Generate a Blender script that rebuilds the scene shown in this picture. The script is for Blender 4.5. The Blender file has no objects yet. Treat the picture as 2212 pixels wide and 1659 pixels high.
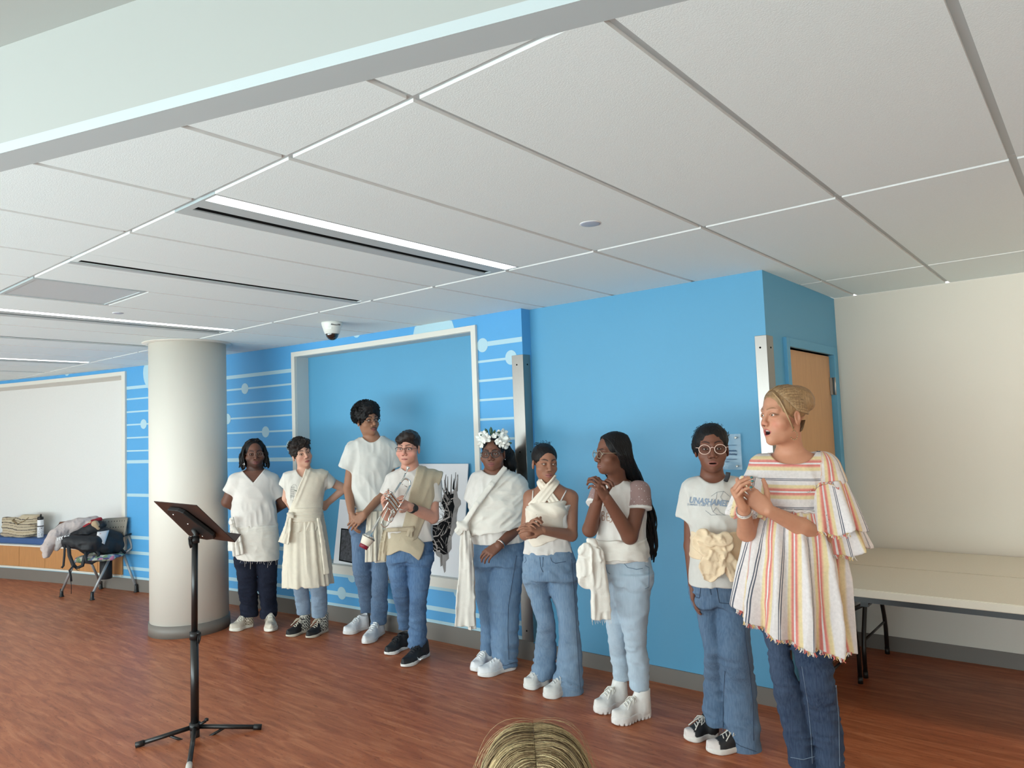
import bpy, bmesh, math, random, os
import numpy as np
from mathutils import Matrix, Vector

S = bpy.context.scene
COL = S.collection
PI = math.pi

# ------------------------------------------------------------------ camera
F_PX, IMG_W, IMG_H = 1561.6, 2212.0, 1659.0
CAM_Z = 1.60
def _camera_axes():
    vx = np.array([-790. - IMG_W/2, -(1001. - IMG_H/2), -F_PX])   # direction of the back wall (to the left)
    vy = np.array([2397. - IMG_W/2, -(883. - IMG_H/2), -F_PX])    # direction into the wall
    ex = -vx/np.linalg.norm(vx)
    ey = vy/np.linalg.norm(vy)
    ey = ey - ex*(ex@ey); ey /= np.linalg.norm(ey)
    return np.array([ex, ey, np.cross(ex, ey)])
CR = _camera_axes()
CAM = np.array([0, 0, CAM_Z])
cam_d = bpy.data.cameras.new('camera')
cam_d.sensor_width = 36.0
cam_d.lens = F_PX/IMG_W*36.0
cam_d.clip_start = 0.05
cam = bpy.data.objects.new('camera', cam_d)
M4 = Matrix.Identity(4)
for i in range(3):
    for j in range(3):
        M4[i][j] = CR[i][j]
M4.translation = CAM
cam.matrix_world = M4
COL.objects.link(cam)
S.camera = cam

# ------------------------------------------------------------------ world, light, exposure
S.view_settings.view_transform = 'Standard'
S.view_settings.look = 'None'
S.view_settings.gamma = 1.0
S.view_settings.use_curve_mapping = False
S.view_settings.exposure = 0.0
W = bpy.data.worlds.new('daylight')
S.world = W
W.use_nodes = True
_nt = W.node_tree
_bg = _nt.nodes['Background']
_geo = _nt.nodes.new('ShaderNodeTexCoord')
_sep = _nt.nodes.new('ShaderNodeSeparateXYZ')
_cr = _nt.nodes.new('ShaderNodeValToRGB')
_nt.links.new(_geo.outputs['Generated'], _sep.inputs[0])
_mr = _nt.nodes.new('ShaderNodeMapRange'); _mr.inputs[1].default_value = -1; _mr.inputs[2].default_value = 1
_nt.links.new(_sep.outputs['Z'], _mr.inputs[0])
_nt.links.new(_mr.outputs[0], _cr.inputs[0])
_cr.color_ramp.elements[0].position = 0.40; _cr.color_ramp.elements[0].color = (0.70, 0.74, 0.72, 1)   # sunlit ground outside
_cr.color_ramp.elements[1].position = 0.56; _cr.color_ramp.elements[1].color = (0.96, 0.97, 0.96, 1)   # bright hazy sky
_nt.links.new(_cr.outputs[0], _bg.inputs[0])
_bg.inputs[1].default_value = 2.0

def area(name, loc, target, sx, sy, power, color=(1, 1, 1)):
    d = bpy.data.lights.new(name, 'AREA'); d.shape = 'RECTANGLE'; d.size = sx; d.size_y = sy
    d.energy = power; d.color = color
    o = bpy.data.objects.new(name, d); COL.objects.link(o)
    o.location = loc
    o.rotation_euler = (Vector(target)-Vector(loc)).to_track_quat('-Z', 'Y').to_euler()
    return o
# daylight through the window wall behind the viewer, stronger from the left
area('daylight_window_left', (-6.6, -4.3, 1.55), (-6.2, 3.0, 1.25), 5.5, 2.3, 105, (1.0, 0.955, 0.90))
area('daylight_window_right', (-1.0, -4.3, 1.55), (-1.2, 4.0, 1.3), 3.0, 2.3, 36, (1.0, 0.955, 0.90))
# warm lamp over the right-hand bay, beyond the frame
area('warm_lamp_right', (1.2, 3.6, 2.42), (0.5, 5.2, 1.0), 0.9, 0.5, 34, (1.0, 0.84, 0.64))
# added area light near the floor, unseen, to brighten the ceiling from below
area('ceiling_fill_uplight', (-4.2, -2.7, 0.06), (-4.2, -0.2, 3.0), 11.0, 3.0, 980, (0.75, 1.0, 1.05))

# ------------------------------------------------------------------ helpers
def lin(c):
    c = np.asarray(c, float)/255.0
    return np.where(c <= 0.04045, c/12.92, ((c+0.055)/1.055)**2.4)
def rgba(c): return tuple(float(x) for x in lin(c)) + (1.0,)

def tag(o, label=None, cat=None, group=None, kind=None):
    if label: o['label'] = label
    if cat: o['category'] = cat
    if group: o['group'] = group
    if kind: o['kind'] = kind
    return o

def empty(name, loc=(0, 0, 0), rotz=0.0, label=None, cat=None, group=None):
    o = bpy.data.objects.new(name, None); COL.objects.link(o)
    o.location = loc; o.rotation_euler = (0, 0, rotz); o.empty_display_size = 0.1
    return tag(o, label, cat, group)

MATS = {}
def mat(name, color, rough=0.6, metal=0.0, vary=0.0, vscale=8.0, bump=0.0, bscale=200.0, stretch=(1, 1, 1), spec=0.5, coat=0.0, sheen=0.0, attr=False, trans=0.0, detail=4.0):
    if name in MATS: return MATS[name]
    m = bpy.data.materials.new(name); m.use_nodes = True
    nt = m.node_tree; b = nt.nodes['Principled BSDF']
    c = rgba(color)
    b.inputs['Base Color'].default_value = c
    b.inputs['Roughness'].default_value = rough
    b.inputs['Metallic'].default_value = metal
    b.inputs['Specular IOR Level'].default_value = spec
    b.inputs['Coat Weight'].default_value = coat
    b.inputs['Sheen Weight'].default_value = sheen
    b.inputs['Transmission Weight'].default_value = trans
    src = None
    if attr:
        a = nt.nodes.new('ShaderNodeVertexColor'); a.layer_name = 'Col'
        src = a.outputs['Color']
        nt.links.new(src, b.inputs['Base Color'])
    if vary > 0 or bump > 0:
        tc = nt.nodes.new('ShaderNodeTexCoord'); mp = nt.nodes.new('ShaderNodeMapping')
        mp.inputs['Scale'].default_value = stretch
        nt.links.new(tc.outputs['Object'], mp.inputs[0])
    if vary > 0:
        n = nt.nodes.new('ShaderNodeTexNoise'); n.inputs['Scale'].default_value = vscale; n.inputs['Detail'].default_value = detail
        nt.links.new(mp.outputs[0], n.inputs['Vector'])
        mr = nt.nodes.new('ShaderNodeMapRange'); mr.inputs[1].default_value = 0.3; mr.inputs[2].default_value = 0.7
        mr.inputs[3].default_value = 1-vary; mr.inputs[4].default_value = 1+vary
        nt.links.new(n.outputs['Fac'], mr.inputs[0])
        mx = nt.nodes.new('ShaderNodeVectorMath'); mx.operation = 'SCALE'
        if src is None: mx.inputs[0].default_value = c[:3]
        else: nt.links.new(src, mx.inputs[0])
        nt.links.new(mr.outputs[0], mx.inputs['Scale'])
        nt.links.new(mx.outputs[0], b.inputs['Base Color'])
    if bump > 0:
        n2 = nt.nodes.new('ShaderNodeTexNoise'); n2.inputs['Scale'].default_value = bscale; n2.inputs['Detail'].default_value = 3
        nt.links.new(mp.outputs[0], n2.inputs['Vector'])
        bp = nt.nodes.new('ShaderNodeBump'); bp.inputs['Strength'].default_value = bump; bp.inputs['Distance'].default_value = 0.004
        nt.links.new(n2.outputs['Fac'], bp.inputs['Height'])
        nt.links.new(bp.outputs[0], b.inputs['Normal'])
    MATS[name] = m
    return m

def emit(name, color, strength):
    m = bpy.data.materials.new(name); m.use_nodes = True
    b = m.node_tree.nodes['Principled BSDF']
    b.inputs['Base Color'].default_value = (0.9, 0.9, 0.9, 1)
    b.inputs['Emission Color'].default_value = rgba(color); b.inputs['Emission Strength'].default_value = strength
    return m

class MB:
    """collects faces, builds ONE mesh object"""
    def __init__(s): s.v = []; s.f = []; s.m = []; s.sm = []
    def add(s, vs, fs, mi=0, smooth=False):
        o = len(s.v); s.v += [tuple(map(float, p)) for p in vs]
        for f in fs: s.f.append(tuple(o+i for i in f)); s.m.append(mi); s.sm.append(smooth)
        return s
    def box(s, lo, hi, mi=0, M=None):
        (a, b, c), (d, e, g) = lo, hi
        vs = [(a,b,c),(d,b,c),(d,e,c),(a,e,c),(a,b,g),(d,b,g),(d,e,g),(a,e,g)]
        if M is not None: vs = [tuple(M @ Vector(p)) for p in vs]
        return s.add(vs, [(0,3,2,1),(4,5,6,7),(0,1,5,4),(1,2,6,5),(2,3,7,6),(3,0,4,7)], mi)
    def prism(s, poly, z0, z1, mi=0):
        n = len(poly)
        vs = [(x,y,z0) for x,y in poly]+[(x,y,z1) for x,y in poly]
        fs = [tuple(reversed(range(n))), tuple(range(n,2*n))]+[(i,(i+1)%n,n+(i+1)%n,n+i) for i in range(n)]
        return s.add(vs, fs, mi)
    def rings(s, rings, mi=0, caps=True, smooth=True, closed=False):
        n = len(rings[0]); o = []
        vs = [p for r in rings for p in r]; fs = []
        for k in range(len(rings)-1 + (1 if closed else 0)):
            a, b = k*n, ((k+1) % len(rings))*n
            for i in range(n):
                j = (i+1) % n
                fs.append((a+i, a+j, b+j, b+i))
        if caps and not closed:
            fs.append(tuple(reversed(range(n)))); fs.append(tuple(range((len(rings)-1)*n, len(rings)*n)))
        return s.add(vs, fs, mi, smooth)
    def tube(s, pts, r, n=8, mi=0, caps=True, closed=False, flat=1.0, up=(0, 0, 1)):
        pts = [np.array(p, float) for p in pts]; R = []
        rr = r if hasattr(r, '__len__') else [r]*len(pts)
        N = len(pts)
        prev = None
        for i, p in enumerate(pts):
            if closed: t = pts[(i+1) % N]-pts[i-1]
            else: t = pts[min(i+1, N-1)]-pts[max(i-1, 0)]
            t = t/(np.linalg.norm(t)+1e-12)
            a = np.array(up, float) if prev is None else prev
            a = a - t*(a@t)
            if np.linalg.norm(a) < 1e-4:
                a = np.array([1., 0, 0]); a = a - t*(a@t)
            a /= np.linalg.norm(a); prev = a; b = np.cross(t, a)
            R.append([p + rr[i]*(math.cos(q)*a*flat + math.sin(q)*b) for q in [2*PI*k/n for k in range(n)]])
        return s.rings(R, mi, caps, True, closed)
    def lathe(s, prof, n=24, mi=0, M=None, c=(0, 0, 0)):
        R = []
        for r, z in prof:
            ring = [Vector((c[0]+r*math.cos(2*PI*k/n), c[1]+r*math.sin(2*PI*k/n), c[2]+z)) for k in range(n)]
            if M is not None: ring = [M @ p for p in ring]
            R.append([tuple(p) for p in ring])
        return s.rings(R, mi)
    def build(s, name, mats, parent=None, smooth=None, bevel=0.0, loc=None):
        me = bpy.data.meshes.new(name); me.from_pydata(s.v, [], s.f)
        if not isinstance(mats, (list, tuple)): mats = [mats]
        for m in mats: me.materials.append(m)
        if len(mats) > 1: me.polygons.foreach_set('material_index', s.m)
        sm = s.sm if smooth is None else [smooth]*len(s.f)
        me.polygons.foreach_set('use_smooth', sm)
        me.validate(); me.update()
        o = bpy.data.objects.new(name, me); COL.objects.link(o)
        if parent is not None: o.parent = parent
        if loc is not None: o.location = loc
        if bevel > 0:
            b = o.modifiers.new('bevel', 'BEVEL'); b.width = bevel; b.segments = 2; b.limit_method = 'ANGLE'; b.angle_limit = 0.7
        return o

def ray(u, v):
    return CR @ np.array([u-IMG_W/2, -(v-IMG_H/2), -F_PX])
def dup(o, parent=None):
    c = o.copy(); COL.objects.link(c)
    if parent is not None: c.parent = parent
    return c
# ------------------------------------------------------------------ materials of the room
M_A = mat('mural_blue_paint', (84, 162, 216), 0.55, vary=0.015, vscale=3, bump=0.12, bscale=400)
M_B = mat('sky_blue_paint', (86, 156, 194), 0.5, vary=0.012, vscale=2, bump=0.12, bscale=400)
M_STRIPE = mat('pale_mural_paint', (176, 208, 220), 0.55)
M_WHITE = mat('white_wall_paint', (218, 213, 203), 0.6, vary=0.01, vscale=2, bump=0.12, bscale=350)
M_TRIM = mat('warm_white_trim', (222, 218, 208), 0.4)
M_REVEAL = mat('grey_reveal_paint', (202, 206, 204), 0.5)
M_TILE = mat('mineral_fibre_tile', (232, 243, 244), 0.85, vary=0.022, vscale=160, bump=0.22, bscale=260)
M_TEDGE = mat('painted_tile_edge', (240, 240, 238), 0.5)
M_GRID = mat('grid_metal_white', (186, 196, 198), 0.45)
M_FASCIA = mat('fascia_paint', (166, 168, 164), 0.55)
M_DARK = mat('dark_slot', (5, 5, 6), 0.9, spec=.1)
M_BASE = mat('rubber_baseboard_grey', (118, 112, 106), 0.5, bump=0.05, bscale=80)
M_STEEL = mat('brushed_stainless', (150, 148, 144), 0.33, 1.0, vary=0.05, vscale=30, stretch=(60, 60, 1))
M_WOOD = mat('maple_veneer', (188, 134, 84), 0.45, vary=0.10, vscale=14, stretch=(9, 9, 0.5))
M_DOOR = mat('door_maple_veneer', (192, 146, 100), 0.42, vary=0.07, vscale=12, stretch=(8, 8, 0.5))
M_BLACK = mat('black_plastic', (24, 23, 24), 0.45)
M_BLACKM = mat('black_powder_coat', (20, 20, 21), 0.35, spec=0.6)
M_PANEL = mat('white_panel', (226, 226, 224), 0.55, vary=0.012, vscale=60)

def floor_mat():
    m = bpy.data.materials.new('wood_look_vinyl'); m.use_nodes = True
    nt = m.node_tree; L = nt.links; b = nt.nodes['Principled BSDF']
    tc = nt.nodes.new('ShaderNodeTexCoord')
    def noise(sx, sy, sc, det, rot=0.0, dist=0.0):
        mp = nt.nodes.new('ShaderNodeMapping'); mp.inputs['Scale'].default_value = (sx, sy, 1); mp.inputs['Rotation'].default_value = (0, 0, rot)
        L.new(tc.outputs['Object'], mp.inputs[0])
        n = nt.nodes.new('ShaderNodeTexNoise'); n.inputs['Scale'].default_value = sc; n.inputs['Detail'].default_value = det
        n.inputs['Distortion'].default_value = dist
        L.new(mp.outputs[0], n.inputs['Vector']); return n.outputs['Fac']
    cr = nt.nodes.new('ShaderNodeValToRGB'); L.new(noise(0.8, 6.0, 4.0, 7, 0.06, 0.8), cr.inputs[0])
    e = cr.color_ramp.elements; e[0].position = 0.30; e[0].color = rgba((152, 82, 52)); e[1].position = 0.72; e[1].color = rgba((196, 124, 86))
    k = cr.color_ramp.elements.new(0.5); k.color = rgba((174, 100, 64))
    # fine dark flecks along the grain
    cf = nt.nodes.new('ShaderNodeValToRGB'); L.new(noise(2.6, 15.0, 5.5, 6, 0.05, 1.6), cf.inputs[0])
    cf.color_ramp.elements[0].position = 0.28; cf.color_ramp.elements[0].color = (0.58, 0.52, 0.50, 1)
    cf.color_ramp.elements[1].position = 0.42; cf.color_ramp.elements[1].color = (1, 1, 1, 1)
    mx = nt.nodes.new('ShaderNodeMix'); mx.data_type = 'RGBA'; mx.blend_type = 'MULTIPLY'; mx.inputs[0].default_value = 1.0
    L.new(cr.outputs[0], mx.inputs[6]); L.new(cf.outputs[0], mx.inputs[7])
    # faint strip to strip change of tone
    br = nt.nodes.new('ShaderNodeTexBrick'); br.inputs['Scale'].default_value = 1.0
    br.inputs['Brick Width'].default_value = 1.2; br.inputs['Row Height'].default_value = 0.145; br.inputs['Mortar Size'].default_value = 0.0012
    br.inputs['Color1'].default_value = (0.90, 0.90, 0.90, 1); br.inputs['Color2'].default_value = (1.06, 1.05, 1.04, 1); br.inputs['Mortar'].default_value = (0.8, 0.78, 0.78, 1)
    L.new(tc.outputs['Object'], br.inputs['Vector'])
    m2 = nt.nodes.new('ShaderNodeMix'); m2.data_type = 'RGBA'; m2.blend_type = 'MULTIPLY'; m2.inputs[0].default_value = 0.8
    L.new(mx.outputs[2], m2.inputs[6]); L.new(br.outputs['Color'], m2.inputs[7])
    L.new(m2.outputs[2], b.inputs['Base Color'])
    b.inputs['Roughness'].default_value = 0.42; b.inputs['Specular IOR Level'].default_value = 0.38
    bp = nt.nodes.new('ShaderNodeBump'); bp.inputs['Strength'].default_value = 0.10; bp.inputs['Distance'].default_value = 0.002
    L.new(cf.outputs[0], bp.inputs['Height']); L.new(bp.outputs[0], b.inputs['Normal'])
    return m

def struct(o): o['kind'] = 'structure'; return o

# ------------------------------------------------------------------ the room
ZC = 2.474                      # underside of the ceiling tiles
RA, XA, YA0 = 28.0, -3.2, 4.02  # the mural wall is a slow arc
YB, XR, YW = 4.119, -1.49, 5.53 # flat blue wall, its return, the white wall
XL = -12.0
CTR = np.array([XA, YA0-RA])
def apt(x, off=0.0, z=0.0):
    y = CTR[1] + math.sqrt(RA*RA-(x-XA)**2)
    d = np.array([x, y])-CTR; d /= np.linalg.norm(d)
    p = CTR + d*(RA+off)
    return (p[0], p[1], z)
def onA(u, v, off=0.0):
    d = ray(u, v); o = CAM[:2]-CTR
    a = d[:2]@d[:2]; b = 2*(o@d[:2]); c = o@o-(RA+off)**2
    return CAM + d*((-b+math.sqrt(b*b-4*a*c))/(2*a))
def curved(mb, x0, x1, o0, o1, z0, z1, mi=0, step=0.25):
    n = max(1, int(math.ceil(abs(x1-x0)/step)))
    xs = [x0+(x1-x0)*i/n for i in range(n+1)]
    vs = []
    for x in xs: vs += [apt(x, o0, z0), apt(x, o1, z0), apt(x, o1, z1), apt(x, o0, z1)]
    fs = [(0, 1, 2, 3), (4*n, 4*n+3, 4*n+2, 4*n+1)]
    for i in range(n):
        a, b = 4*i, 4*i+4
        for k in range(4):
            fs.append((a+k, b+k, b+(k+1) % 4, a+(k+1) % 4))
    mb.add(vs, fs, mi); return mb

fl = MB().box((XL-0.5, -4.5, -0.06), (2.6, 6.0, 0.0)).build('floor', floor_mat()); struct(fl)

# niches: 1 = left window seat (opens beyond the frame), 2 = display recess
N1X, N1Z0, N1Z1, N1D = -8.575, 0.43, 2.388, 0.34
N2L, N2R, N2Z0, N2Z1, N2D = -5.80, -3.675, 0.496, 2.362, 0.14
w = MB()
T = 0.12
curved(w, XA-0.006, N2R, 0, T, 0, ZC)
curved(w, N2R, N2L, 0, T, 0, N2Z0); curved(w, N2R, N2L, 0, T, N2Z1, ZC)
curved(w, N2L, N1X, 0, T, 0, ZC)
curved(w, N1X, XL, 0, T, 0, N1Z0); curved(w, N1X, XL, 0, T, N1Z1, ZC)
wl = struct(w.build('wall_left', M_A))
struct(MB().box((XA-0.1, YA0+0.12, 0), (XA, YB+0.05, ZC)).box((XA-0.012, YA0, 0), (XA, YA0+0.12, ZC)).build('wall_left_return', M_A))
# recess back and reveals
r = MB(); curved(r, N2R+0.02, N2L-0.02, N2D, N2D+0.03, N2Z0-0.02, N2Z1+0.02); r.build('recess_back', M_B, wl)
r = MB(); curved(r, N2L+0.002, N2L-0.012, 0.001, N2D, N2Z0, N2Z1); curved(r, N2R+0.012, N2R-0.002, 0.001, N2D, N2Z0, N2Z1)
curved(r, N2R, N2L, 0.001, N2D, N2Z1-0.002, N2Z1+0.012); curved(r, N2R, N2L, 0.001, N2D, N2Z0-0.012, N2Z0+0.002); r.build('recess_reveal', M_REVEAL, wl)
r = MB(); curved(r, N1X+0.02, XL, N1D, N1D+0.03, N1Z0-0.02, N1Z1+0.02); r.build('seat_recess_panel', M_PANEL, wl)
r = MB(); curved(r, N1X+0.012, N1X-0.002, 0.001, N1D, N1Z0, N1Z1); curved(r, N1X, XL, 0.001, N1D, N1Z1-0.002, N1Z1+0.012); curved(r, N1X, XL, 0.001, N1D, N1Z0-0.02, N1Z0+0.002)
r.build('seat_recess_reveal', M_TRIM, wl)
# painted mural: stripes and discs, thin paint film pieces on the arc
def stripe(x0, x1, z, h):
    curved(MB(), x0, x1, -0.0018, 0.001, z-h/2, z+h/2).build('painted_stripe', M_STRIPE, wl)
def dot(x, z, r, zlo=0, zhi=ZC, xlo=-99, xhi=99):
    n = 28; ps = [(min(max(x+r*math.cos(2*PI*k/n), xlo), xhi), min(max(z+r*math.sin(2*PI*k/n), zlo), zhi)) for k in range(n)]
    vs = [apt(px, -0.0026, pz) for px, pz in ps]+[apt(px, 0.001, pz) for px, pz in ps]
    MB().add(vs, [tuple(range(n)), tuple(reversed(range(n, 2*n)))]+[(i, n+i, n+(i+1) % n, (i+1) % n) for i in range(n)]).build('painted_dot', M_STRIPE, wl)
F2L, F2R, F1R = -5.845, -3.628, -8.512
for z, h in ((2.240, .035), (2.113, .018), (1.969, .018), (1.825, .017), (1.680, .017), (1.534, .017), (1.413, .036)):
    stripe(F2L, F1R, z, h)
    stripe(-3.57 if z > 2.2 else F2R, XA, z+0.012, h)
stripe(F2L, F1R, 1.045, .034)
for z, h in ((0.583, .036), (0.415, .034)):
    stripe(F2L, F1R, z, h)
stripe(F2R, XA, 1.045, .034); stripe(F2R, XA, 0.583, .036)
stripe(XA, F2L, 0.404, .032); stripe(XA, F1R-0.06, 0.243, .034)
stripe(XA, XL, 0.143, .024)
for x, z in ((-6.554, 2.113), (-6.83, 1.825), (-6.254, 1.678), (-5.905, 1.534), (-8.215, 1.825), (-3.577, 2.247), (-3.308, 2.13)):
    dot(x, z, 0.053, xhi=XA, xlo=F2L-0.4 if False else -99)
dot(-5.247, 0.249, 0.054); dot(-5.115, 0.405, 0.052, zhi=0.418); dot(-3.90, 0.395, 0.05, zhi=0.418)
dot(-4.083, 2.37, 0.226, zlo=2.402); dot(-7.99, 2.39, 0.228); dot(-4.984, 2.506, 0.05); dot(-9.6, 2.506, 0.05)
# frames of the recesses
def part(mb, name, m, parent, **k): return mb.build(name, m, parent, **k)
t2 = struct(empty('trim_2'))
p = -0.022
part(curved(MB(), N2L, F2L, p, 0.001, 0.42, 2.405), 'frame_rail', M_TRIM, t2)
part(curved(MB(), F2R, N2R, p, 0.001, 0.42, 2.405), 'frame_rail', M_TRIM, t2)
part(curved(MB(), N2R, N2L, p, 0.001, N2Z1, 2.405), 'frame_rail', M_TRIM, t2)
part(curved(MB(), F2R+0.004, F2L-0.004, p-0.02, 0.001, 0.422, N2Z0), 'frame_sill', M_TRIM, t2)
t1 = struct(empty('trim_1'))
part(curved(MB(), F1R, N1X, p, 0.001, 0.44, 2.432), 'frame_rail', M_TRIM, t1)
part(curved(MB(), N1X, XL, p, 0.001, N1Z1, 2.432), 'frame_rail', M_TRIM, t1)

# flat blue wall, return with door opening, white wall and the sides that are not in view
struct(MB().box((XA, YB, 0), (XR-0.12, YB+0.12, ZC)).build('wall_back', M_B))
DY0, DY1, DZ = 4.455, 5.372, 2.05
sd = MB()
sd.box((XR-0.12, YB, 0), (XR, DY0, ZC)).box((XR-0.12, DY1, 0), (XR, YW, ZC)).box((XR-0.12, DY0, DZ), (XR, DY1, ZC))
struct(sd.build('wall_side', M_B))
struct(MB().box((XR-0.12, YW, 0), (2.6, YW+0.12, ZC)).build('wall_right', M_WHITE))
struct(MB().box((2.5, -4.5, 0), (2.62, YW, 3.0)).build('wall_end', M_WHITE))
struct(MB().box((XL-0.6, -4.5, 0), (XL-0.5, 3.6, 3.0)).build('wall_far_left', M_WHITE))
# window wall behind the viewer: sill, head and mullions, open to the daylight
wf = MB().box((XL-0.5, -4.5, 0), (2.6, -4.38, 0.35)).box((XL-0.5, -4.5, 2.75), (2.6, -4.38, 3.0))
for k in range(9): wf.box((XL-0.4+1.8*k, -4.48, 0.35), (XL-0.32+1.8*k, -4.40, 2.75))
struct(wf.build('wall_front', M_TRIM))

# door in the return
d1 = struct(empty('door_1', (XR, DY0, 0)))
fr = MB().box((-0.09, -0.058, 0), (0.022, 0.0, DZ+0.055)).box((-0.09, DY1-DY0, 0), (0.022, DY1-DY0+0.055, DZ+0.055)).box((-0.09, 0, DZ), (0.022, DY1-DY0, DZ+0.055))
fr.build('door_frame', M_B, d1, bevel=0.003)
MB().box((-0.060, 0.004, 0.008), (-0.016, DY1-DY0-0.004, DZ-0.008)).build('door_leaf', M_DOOR, d1)
for z in (1.83, 1.05, 0.25):
    h = MB().box((-0.014, DY1-DY0-0.03, z-0.06), (0.003, DY1-DY0+0.022, z+0.06)).lathe([(0.008, -0.062), (0.009, -0.06), (0.009, 0.06), (0.008, 0.062)], 10, 0, Matrix.Translation((0.012, DY1-DY0+0.004, z)))
    h.build('door_hinge', M_STEEL, d1)
hd = MB().lathe([(0.026, 0), (0.026, 0.008), (0.011, 0.01), (0.011, 0.05)], 16, 0, Matrix.Translation((-0.016, 0.07, 1.0)) @ Matrix.Rotation(PI/2, 4, 'Y'))
hd.tube([(0.03, 0.07, 1.0), (0.034, 0.11, 1.0), (0.034, 0.18, 0.998)], 0.009)
hd.build('door_handle', M_STEEL, d1)

# baseboards
struct(curved(MB(), XA, XL, -0.010, 0.001, 0, 0.131).build('baseboard_left', M_BASE))
struct(MB().box((XA, YB-0.010, 0), (XR+0.009, YB, 0.098)).box((XA, YA0-0.008, 0), (XA+0.010, YB, 0.12)).build('baseboard_back', M_BASE))
struct(MB().box((XR, YB-0.010, 0), (XR+0.010, DY0-0.06, 0.098)).box((XR, DY1+0.056, 0), (XR+0.010, YW, 0.098)).build('baseboard_side', M_BASE))
struct(MB().box((XR, YW-0.010, 0), (2.5, YW, 0.098)).build('baseboard_right', M_BASE))

# stainless corner guards with screws
def guard(name, label, cx, cy, w1, w2, z0, z1):
    g = empty(name, (cx, cy, 0), 0, label, 'corner guard')
    t = 0.004
    MB().box((-w1, -t, z0), (t, -0.0005, z1)).box((0.0005, -t, z0), (t, w2, z1)).build('guard_plate', M_STEEL, g, bevel=0.0015)
    for z in np.linspace(z0+0.07, z1-0.07, 4):
        for (px, py, rot) in ((-w1*0.55, -t, Matrix.Rotation(PI/2, 4, 'X')), (t, w2*0.55, Matrix.Rotation(PI/2, 4, 'Y'))):
            MB().lathe([(0.006, 0), (0.005, 0.002), (0.0, 0.0024)], 10, 0, Matrix.Translation((px, py, z)) @ rot).build('screw', M_DARK, g)
guard('corner_guard', 'stainless steel corner guard left of the flat blue wall, behind girl with flower crown', XA, YA0, 0.10, 0.08, 0.128, 2.142)
guard('corner_guard', 'stainless steel corner guard beside the wooden door, behind the woman in the striped tunic', XR, YB, 0.066, 0.10, 0.1, 2.096)

# column
CX, CY, CRAD = -6.247, 3.095, 0.315
co = MB().lathe([(CRAD, 0), (CRAD, ZC)], 64).build('column', M_WHITE, None, loc=(CX, CY, 0))
struct(co)
MB().lathe([(CRAD, 0), (CRAD+0.011, 0), (CRAD+0.009, 0.1), (CRAD, 0.1)], 64).build('column_base', M_BASE, co)
MB().lathe([(CRAD, ZC-0.012), (CRAD+0.05, ZC-0.004), (CRAD+0.052, ZC-0.0005), (CRAD, ZC-0.0005)], 64).build('column_collar', M_TRIM, co)

# ------------------------------------------------------------------ ceiling
GX0, GDX, ROWS = -2.49, 0.573, (-0.48, 1.27, 3.008, 4.775, 6.5)
GAP = 0.012
FA, FS = (-2.637, 0.709), 0.3206             # lower edge of the fascia: the grid ends here
def fasc_y(x): return FA[1]+FS*(x-FA[0])
ce = struct(MB().box((XL-0.5, -1.5, ZC+0.035), (2.6, 5.66, ZC+0.06)).build('ceiling', M_GRID))
# the slab must not cover the high part by the windows: cut along the fascia
ce.data.clear_geometry()
_e = 0.055
_v = [(XL-0.5, fasc_y(XL-0.5)+_e), (2.6, fasc_y(2.6)+_e), (2.6, 5.66), (XL-0.5, 5.66)]
_t = MB().prism(_v, ZC+0.035, ZC+0.06); ce.data.from_pydata(_t.v, [], _t.f); ce.data.update()
def clip(poly, off):
    # keep the part on the +y side of the fascia line
    out = []
    f = lambda p: p[1]-(fasc_y(p[0])+off)
    for i in range(len(poly)):
        a, b = poly[i], poly[(i+1) % len(poly)]
        fa, fb = f(a), f(b)
        if fa >= 0: out.append(a)
        if fa*fb < 0:
            t = fa/(fa-fb); out.append((a[0]+t*(b[0]-a[0]), a[1]+t*(b[1]-a[1])))
    return out
def tile(x0, x1, y0, y1):
    poly = clip([(x0, y0), (x1, y0), (x1, y1), (x0, y1)], 0.004)
    if len(poly) < 3: return
    ar = 0.5*abs(sum(poly[i][0]*poly[(i+1) % len(poly)][1]-poly[(i+1) % len(poly)][0]*poly[i][1] for i in range(len(poly))))
    if ar < 0.003: return
    n = len(poly); m = MB()
    vs = [(x, y, ZC) for x, y in poly]+[(x, y, ZC+0.022) for x, y in poly]
    m.add(vs, [tuple(reversed(range(n)))], 0)
    m.add(vs, [(i, (i+1) % n, n+(i+1) % n, n+i) for i in range(n)], 1)
    m.build('ceiling_tile', [M_TILE, M_TEDGE], ce)
FIX = {0: 'light', -5: 'light', -10: 'light', -2: 'slot', -7: 'slot', -12: 'slot'}   # column lines that carry a fixture, in the bay by the window side
for k in range(-17, 9):
    x0, x1 = GX0+GDX*k, GX0+GDX*(k+1)
    if x0 > 2.5: continue
    for r in range(4):
        a, b = ROWS[r]+GAP, ROWS[r+1]-GAP
        if r == 3: b = YW-0.002
        l, rr = x0+GAP, x1-GAP
        if r == 1:
            if k in FIX: l = x0+0.108
            if k+1 in FIX: rr = x1-0.192
        rr = min(rr, 2.49)
        if r == 1 and k == -4:
            tile(l, rr, 1.862, b); continue
        if r == 3 and x0 > XR-0.6:
            tile(max(l, XR+0.002), rr, a, b); continue
        if r == 3 and x1 < XR-0.5: continue
        if r == 2 and x0 < XL+0.3: continue
        tile(l, rr, a, b)
def bar(x0, y0, x1, y1, dz=0.0):
    MB().box((x0, y0, ZC+0.010+dz), (x1, y1, ZC+0.034)).build('grid_bar', M_GRID, ce)
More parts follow.
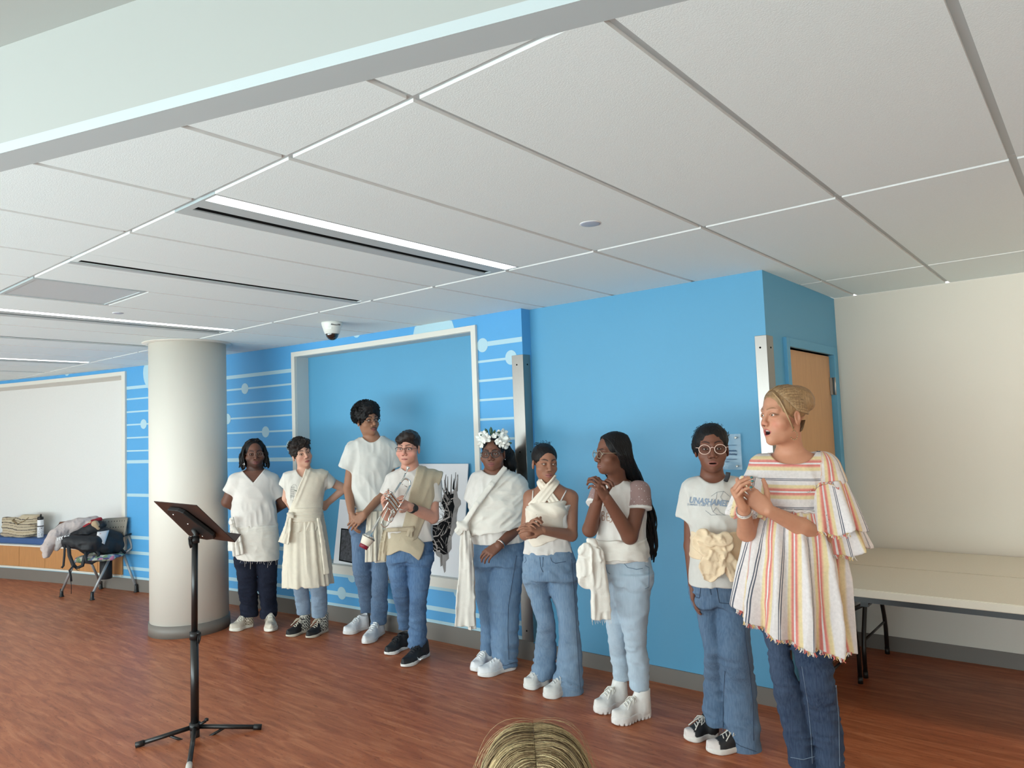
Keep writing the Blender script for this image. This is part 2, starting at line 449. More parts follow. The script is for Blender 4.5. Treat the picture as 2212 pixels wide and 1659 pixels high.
for r in (1, 2, 3):
    y = ROWS[r]
    xm = 2.49
    if r == 1: xm = min(xm, FA[0]+(y-FA[1])/FS)
    bar(XL-0.4 if r < 3 else XR+0.002, y-GAP-0.004, xm, y+GAP+0.004)
for k in range(-16, 9):
    x = GX0+GDX*k
    if x > 2.45: continue
    ylo = max(fasc_y(x)+0.01, -0.9)
    yhi = YW-0.003 if x > XR else (YB if x > XA else (apt(x)[1]))
    bar(x-GAP-0.004, ylo, x+GAP+0.004, yhi-0.004, 0.0006)
# fascia: flat grey underside strip, upright face, high ceiling
def fline(off, x): return (x, fasc_y(x)+off)
fb = MB()
n_ = math.sqrt(1+FS*FS)
a, b = XL-0.5, 2.55
lo, hi = -0.092*n_, 0.004
fb.prism([fline(lo, a), fline(lo, b), fline(hi, b), fline(hi, a)], ZC, ZC+0.03, 0)
struct(fb.build('trim_3', M_GRID))
ff = MB().prism([fline(lo, a), fline(lo, b), fline(lo+0.03, b), fline(lo+0.03, a)], ZC+0.03, 2.80, 0)
struct(ff.build('ceiling_fascia', M_FASCIA))
hc = MB().prism([(XL-0.5, -4.5), (2.6, -4.5), fline(lo+0.03, 2.6), fline(lo+0.03, XL-0.5)], 2.80, 2.86, 0)
struct(hc.build('ceiling_high', M_FASCIA))

# light fixtures and air slots let into the grid
M_LAMP = emit('lamp_diffuser', (255, 255, 255), 5.0)
Y0, Y1 = ROWS[1]+GAP, ROWS[2]-GAP
def light(k, label):
    x = GX0+GDX*k
    o = empty('ceiling_light', (x, Y0, ZC), 0, label, 'ceiling light', 'linear ceiling lights')
    L = Y1-Y0
    f = MB()
    f.box((-0.190, 0, 0.004), (-0.112, L, 0.03)) if False else None
    f.box((-0.19, 0, 0.0), (-0.116, L, 0.028)).box((-0.070, 0, 0.0), (0.016, L, 0.028)).box((0.096, 0, 0.0), (0.106, L, 0.028))
    f.box((-0.116, 0, 0), (-0.070, 0.03, 0.028)).box((-0.116, L-0.03, 0), (-0.070, L, 0.028)).box((0.016, 0, 0), (0.096, 0.012, 0.028)).box((0.016, L-0.012, 0), (0.096, L, 0.028))
    f.build('frame', M_GRID, o)
    MB().box((-0.116, 0.03, 0.005), (-0.070, L-0.03, 0.028)).build('air_gap', M_DARK, o)
    MB().box((0.016, 0.012, 0.001), (0.096, L-0.012, 0.02)).build('diffuser', M_LAMP, o)
light(0, 'nearest long ceiling light with a dark air gap beside it, before the dome camera')
light(-5, 'lit linear ceiling light above the white column, behind the square return grille')
light(-10, 'farthest lit linear ceiling light, over the window seat at the left edge')
def slot(k, label):
    x = GX0+GDX*k
    o = empty('air_slot', (x, Y0, ZC), 0, label, 'air vent')
    L = Y1-Y0
    f = MB().box((-0.19, 0, 0), (-0.085, L, 0.028)).box((-0.035, 0, 0), (0.106, L, 0.028)).box((-0.085, 0, 0), (-0.035, 0.03, 0.028)).box((-0.085, L-0.03, 0), (-0.035, L, 0.028))
    f.build('frame', M_TILE, o)
    MB().box((-0.085, 0.03, 0.004), (-0.035, L-0.03, 0.028)).build('air_gap', M_DARK, o)
    MB().box((-0.125, 0, -0.003), (-0.088, L, 0.0)).build('frame_lip', M_GRID, o)
slot(-2, 'unlit black air slot in the ceiling between the nearest light and the return grille')
slot(-7, 'unlit black air slot in the ceiling above the white column, beyond the second light')
slot(-12, 'unlit black air slot in the ceiling at the far left above window seat')
# square return grille
g = empty('return_grille', (GX0+GDX*-4+GAP, Y0, ZC), 0, 'square perforated metal return air grille in the ceiling left of the air slot', 'air vent')
gw, gl = GDX-2*GAP, 0.565
MB().box((0, 0, 0), (gw, 0.02, 0.02)).box((0, gl-0.02, 0), (gw, gl, 0.02)).box((0, 0.02, 0), (0.02, gl-0.02, 0.02)).box((gw-0.02, 0.02, 0), (gw, gl-0.02, 0.02)).build('frame', M_GRID, g)
def perf():
    m = mat('perforated_grey_metal', (178, 190, 196), 0.5, 0.3)
    nt = m.node_tree; b = nt.nodes['Principled BSDF']
    tc = nt.nodes.new('ShaderNodeTexCoord'); v = nt.nodes.new('ShaderNodeTexVoronoi'); v.inputs['Scale'].default_value = 90; v.inputs['Randomness'].default_value = 0
    nt.links.new(tc.outputs['Object'], v.inputs['Vector'])
    c = nt.nodes.new('ShaderNodeValToRGB'); c.color_ramp.interpolation = 'CONSTANT'
    c.color_ramp.elements[0].color = (0.16, 0.18, 0.19, 1); c.color_ramp.elements[1].position = 0.26; c.color_ramp.elements[1].color = rgba((206, 216, 220))
    nt.links.new(v.outputs['Distance'], c.inputs[0]); nt.links.new(c.outputs[0], b.inputs['Base Color'])
    return m
MB().box((0.02, 0.02, 0.003), (gw-0.02, gl-0.02, 0.012)).build('perforated_plate', perf(), g)
for (x, y, r, lab) in ((-1.66, 2.585, 0.043, 'small flat grey disc cover in the ceiling tile, right of the nearest light'), (-5.005, 2.012, 0.032, 'small disc cover in the ceiling near the square return grille')):
    o = empty('ceiling_disc', (x, y, ZC), 0, lab, 'sprinkler cover')
    MB().lathe([(0, -0.004), (r*0.85, -0.004), (r, -0.002), (r, 0.0)], 28).build('cover', mat('disc_grey', (176, 182, 196), 0.4), o)
    MB().lathe([(r, -0.0015), (r*1.08, -0.001), (r*1.08, 0)], 28).build('rim', M_TEDGE, o)
# dome camera
dc = empty('dome_camera', (-4.52, 3.36, ZC), 0, 'white security dome camera with smoked glass under the ceiling', 'security camera')
M_CAMW = mat('camera_white', (226, 228, 222), 0.35)
MB().lathe([(0, 0), (0.078, 0), (0.080, -0.008), (0.077, -0.02), (0.060, -0.075), (0.055, -0.082), (0.0, -0.082)], 36).build('housing', M_CAMW, dc)
MB().lathe([(0.050, -0.078), (0.049, -0.092), (0.042, -0.112), (0.028, -0.128), (0.012, -0.135), (0, -0.136)], 32).build('dome', mat('smoked_dome', (16, 17, 20), 0.06, spec=0.8, coat=1.0), dc)
MB().lathe([(0.051, -0.080), (0.056, -0.080), (0.056, -0.088), (0.051, -0.088)], 32).build('dome_ring', M_CAMW, dc)

def text_mesh(body, size, bold=0.0, align='CENTER', extrude=0.0006):
    cu = bpy.data.curves.new('lettering', 'FONT'); cu.body = body; cu.size = size; cu.align_x = align; cu.extrude = extrude; cu.offset = bold; cu.resolution_u = 2
    o = bpy.data.objects.new('lettering', cu); COL.objects.link(o)
    dg = bpy.context.evaluated_depsgraph_get(); me = bpy.data.meshes.new_from_object(o.evaluated_get(dg))
    bpy.data.objects.remove(o); bpy.data.curves.remove(cu)
    return me
def put_text(name, body, size, M, material, parent, bold=0.0, align='CENTER', warp=None):
    me = text_mesh(body, size, bold, align)
    for v in me.vertices:
        q = v.co if warp is None else Vector(warp(v.co))
        v.co = M @ q
    me.materials.clear(); me.materials.append(material); me.name = name
    o = bpy.data.objects.new(name, me); COL.objects.link(o); o.parent = parent
    return o
M_INK = mat('dark_ink', (40, 44, 52), 0.6)
_vd = math.atan2(3.36, -4.52)
put_text('lettering', 'AVIGILON', 0.016, Matrix.Rotation(_vd-PI/2+0.35, 4, 'Z') @ Matrix.Translation((0, -0.0765, -0.03)) @ Matrix.Rotation(PI/2-0.28, 4, 'X'), M_INK, dc, 0.0006)
MB().box((-0.02, -0.001, -0.009), (0.016, 0.001, 0.009), 0, Matrix.Rotation(_vd-PI/2-0.3, 4, 'Z') @ Matrix.Translation((0, -0.0692, -0.05)) @ Matrix.Rotation(-0.28, 4, 'X')).build('sticker', mat('sticker_white', (245, 245, 240), 0.5), dc)

# plaque on the flat blue wall
pq = empty('wall_plaque', (-1.79, YB, 1.43), 0, 'clear acrylic donor plaque on steel standoffs, on blue wall behind girl in grey printed shirt', 'plaque')
mg = mat('clear_acrylic', (205, 228, 240), 0.08, spec=.5); mg.node_tree.nodes['Principled BSDF'].inputs['Alpha'].default_value = .22
MB().box((-0.125, -0.026, -0.104), (0.125, -0.020, 0.104)).build('acrylic_sheet', mg, pq, bevel=0.001)
M_CHROME = mat('polished_steel', (235, 235, 232), 0.12, 1.0)
for sx in (-0.097, 0.097):
    for sz in (-0.083, 0.083):
        MB().lathe([(0.0055, 0), (0.0055, 0.026), (0.0075, 0.0265), (0.0075, 0.034), (0.006, 0.0355), (0, 0.0355)], 18, 0, Matrix.Translation((sx, 0, sz)) @ Matrix.Rotation(PI/2, 4, 'X')).build('standoff', M_CHROME, pq)
for i, (tx, sz, z, bd) in enumerate((('gift of our donors', 0.010, 0.036, 0), ('Brandon,', 0.016, 0.002, 0.0006), ('Leigh Hugulay', 0.016, -0.018, 0.0006), ('of Carroll foundation', 0.010, -0.046, 0), ('and friends', 0.010, -0.060, 0))):
    put_text('lettering', tx, sz, Matrix.Translation((0.10 if i < 4 else 0.05, -0.0268, z)) @ Matrix.Rotation(PI/2, 4, 'X'), mat('plaque_ink', (52, 84, 120), 0.6), pq, bd, 'RIGHT')
# ------------------------------------------------------------------ soft solids: bodies and cloth as one continuous surface each
def v3(*a): return np.array(a, float)
def unit(a): a = np.asarray(a, float); return a/(np.linalg.norm(a)+1e-12)
_rng = np.random.RandomState(7)
_PERM = np.tile(_rng.permutation(256), 3)
_RND = _rng.rand(256).astype(np.float32)*2-1
def vnoise(x, y, z):
    """smooth value noise, about -1..1"""
    xi = np.floor(x).astype(np.int32); yi = np.floor(y).astype(np.int32); zi = np.floor(z).astype(np.int32)
    fx = x-xi; fy = y-yi; fz = z-zi
    u = fx*fx*(3-2*fx); v = fy*fy*(3-2*fy); w = fz*fz*(3-2*fz)
    xi &= 255; yi &= 255; zi &= 255
    x1 = (xi+1) & 255; y1 = (yi+1) & 255; z1 = (zi+1) & 255
    def h(a, b, c): return _RND[_PERM[_PERM[_PERM[a]+b]+c] & 255]
    a = h(xi, yi, zi)*(1-u)+h(x1, yi, zi)*u; b = h(xi, y1, zi)*(1-u)+h(x1, y1, zi)*u
    c = h(xi, yi, z1)*(1-u)+h(x1, yi, z1)*u; d = h(xi, y1, z1)*(1-u)+h(x1, y1, z1)*u
    return (a*(1-v)+b*v)*(1-w)+(c*(1-v)+d*v)*w
def smin(a, b, k):
    if k <= 0: return np.minimum(a, b)
    h = np.maximum(k-np.abs(a-b), 0)/k
    return np.minimum(a, b)-h*h*k*0.25
def rotm(axis, ang):
    return np.array(Matrix.Rotation(ang, 3, Vector(axis)))

def axis_coords(lo, hi, h, fine):
    out = [lo]; x = lo
    while x < hi:
        st = h
        for (a, b, f) in fine:
            if a-st <= x <= b: st = min(st, f)
        x += st; out.append(x)
    return np.array(out, np.float32)

class Vol:
    def __init__(s, lo, hi, h, fine=()):
        h = h*1.22
        s.ax = [axis_coords(lo[i], hi[i], h, [(f[0][i], f[1][i], f[2]) for f in fine]) for i in range(3)]
        s.D = np.full([len(a) for a in s.ax], 0.5, np.float32); s.h = h
    def child(s, lo, hi):
        c = Vol.__new__(Vol); c.h = s.h
        c.sl = s._sl(lo, hi)
        c.ax = [s.ax[i][c.sl[i]] for i in range(3)]
        c.D = np.full([len(a) for a in c.ax], 0.5, np.float32)
        return c
    def merge(s, c, k=0.0):
        s.D[c.sl] = smin(s.D[c.sl], c.D, k)
    def _sl(s, lo, hi):
        return tuple(slice(int(np.searchsorted(s.ax[i], lo[i])), max(int(np.searchsorted(s.ax[i], hi[i])), int(np.searchsorted(s.ax[i], lo[i])))) for i in range(3))
    def _grid(s, sl):
        return s.ax[0][sl[0]][:, None, None], s.ax[1][sl[1]][None, :, None], s.ax[2][sl[2]][None, None, :]
    def op(s, lo, hi, fn, k=0.0, mode='add', m=None):
        m = max(k, 0.012) if m is None else m
        sl = s._sl(np.asarray(lo)-m, np.asarray(hi)+m)
        if any(q.stop <= q.start for q in sl): return s
        f = fn(*s._grid(sl)).astype(np.float32)
        if mode == 'add': s.D[sl] = smin(s.D[sl], f, k)
        elif mode == 'sub': s.D[sl] = -smin(-s.D[sl], f, k)
        return s
    def cut(s, fn, k=0.0):
        """keep only where fn < 0"""
        f = fn(*s._grid((slice(None),)*3))
        s.D = -smin(-s.D, -np.broadcast_to(f, s.D.shape).astype(np.float32), k); return s
    def plane(s, p, n, k=0.0):
        p = np.asarray(p, float); n = unit(n)
        return s.cut(lambda x, y, z: (x-p[0])*n[0]+(y-p[1])*n[1]+(z-p[2])*n[2], k)
    def ell(s, c, r, R=None, k=0.0, mode='add'):
        c = np.asarray(c, float); r = np.asarray(r, float)*np.ones(3); e = r if R is None else np.full(3, r.max())
        def fn(x, y, z):
            x = x-c[0]; y = y-c[1]; z = z-c[2]
            if R is not None:
                x, y, z = (R[0, 0]*x+R[1, 0]*y+R[2, 0]*z), (R[0, 1]*x+R[1, 1]*y+R[2, 1]*z), (R[0, 2]*x+R[1, 2]*y+R[2, 2]*z)
            k0 = np.sqrt((x/r[0])**2+(y/r[1])**2+(z/r[2])**2); k1 = np.sqrt((x/r[0]**2)**2+(y/r[1]**2)**2+(z/r[2]**2)**2)
            return k0*(k0-1)/(k1+1e-9)
        return s.op(c-e, c+e, fn, k, mode)
    def cone(s, a, b, ra, rb, k=0.0, mode='add', flat=None):
        """tapered capsule; flat = (axis, factor) squeezes the section along an axis"""
        a = np.asarray(a, float); b = np.asarray(b, float); d = b-a; L2 = d@d+1e-12
        R = max(ra, rb)
        def fn(x, y, z):
            x = x-a[0]; y = y-a[1]; z = z-a[2]
            t = np.clip((x*d[0]+y*d[1]+z*d[2])/L2, 0, 1)
            x = x-t*d[0]; y = y-t*d[1]; z = z-t*d[2]
            if flat is not None:
                n = flat[0]; q = (x*n[0]+y*n[1]+z*n[2])*(1.0/flat[1]-1)
                x = x+q*n[0]; y = y+q*n[1]; z = z+q*n[2]
            return np.sqrt(x*x+y*y+z*z)-(ra+t*(rb-ra))
        return s.op(np.minimum(a, b)-R, np.maximum(a, b)+R, fn, k, mode)
    def chain(s, pts, rs, k=0.01, mode='add', flat=None):
        for i in range(len(pts)-1): s.cone(pts[i], pts[i+1], rs[i], rs[i+1], k, mode, flat)
        return s
    def loft(s, rows, k=0.0, n=2.0, mode='add', cap=0.01):
        """rows: (z, cx, cy, a, b) from bottom to top"""
        r = np.array(sorted(rows), float); zz = np.linspace(r[0, 0], r[-1, 0], 160)
        def cub(col):
            x, y = r[:, 0], r[:, col]
            if len(x) < 3: return np.interp(zz, x, y)
            m = np.gradient(y, x)
            i = np.clip(np.searchsorted(x, zz)-1, 0, len(x)-2); h = x[i+1]-x[i]; t = (zz-x[i])/h
            dy = (y[i+1]-y[i])/h
            m0 = np.clip(m[i], -3*abs(dy)-1e-9, 3*abs(dy)+1e-9); m1 = np.clip(m[i+1], -3*abs(dy)-1e-9, 3*abs(dy)+1e-9)
            return (2*t**3-3*t**2+1)*y[i]+(t**3-2*t**2+t)*h*m0+(-2*t**3+3*t**2)*y[i+1]+(t**3-t**2)*h*m1
        C = [cub(i) for i in (1, 2, 3, 4)]
        z0, z1 = r[0, 0], r[-1, 0]
        def fn(x, y, z):
            zf = z.ravel()
            cx, cy, a, b = [np.interp(zf, zz, c)[None, None, :] for c in C]
            if n == 2.0: q = np.sqrt(((x-cx)/a)**2+((y-cy)/b)**2)
            else: q = (np.abs((x-cx)/a)**n+np.abs((y-cy)/b)**n)**(1.0/n)
            d = (q-1)*np.minimum(a, b)
            e = np.maximum(z-z1, z0-z)
            return -smin(-d, -np.broadcast_to(e, d.shape), cap)
        A = C[2].max(); B = C[3].max()
        lo = (min(C[0]-C[2]), min(C[1]-C[3]), z0); hi = (max(C[0]+C[2]), max(C[1]+C[3]), z1)
        return s.op(lo, hi, fn, k, mode)
    def ribbon(s, pts, ws, th=.008, n=(0, -1, 0), k=.004, pleats=0, amp=0.0, seed=0.0, rnd=.003, ends=True):
        """band of cloth along a polyline: width ws, thickness th, square ends, lengthwise pleats"""
        pts = [np.asarray(p, float) for p in pts]; n = unit(n)
        R = max(ws)+th+amp+.01
        lo = np.min(pts, 0)-R; hi = np.max(pts, 0)+R
        c = s.child(lo, hi)
        for i in range(len(pts)-1):
            a, b = pts[i], pts[i+1]; d = b-a; L = np.linalg.norm(d)+1e-9; d = d/L
            nn = unit(n-d*(n@d)); sd = np.cross(d, nn)
            first, last = i == 0 and ends, i == len(pts)-2 and ends
            def fn(x, y, z):
                x = x-a[0]; y = y-a[1]; z = z-a[2]
                l = x*d[0]+y*d[1]+z*d[2]; q = x*nn[0]+y*nn[1]+z*nn[2]; e = x*sd[0]+y*sd[1]+z*sd[2]
                t = np.clip(l/L, 0, 1); ex = l-t*L; w = ws[i]+t*(ws[i+1]-ws[i])
                q = q-amp*(np.sin(pleats*2.1*e/w+seed+(i+t)*.8)+.6*np.sin(pleats*4.3*e/w+seed*2.3-(i+t)*1.1))*(.55+.45*np.sin(seed+e/w*1.7+(i+t)*1.3))
                f = np.maximum(np.sqrt(e*e+ex*ex)-w, np.abs(q)-th)-rnd
                if first: f = np.maximum(f, -l)
                if last: f = np.maximum(f, l-L)
                return f
            c.op(np.minimum(a, b)-R, np.maximum(a, b)+R, fn, .006)
        s.merge(c, k); return s
    def neck(s, xc, zb, hw, zt, shape='u', y0=.02, back=None, rib=.012, ribh=.0022):
        """open the neckline: front edge falls to zb at xc, meets zt at +-hw"""
        back = zt-.012 if back is None else back
        sl = (zt-zb)/hw
        def f(x, y, z):
            q = np.abs(x-xc)/hw
            g = q if shape == 'v' else (q*q if shape == 'u' else q**3)
            zf = zb+(zt-zb)*g
            zz = np.where(y < y0, zf, back+(zt-back)*np.minimum(q*q, 9))
            return (zz-z)/math.sqrt(1+(sl if shape == 'v' else sl*.8)**2)
        s.disp(lambda x, y, z: -ribh*np.clip(1.3-np.abs(f(x, y, z)-rib*.4)/(rib*.6), 0, 1), .02)
        F = f(*s._grid((slice(None),)*3))
        s.D = np.maximum(s.D, -np.broadcast_to(F, s.D.shape)).astype(np.float32)
        return s
    def disp(s, fn, band=0.03):
        idx = np.nonzero(np.abs(s.D) < band)
        s.D[idx] += fn(s.ax[0][idx[0]], s.ax[1][idx[1]], s.ax[2][idx[2]]).astype(np.float32); return s
    def folds(s, amp, freq, seed=0, zmin=-9, zmax=9, ridge=True, band=0.03, skew=0.0):
        """cloth folds: ridged noise, freq = cycles per metre along x, y, z; skew leans them"""
        def fn(x, y, z):
            q = vnoise(x*freq[0]+seed*7.3+z*skew, y*freq[1]+seed*3.1, z*freq[2]+seed*5.7)
            q = (1-np.abs(q)*2.2) if ridge else q
            w = np.clip((z-zmin)/0.06, 0, 1)*np.clip((zmax-z)/0.06, 0, 1)
            return -amp*q*w
        return s.disp(fn, band)
    def mesh(s):
        D = s.D; neg = D < 0
        c = neg[:-1, :-1, :-1].astype(np.uint8)
        for (i, j, k) in ((1,0,0),(0,1,0),(1,1,0),(0,0,1),(1,0,1),(0,1,1),(1,1,1)):
            c = c + neg[i:D.shape[0]-1+i, j:D.shape[1]-1+j, k:D.shape[2]-1+k]
        act = (c > 0) & (c < 8)
        I = np.argwhere(act)
        if len(I) == 0: return np.zeros((0, 3)), np.zeros((0, 4), int)
        idx = np.full(act.shape, -1, np.int32); idx[act] = np.arange(len(I))
        cs = [(0,0,0),(1,0,0),(0,1,0),(1,1,0),(0,0,1),(1,0,1),(0,1,1),(1,1,1)]
        vals = [D[I[:, 0]+a, I[:, 1]+b, I[:, 2]+e] for a, b, e in cs]
        acc = np.zeros((len(I), 3)); cnt = np.zeros(len(I))
        for p, q in ((0,1),(2,3),(4,5),(6,7),(0,2),(1,3),(4,6),(5,7),(0,4),(1,5),(2,6),(3,7)):
            d0, d1 = vals[p], vals[q]; m = (d0 < 0) != (d1 < 0)
            t = np.where(m, d0/np.where(m, d0-d1, 1), 0)
            P0 = np.array(cs[p], float); P1 = np.array(cs[q], float)
            acc += np.where(m[:, None], P0+t[:, None]*(P1-P0), 0); cnt += m
        acc /= cnt[:, None]
        V = np.empty((len(I), 3))
        for a in range(3):
            x = s.ax[a]; V[:, a] = x[I[:, a]]+acc[:, a]*(x[I[:, a]+1]-x[I[:, a]])
        Q = []
        for a in range(3):
            b, e = (a+1) % 3, (a+2) % 3
            sl0 = [slice(None)]*3; sl1 = [slice(None)]*3
            sl0[a] = slice(0, -1); sl1[a] = slice(1, None)
            n0 = neg[tuple(sl0)]; n1 = neg[tuple(sl1)]
            for sign in (0, 1):
                E = np.argwhere((n0 & ~n1) if sign == 0 else (~n0 & n1))
                E = E[(E[:, b] > 0) & (E[:, e] > 0) & (E[:, b] < D.shape[b]-1) & (E[:, e] < D.shape[e]-1)]
                if len(E) == 0: continue
                def at(db, de):
                    q = E.copy(); q[:, b] += db; q[:, e] += de
                    return idx[q[:, 0], q[:, 1], q[:, 2]]
                q = np.stack([at(-1, -1), at(0, -1), at(0, 0), at(-1, 0)], 1)
                if sign == 1: q = q[:, ::-1]
                Q.append(q)
        return V, np.concatenate(Q)
    def build(s, name, material, parent, color=None, smooth_it=0, mi=None):
        V, Q = s.mesh()
        if smooth_it:
            for _ in range(smooth_it):
                A = np.zeros_like(V); n = np.zeros(len(V))
                for a, b in ((0, 1), (1, 2), (2, 3), (3, 0)):
                    np.add.at(A, Q[:, a], V[Q[:, b]]); np.add.at(A, Q[:, b], V[Q[:, a]])
                    np.add.at(n, Q[:, a], 1); np.add.at(n, Q[:, b], 1)
                V = V*0.4+0.6*A/np.maximum(n, 1)[:, None]
        return np_mesh(name, V, Q, material, parent, color(V) if color is not None else None, mi(V[Q].mean(1)) if mi is not None else None)

def np_mesh(name, V, Q, materials, parent, col=None, mi=None, smooth=True):
    me = bpy.data.meshes.new(name)
    me.vertices.add(len(V)); me.vertices.foreach_set('co', np.asarray(V, np.float32).ravel())
    k = Q.shape[1]
    me.loops.add(len(Q)*k); me.loops.foreach_set('vertex_index', np.asarray(Q, np.int32).ravel())
    me.polygons.add(len(Q)); me.polygons.foreach_set('loop_start', np.arange(0, len(Q)*k, k, dtype=np.int32))
    me.polygons.foreach_set('loop_total', np.full(len(Q), k, np.int32))
    me.polygons.foreach_set('use_smooth', np.full(len(Q), smooth, bool))
    if not isinstance(materials, (list, tuple)): materials = [materials]
    for m in materials: me.materials.append(m)
    if mi is not None: me.polygons.foreach_set('material_index', np.asarray(mi, np.int32))
    me.update(calc_edges=True)
    if col is not None:
        c = me.attributes.new('Col', 'FLOAT_COLOR', 'POINT')
        c4 = np.ones((len(V), 4), np.float32); c4[:, :3] = col; c.data.foreach_set('color', c4.ravel())
    me.validate()
    o = bpy.data.objects.new(name, me); COL.objects.link(o); o.parent = parent
    return o

def slim(o, H, ratio, keep=None):
    """thin out the triangles of a body away from the face and the hands (smooth, covered areas)"""
    me = o.data; n = len(me.vertices); V = np.empty(n*3, np.float32); me.vertices.foreach_get('co', V); V = V.reshape(-1, 3)
    far = np.linalg.norm(V-H.o, axis=1) > .16
    if keep is not None: far &= ~np.all((V > keep[0]) & (V < keep[1]), axis=1)
    g = o.vertex_groups.new(name='plain'); g.add([int(i) for i in np.nonzero(far)[0]], 1.0, 'REPLACE')
    d = o.modifiers.new('slim', 'DECIMATE'); d.ratio = ratio; d.vertex_group = 'plain'; d.vertex_group_factor = 1.0
    new = bpy.data.meshes.new_from_object(o.evaluated_get(bpy.context.evaluated_depsgraph_get()))
    o.modifiers.clear(); o.vertex_groups.clear(); old = o.data; o.data = new; nm = old.name; bpy.data.meshes.remove(old); new.name = nm
    return o
# ------------------------------------------------------------------ people: shared anatomy
FEET = {}     # heel and toe floor pixels of both shoes, by the person's base pixel
class Person:
    """local frame: x to the right, y away from the viewer, z up, origin on the floor under the person"""
    def __init__(s, u, v, label, group=None, name='person', z0=0.0, cat='person'):
        d = ray(u, v); s.base = CAM + d*((z0-CAM_Z)/d[2])
        away = unit(v3(s.base[0], s.base[1], 0)); s.away = away; s.right = v3(away[1], -away[0], 0)
        s.root = empty(name, s.base, math.atan2(s.right[1], s.right[0]), label, cat, group)
        s.dist = s.base[:2]@away[:2]
        fe = FEET.get((u, v))
        s.feet = None
        if fe: s.feet = [(s.G(a, b)*.8+s.G(c, d)*.2) for a, b, c, d in fe]
        s.s = np.linalg.norm(s.px(s.base+s.right*0.5)-s.px(s.base-s.right*0.5))
    def px(s, p):
        q = CR.T@(np.asarray(p)-CAM); return v3(IMG_W/2-F_PX*q[0]/q[2], IMG_H/2+F_PX*q[1]/q[2])
    def L(s, u, v, t=0.0):
        d = ray(u, v); k = (s.dist-t)/(d@s.away); p = CAM+d*k-s.base
        return v3(p@s.right, -t, p[2])
    def G(s, u, v):
        """point on the floor seen at a pixel"""
        d = ray(u, v); p = CAM+d*((0-CAM_Z)/d[2])-s.base
        return v3(p@s.right, p@s.away, 0)
    def rows(s, rr, shrink=0.0):
        out = []
        for r in rr:
            v, ul, ur, t, b = r
            a, c = s.L(ul, v, t), s.L(ur, v, t); m = (a+c)/2
            out.append((m[2], m[0], m[1], max(np.linalg.norm(c-a)/2-shrink, 0.008), max(b-shrink, 0.006)))
        return out
    def box(s, u0, v0, u1, v1, t0, t1, pad=0.02):
        """local bounds of a pixel rectangle between two depths"""
        P = [s.L(u, v, t) for u in (u0, u1) for v in (v0, v1) for t in (t0, t1)]
        return np.min(P, 0)-pad, np.max(P, 0)+pad

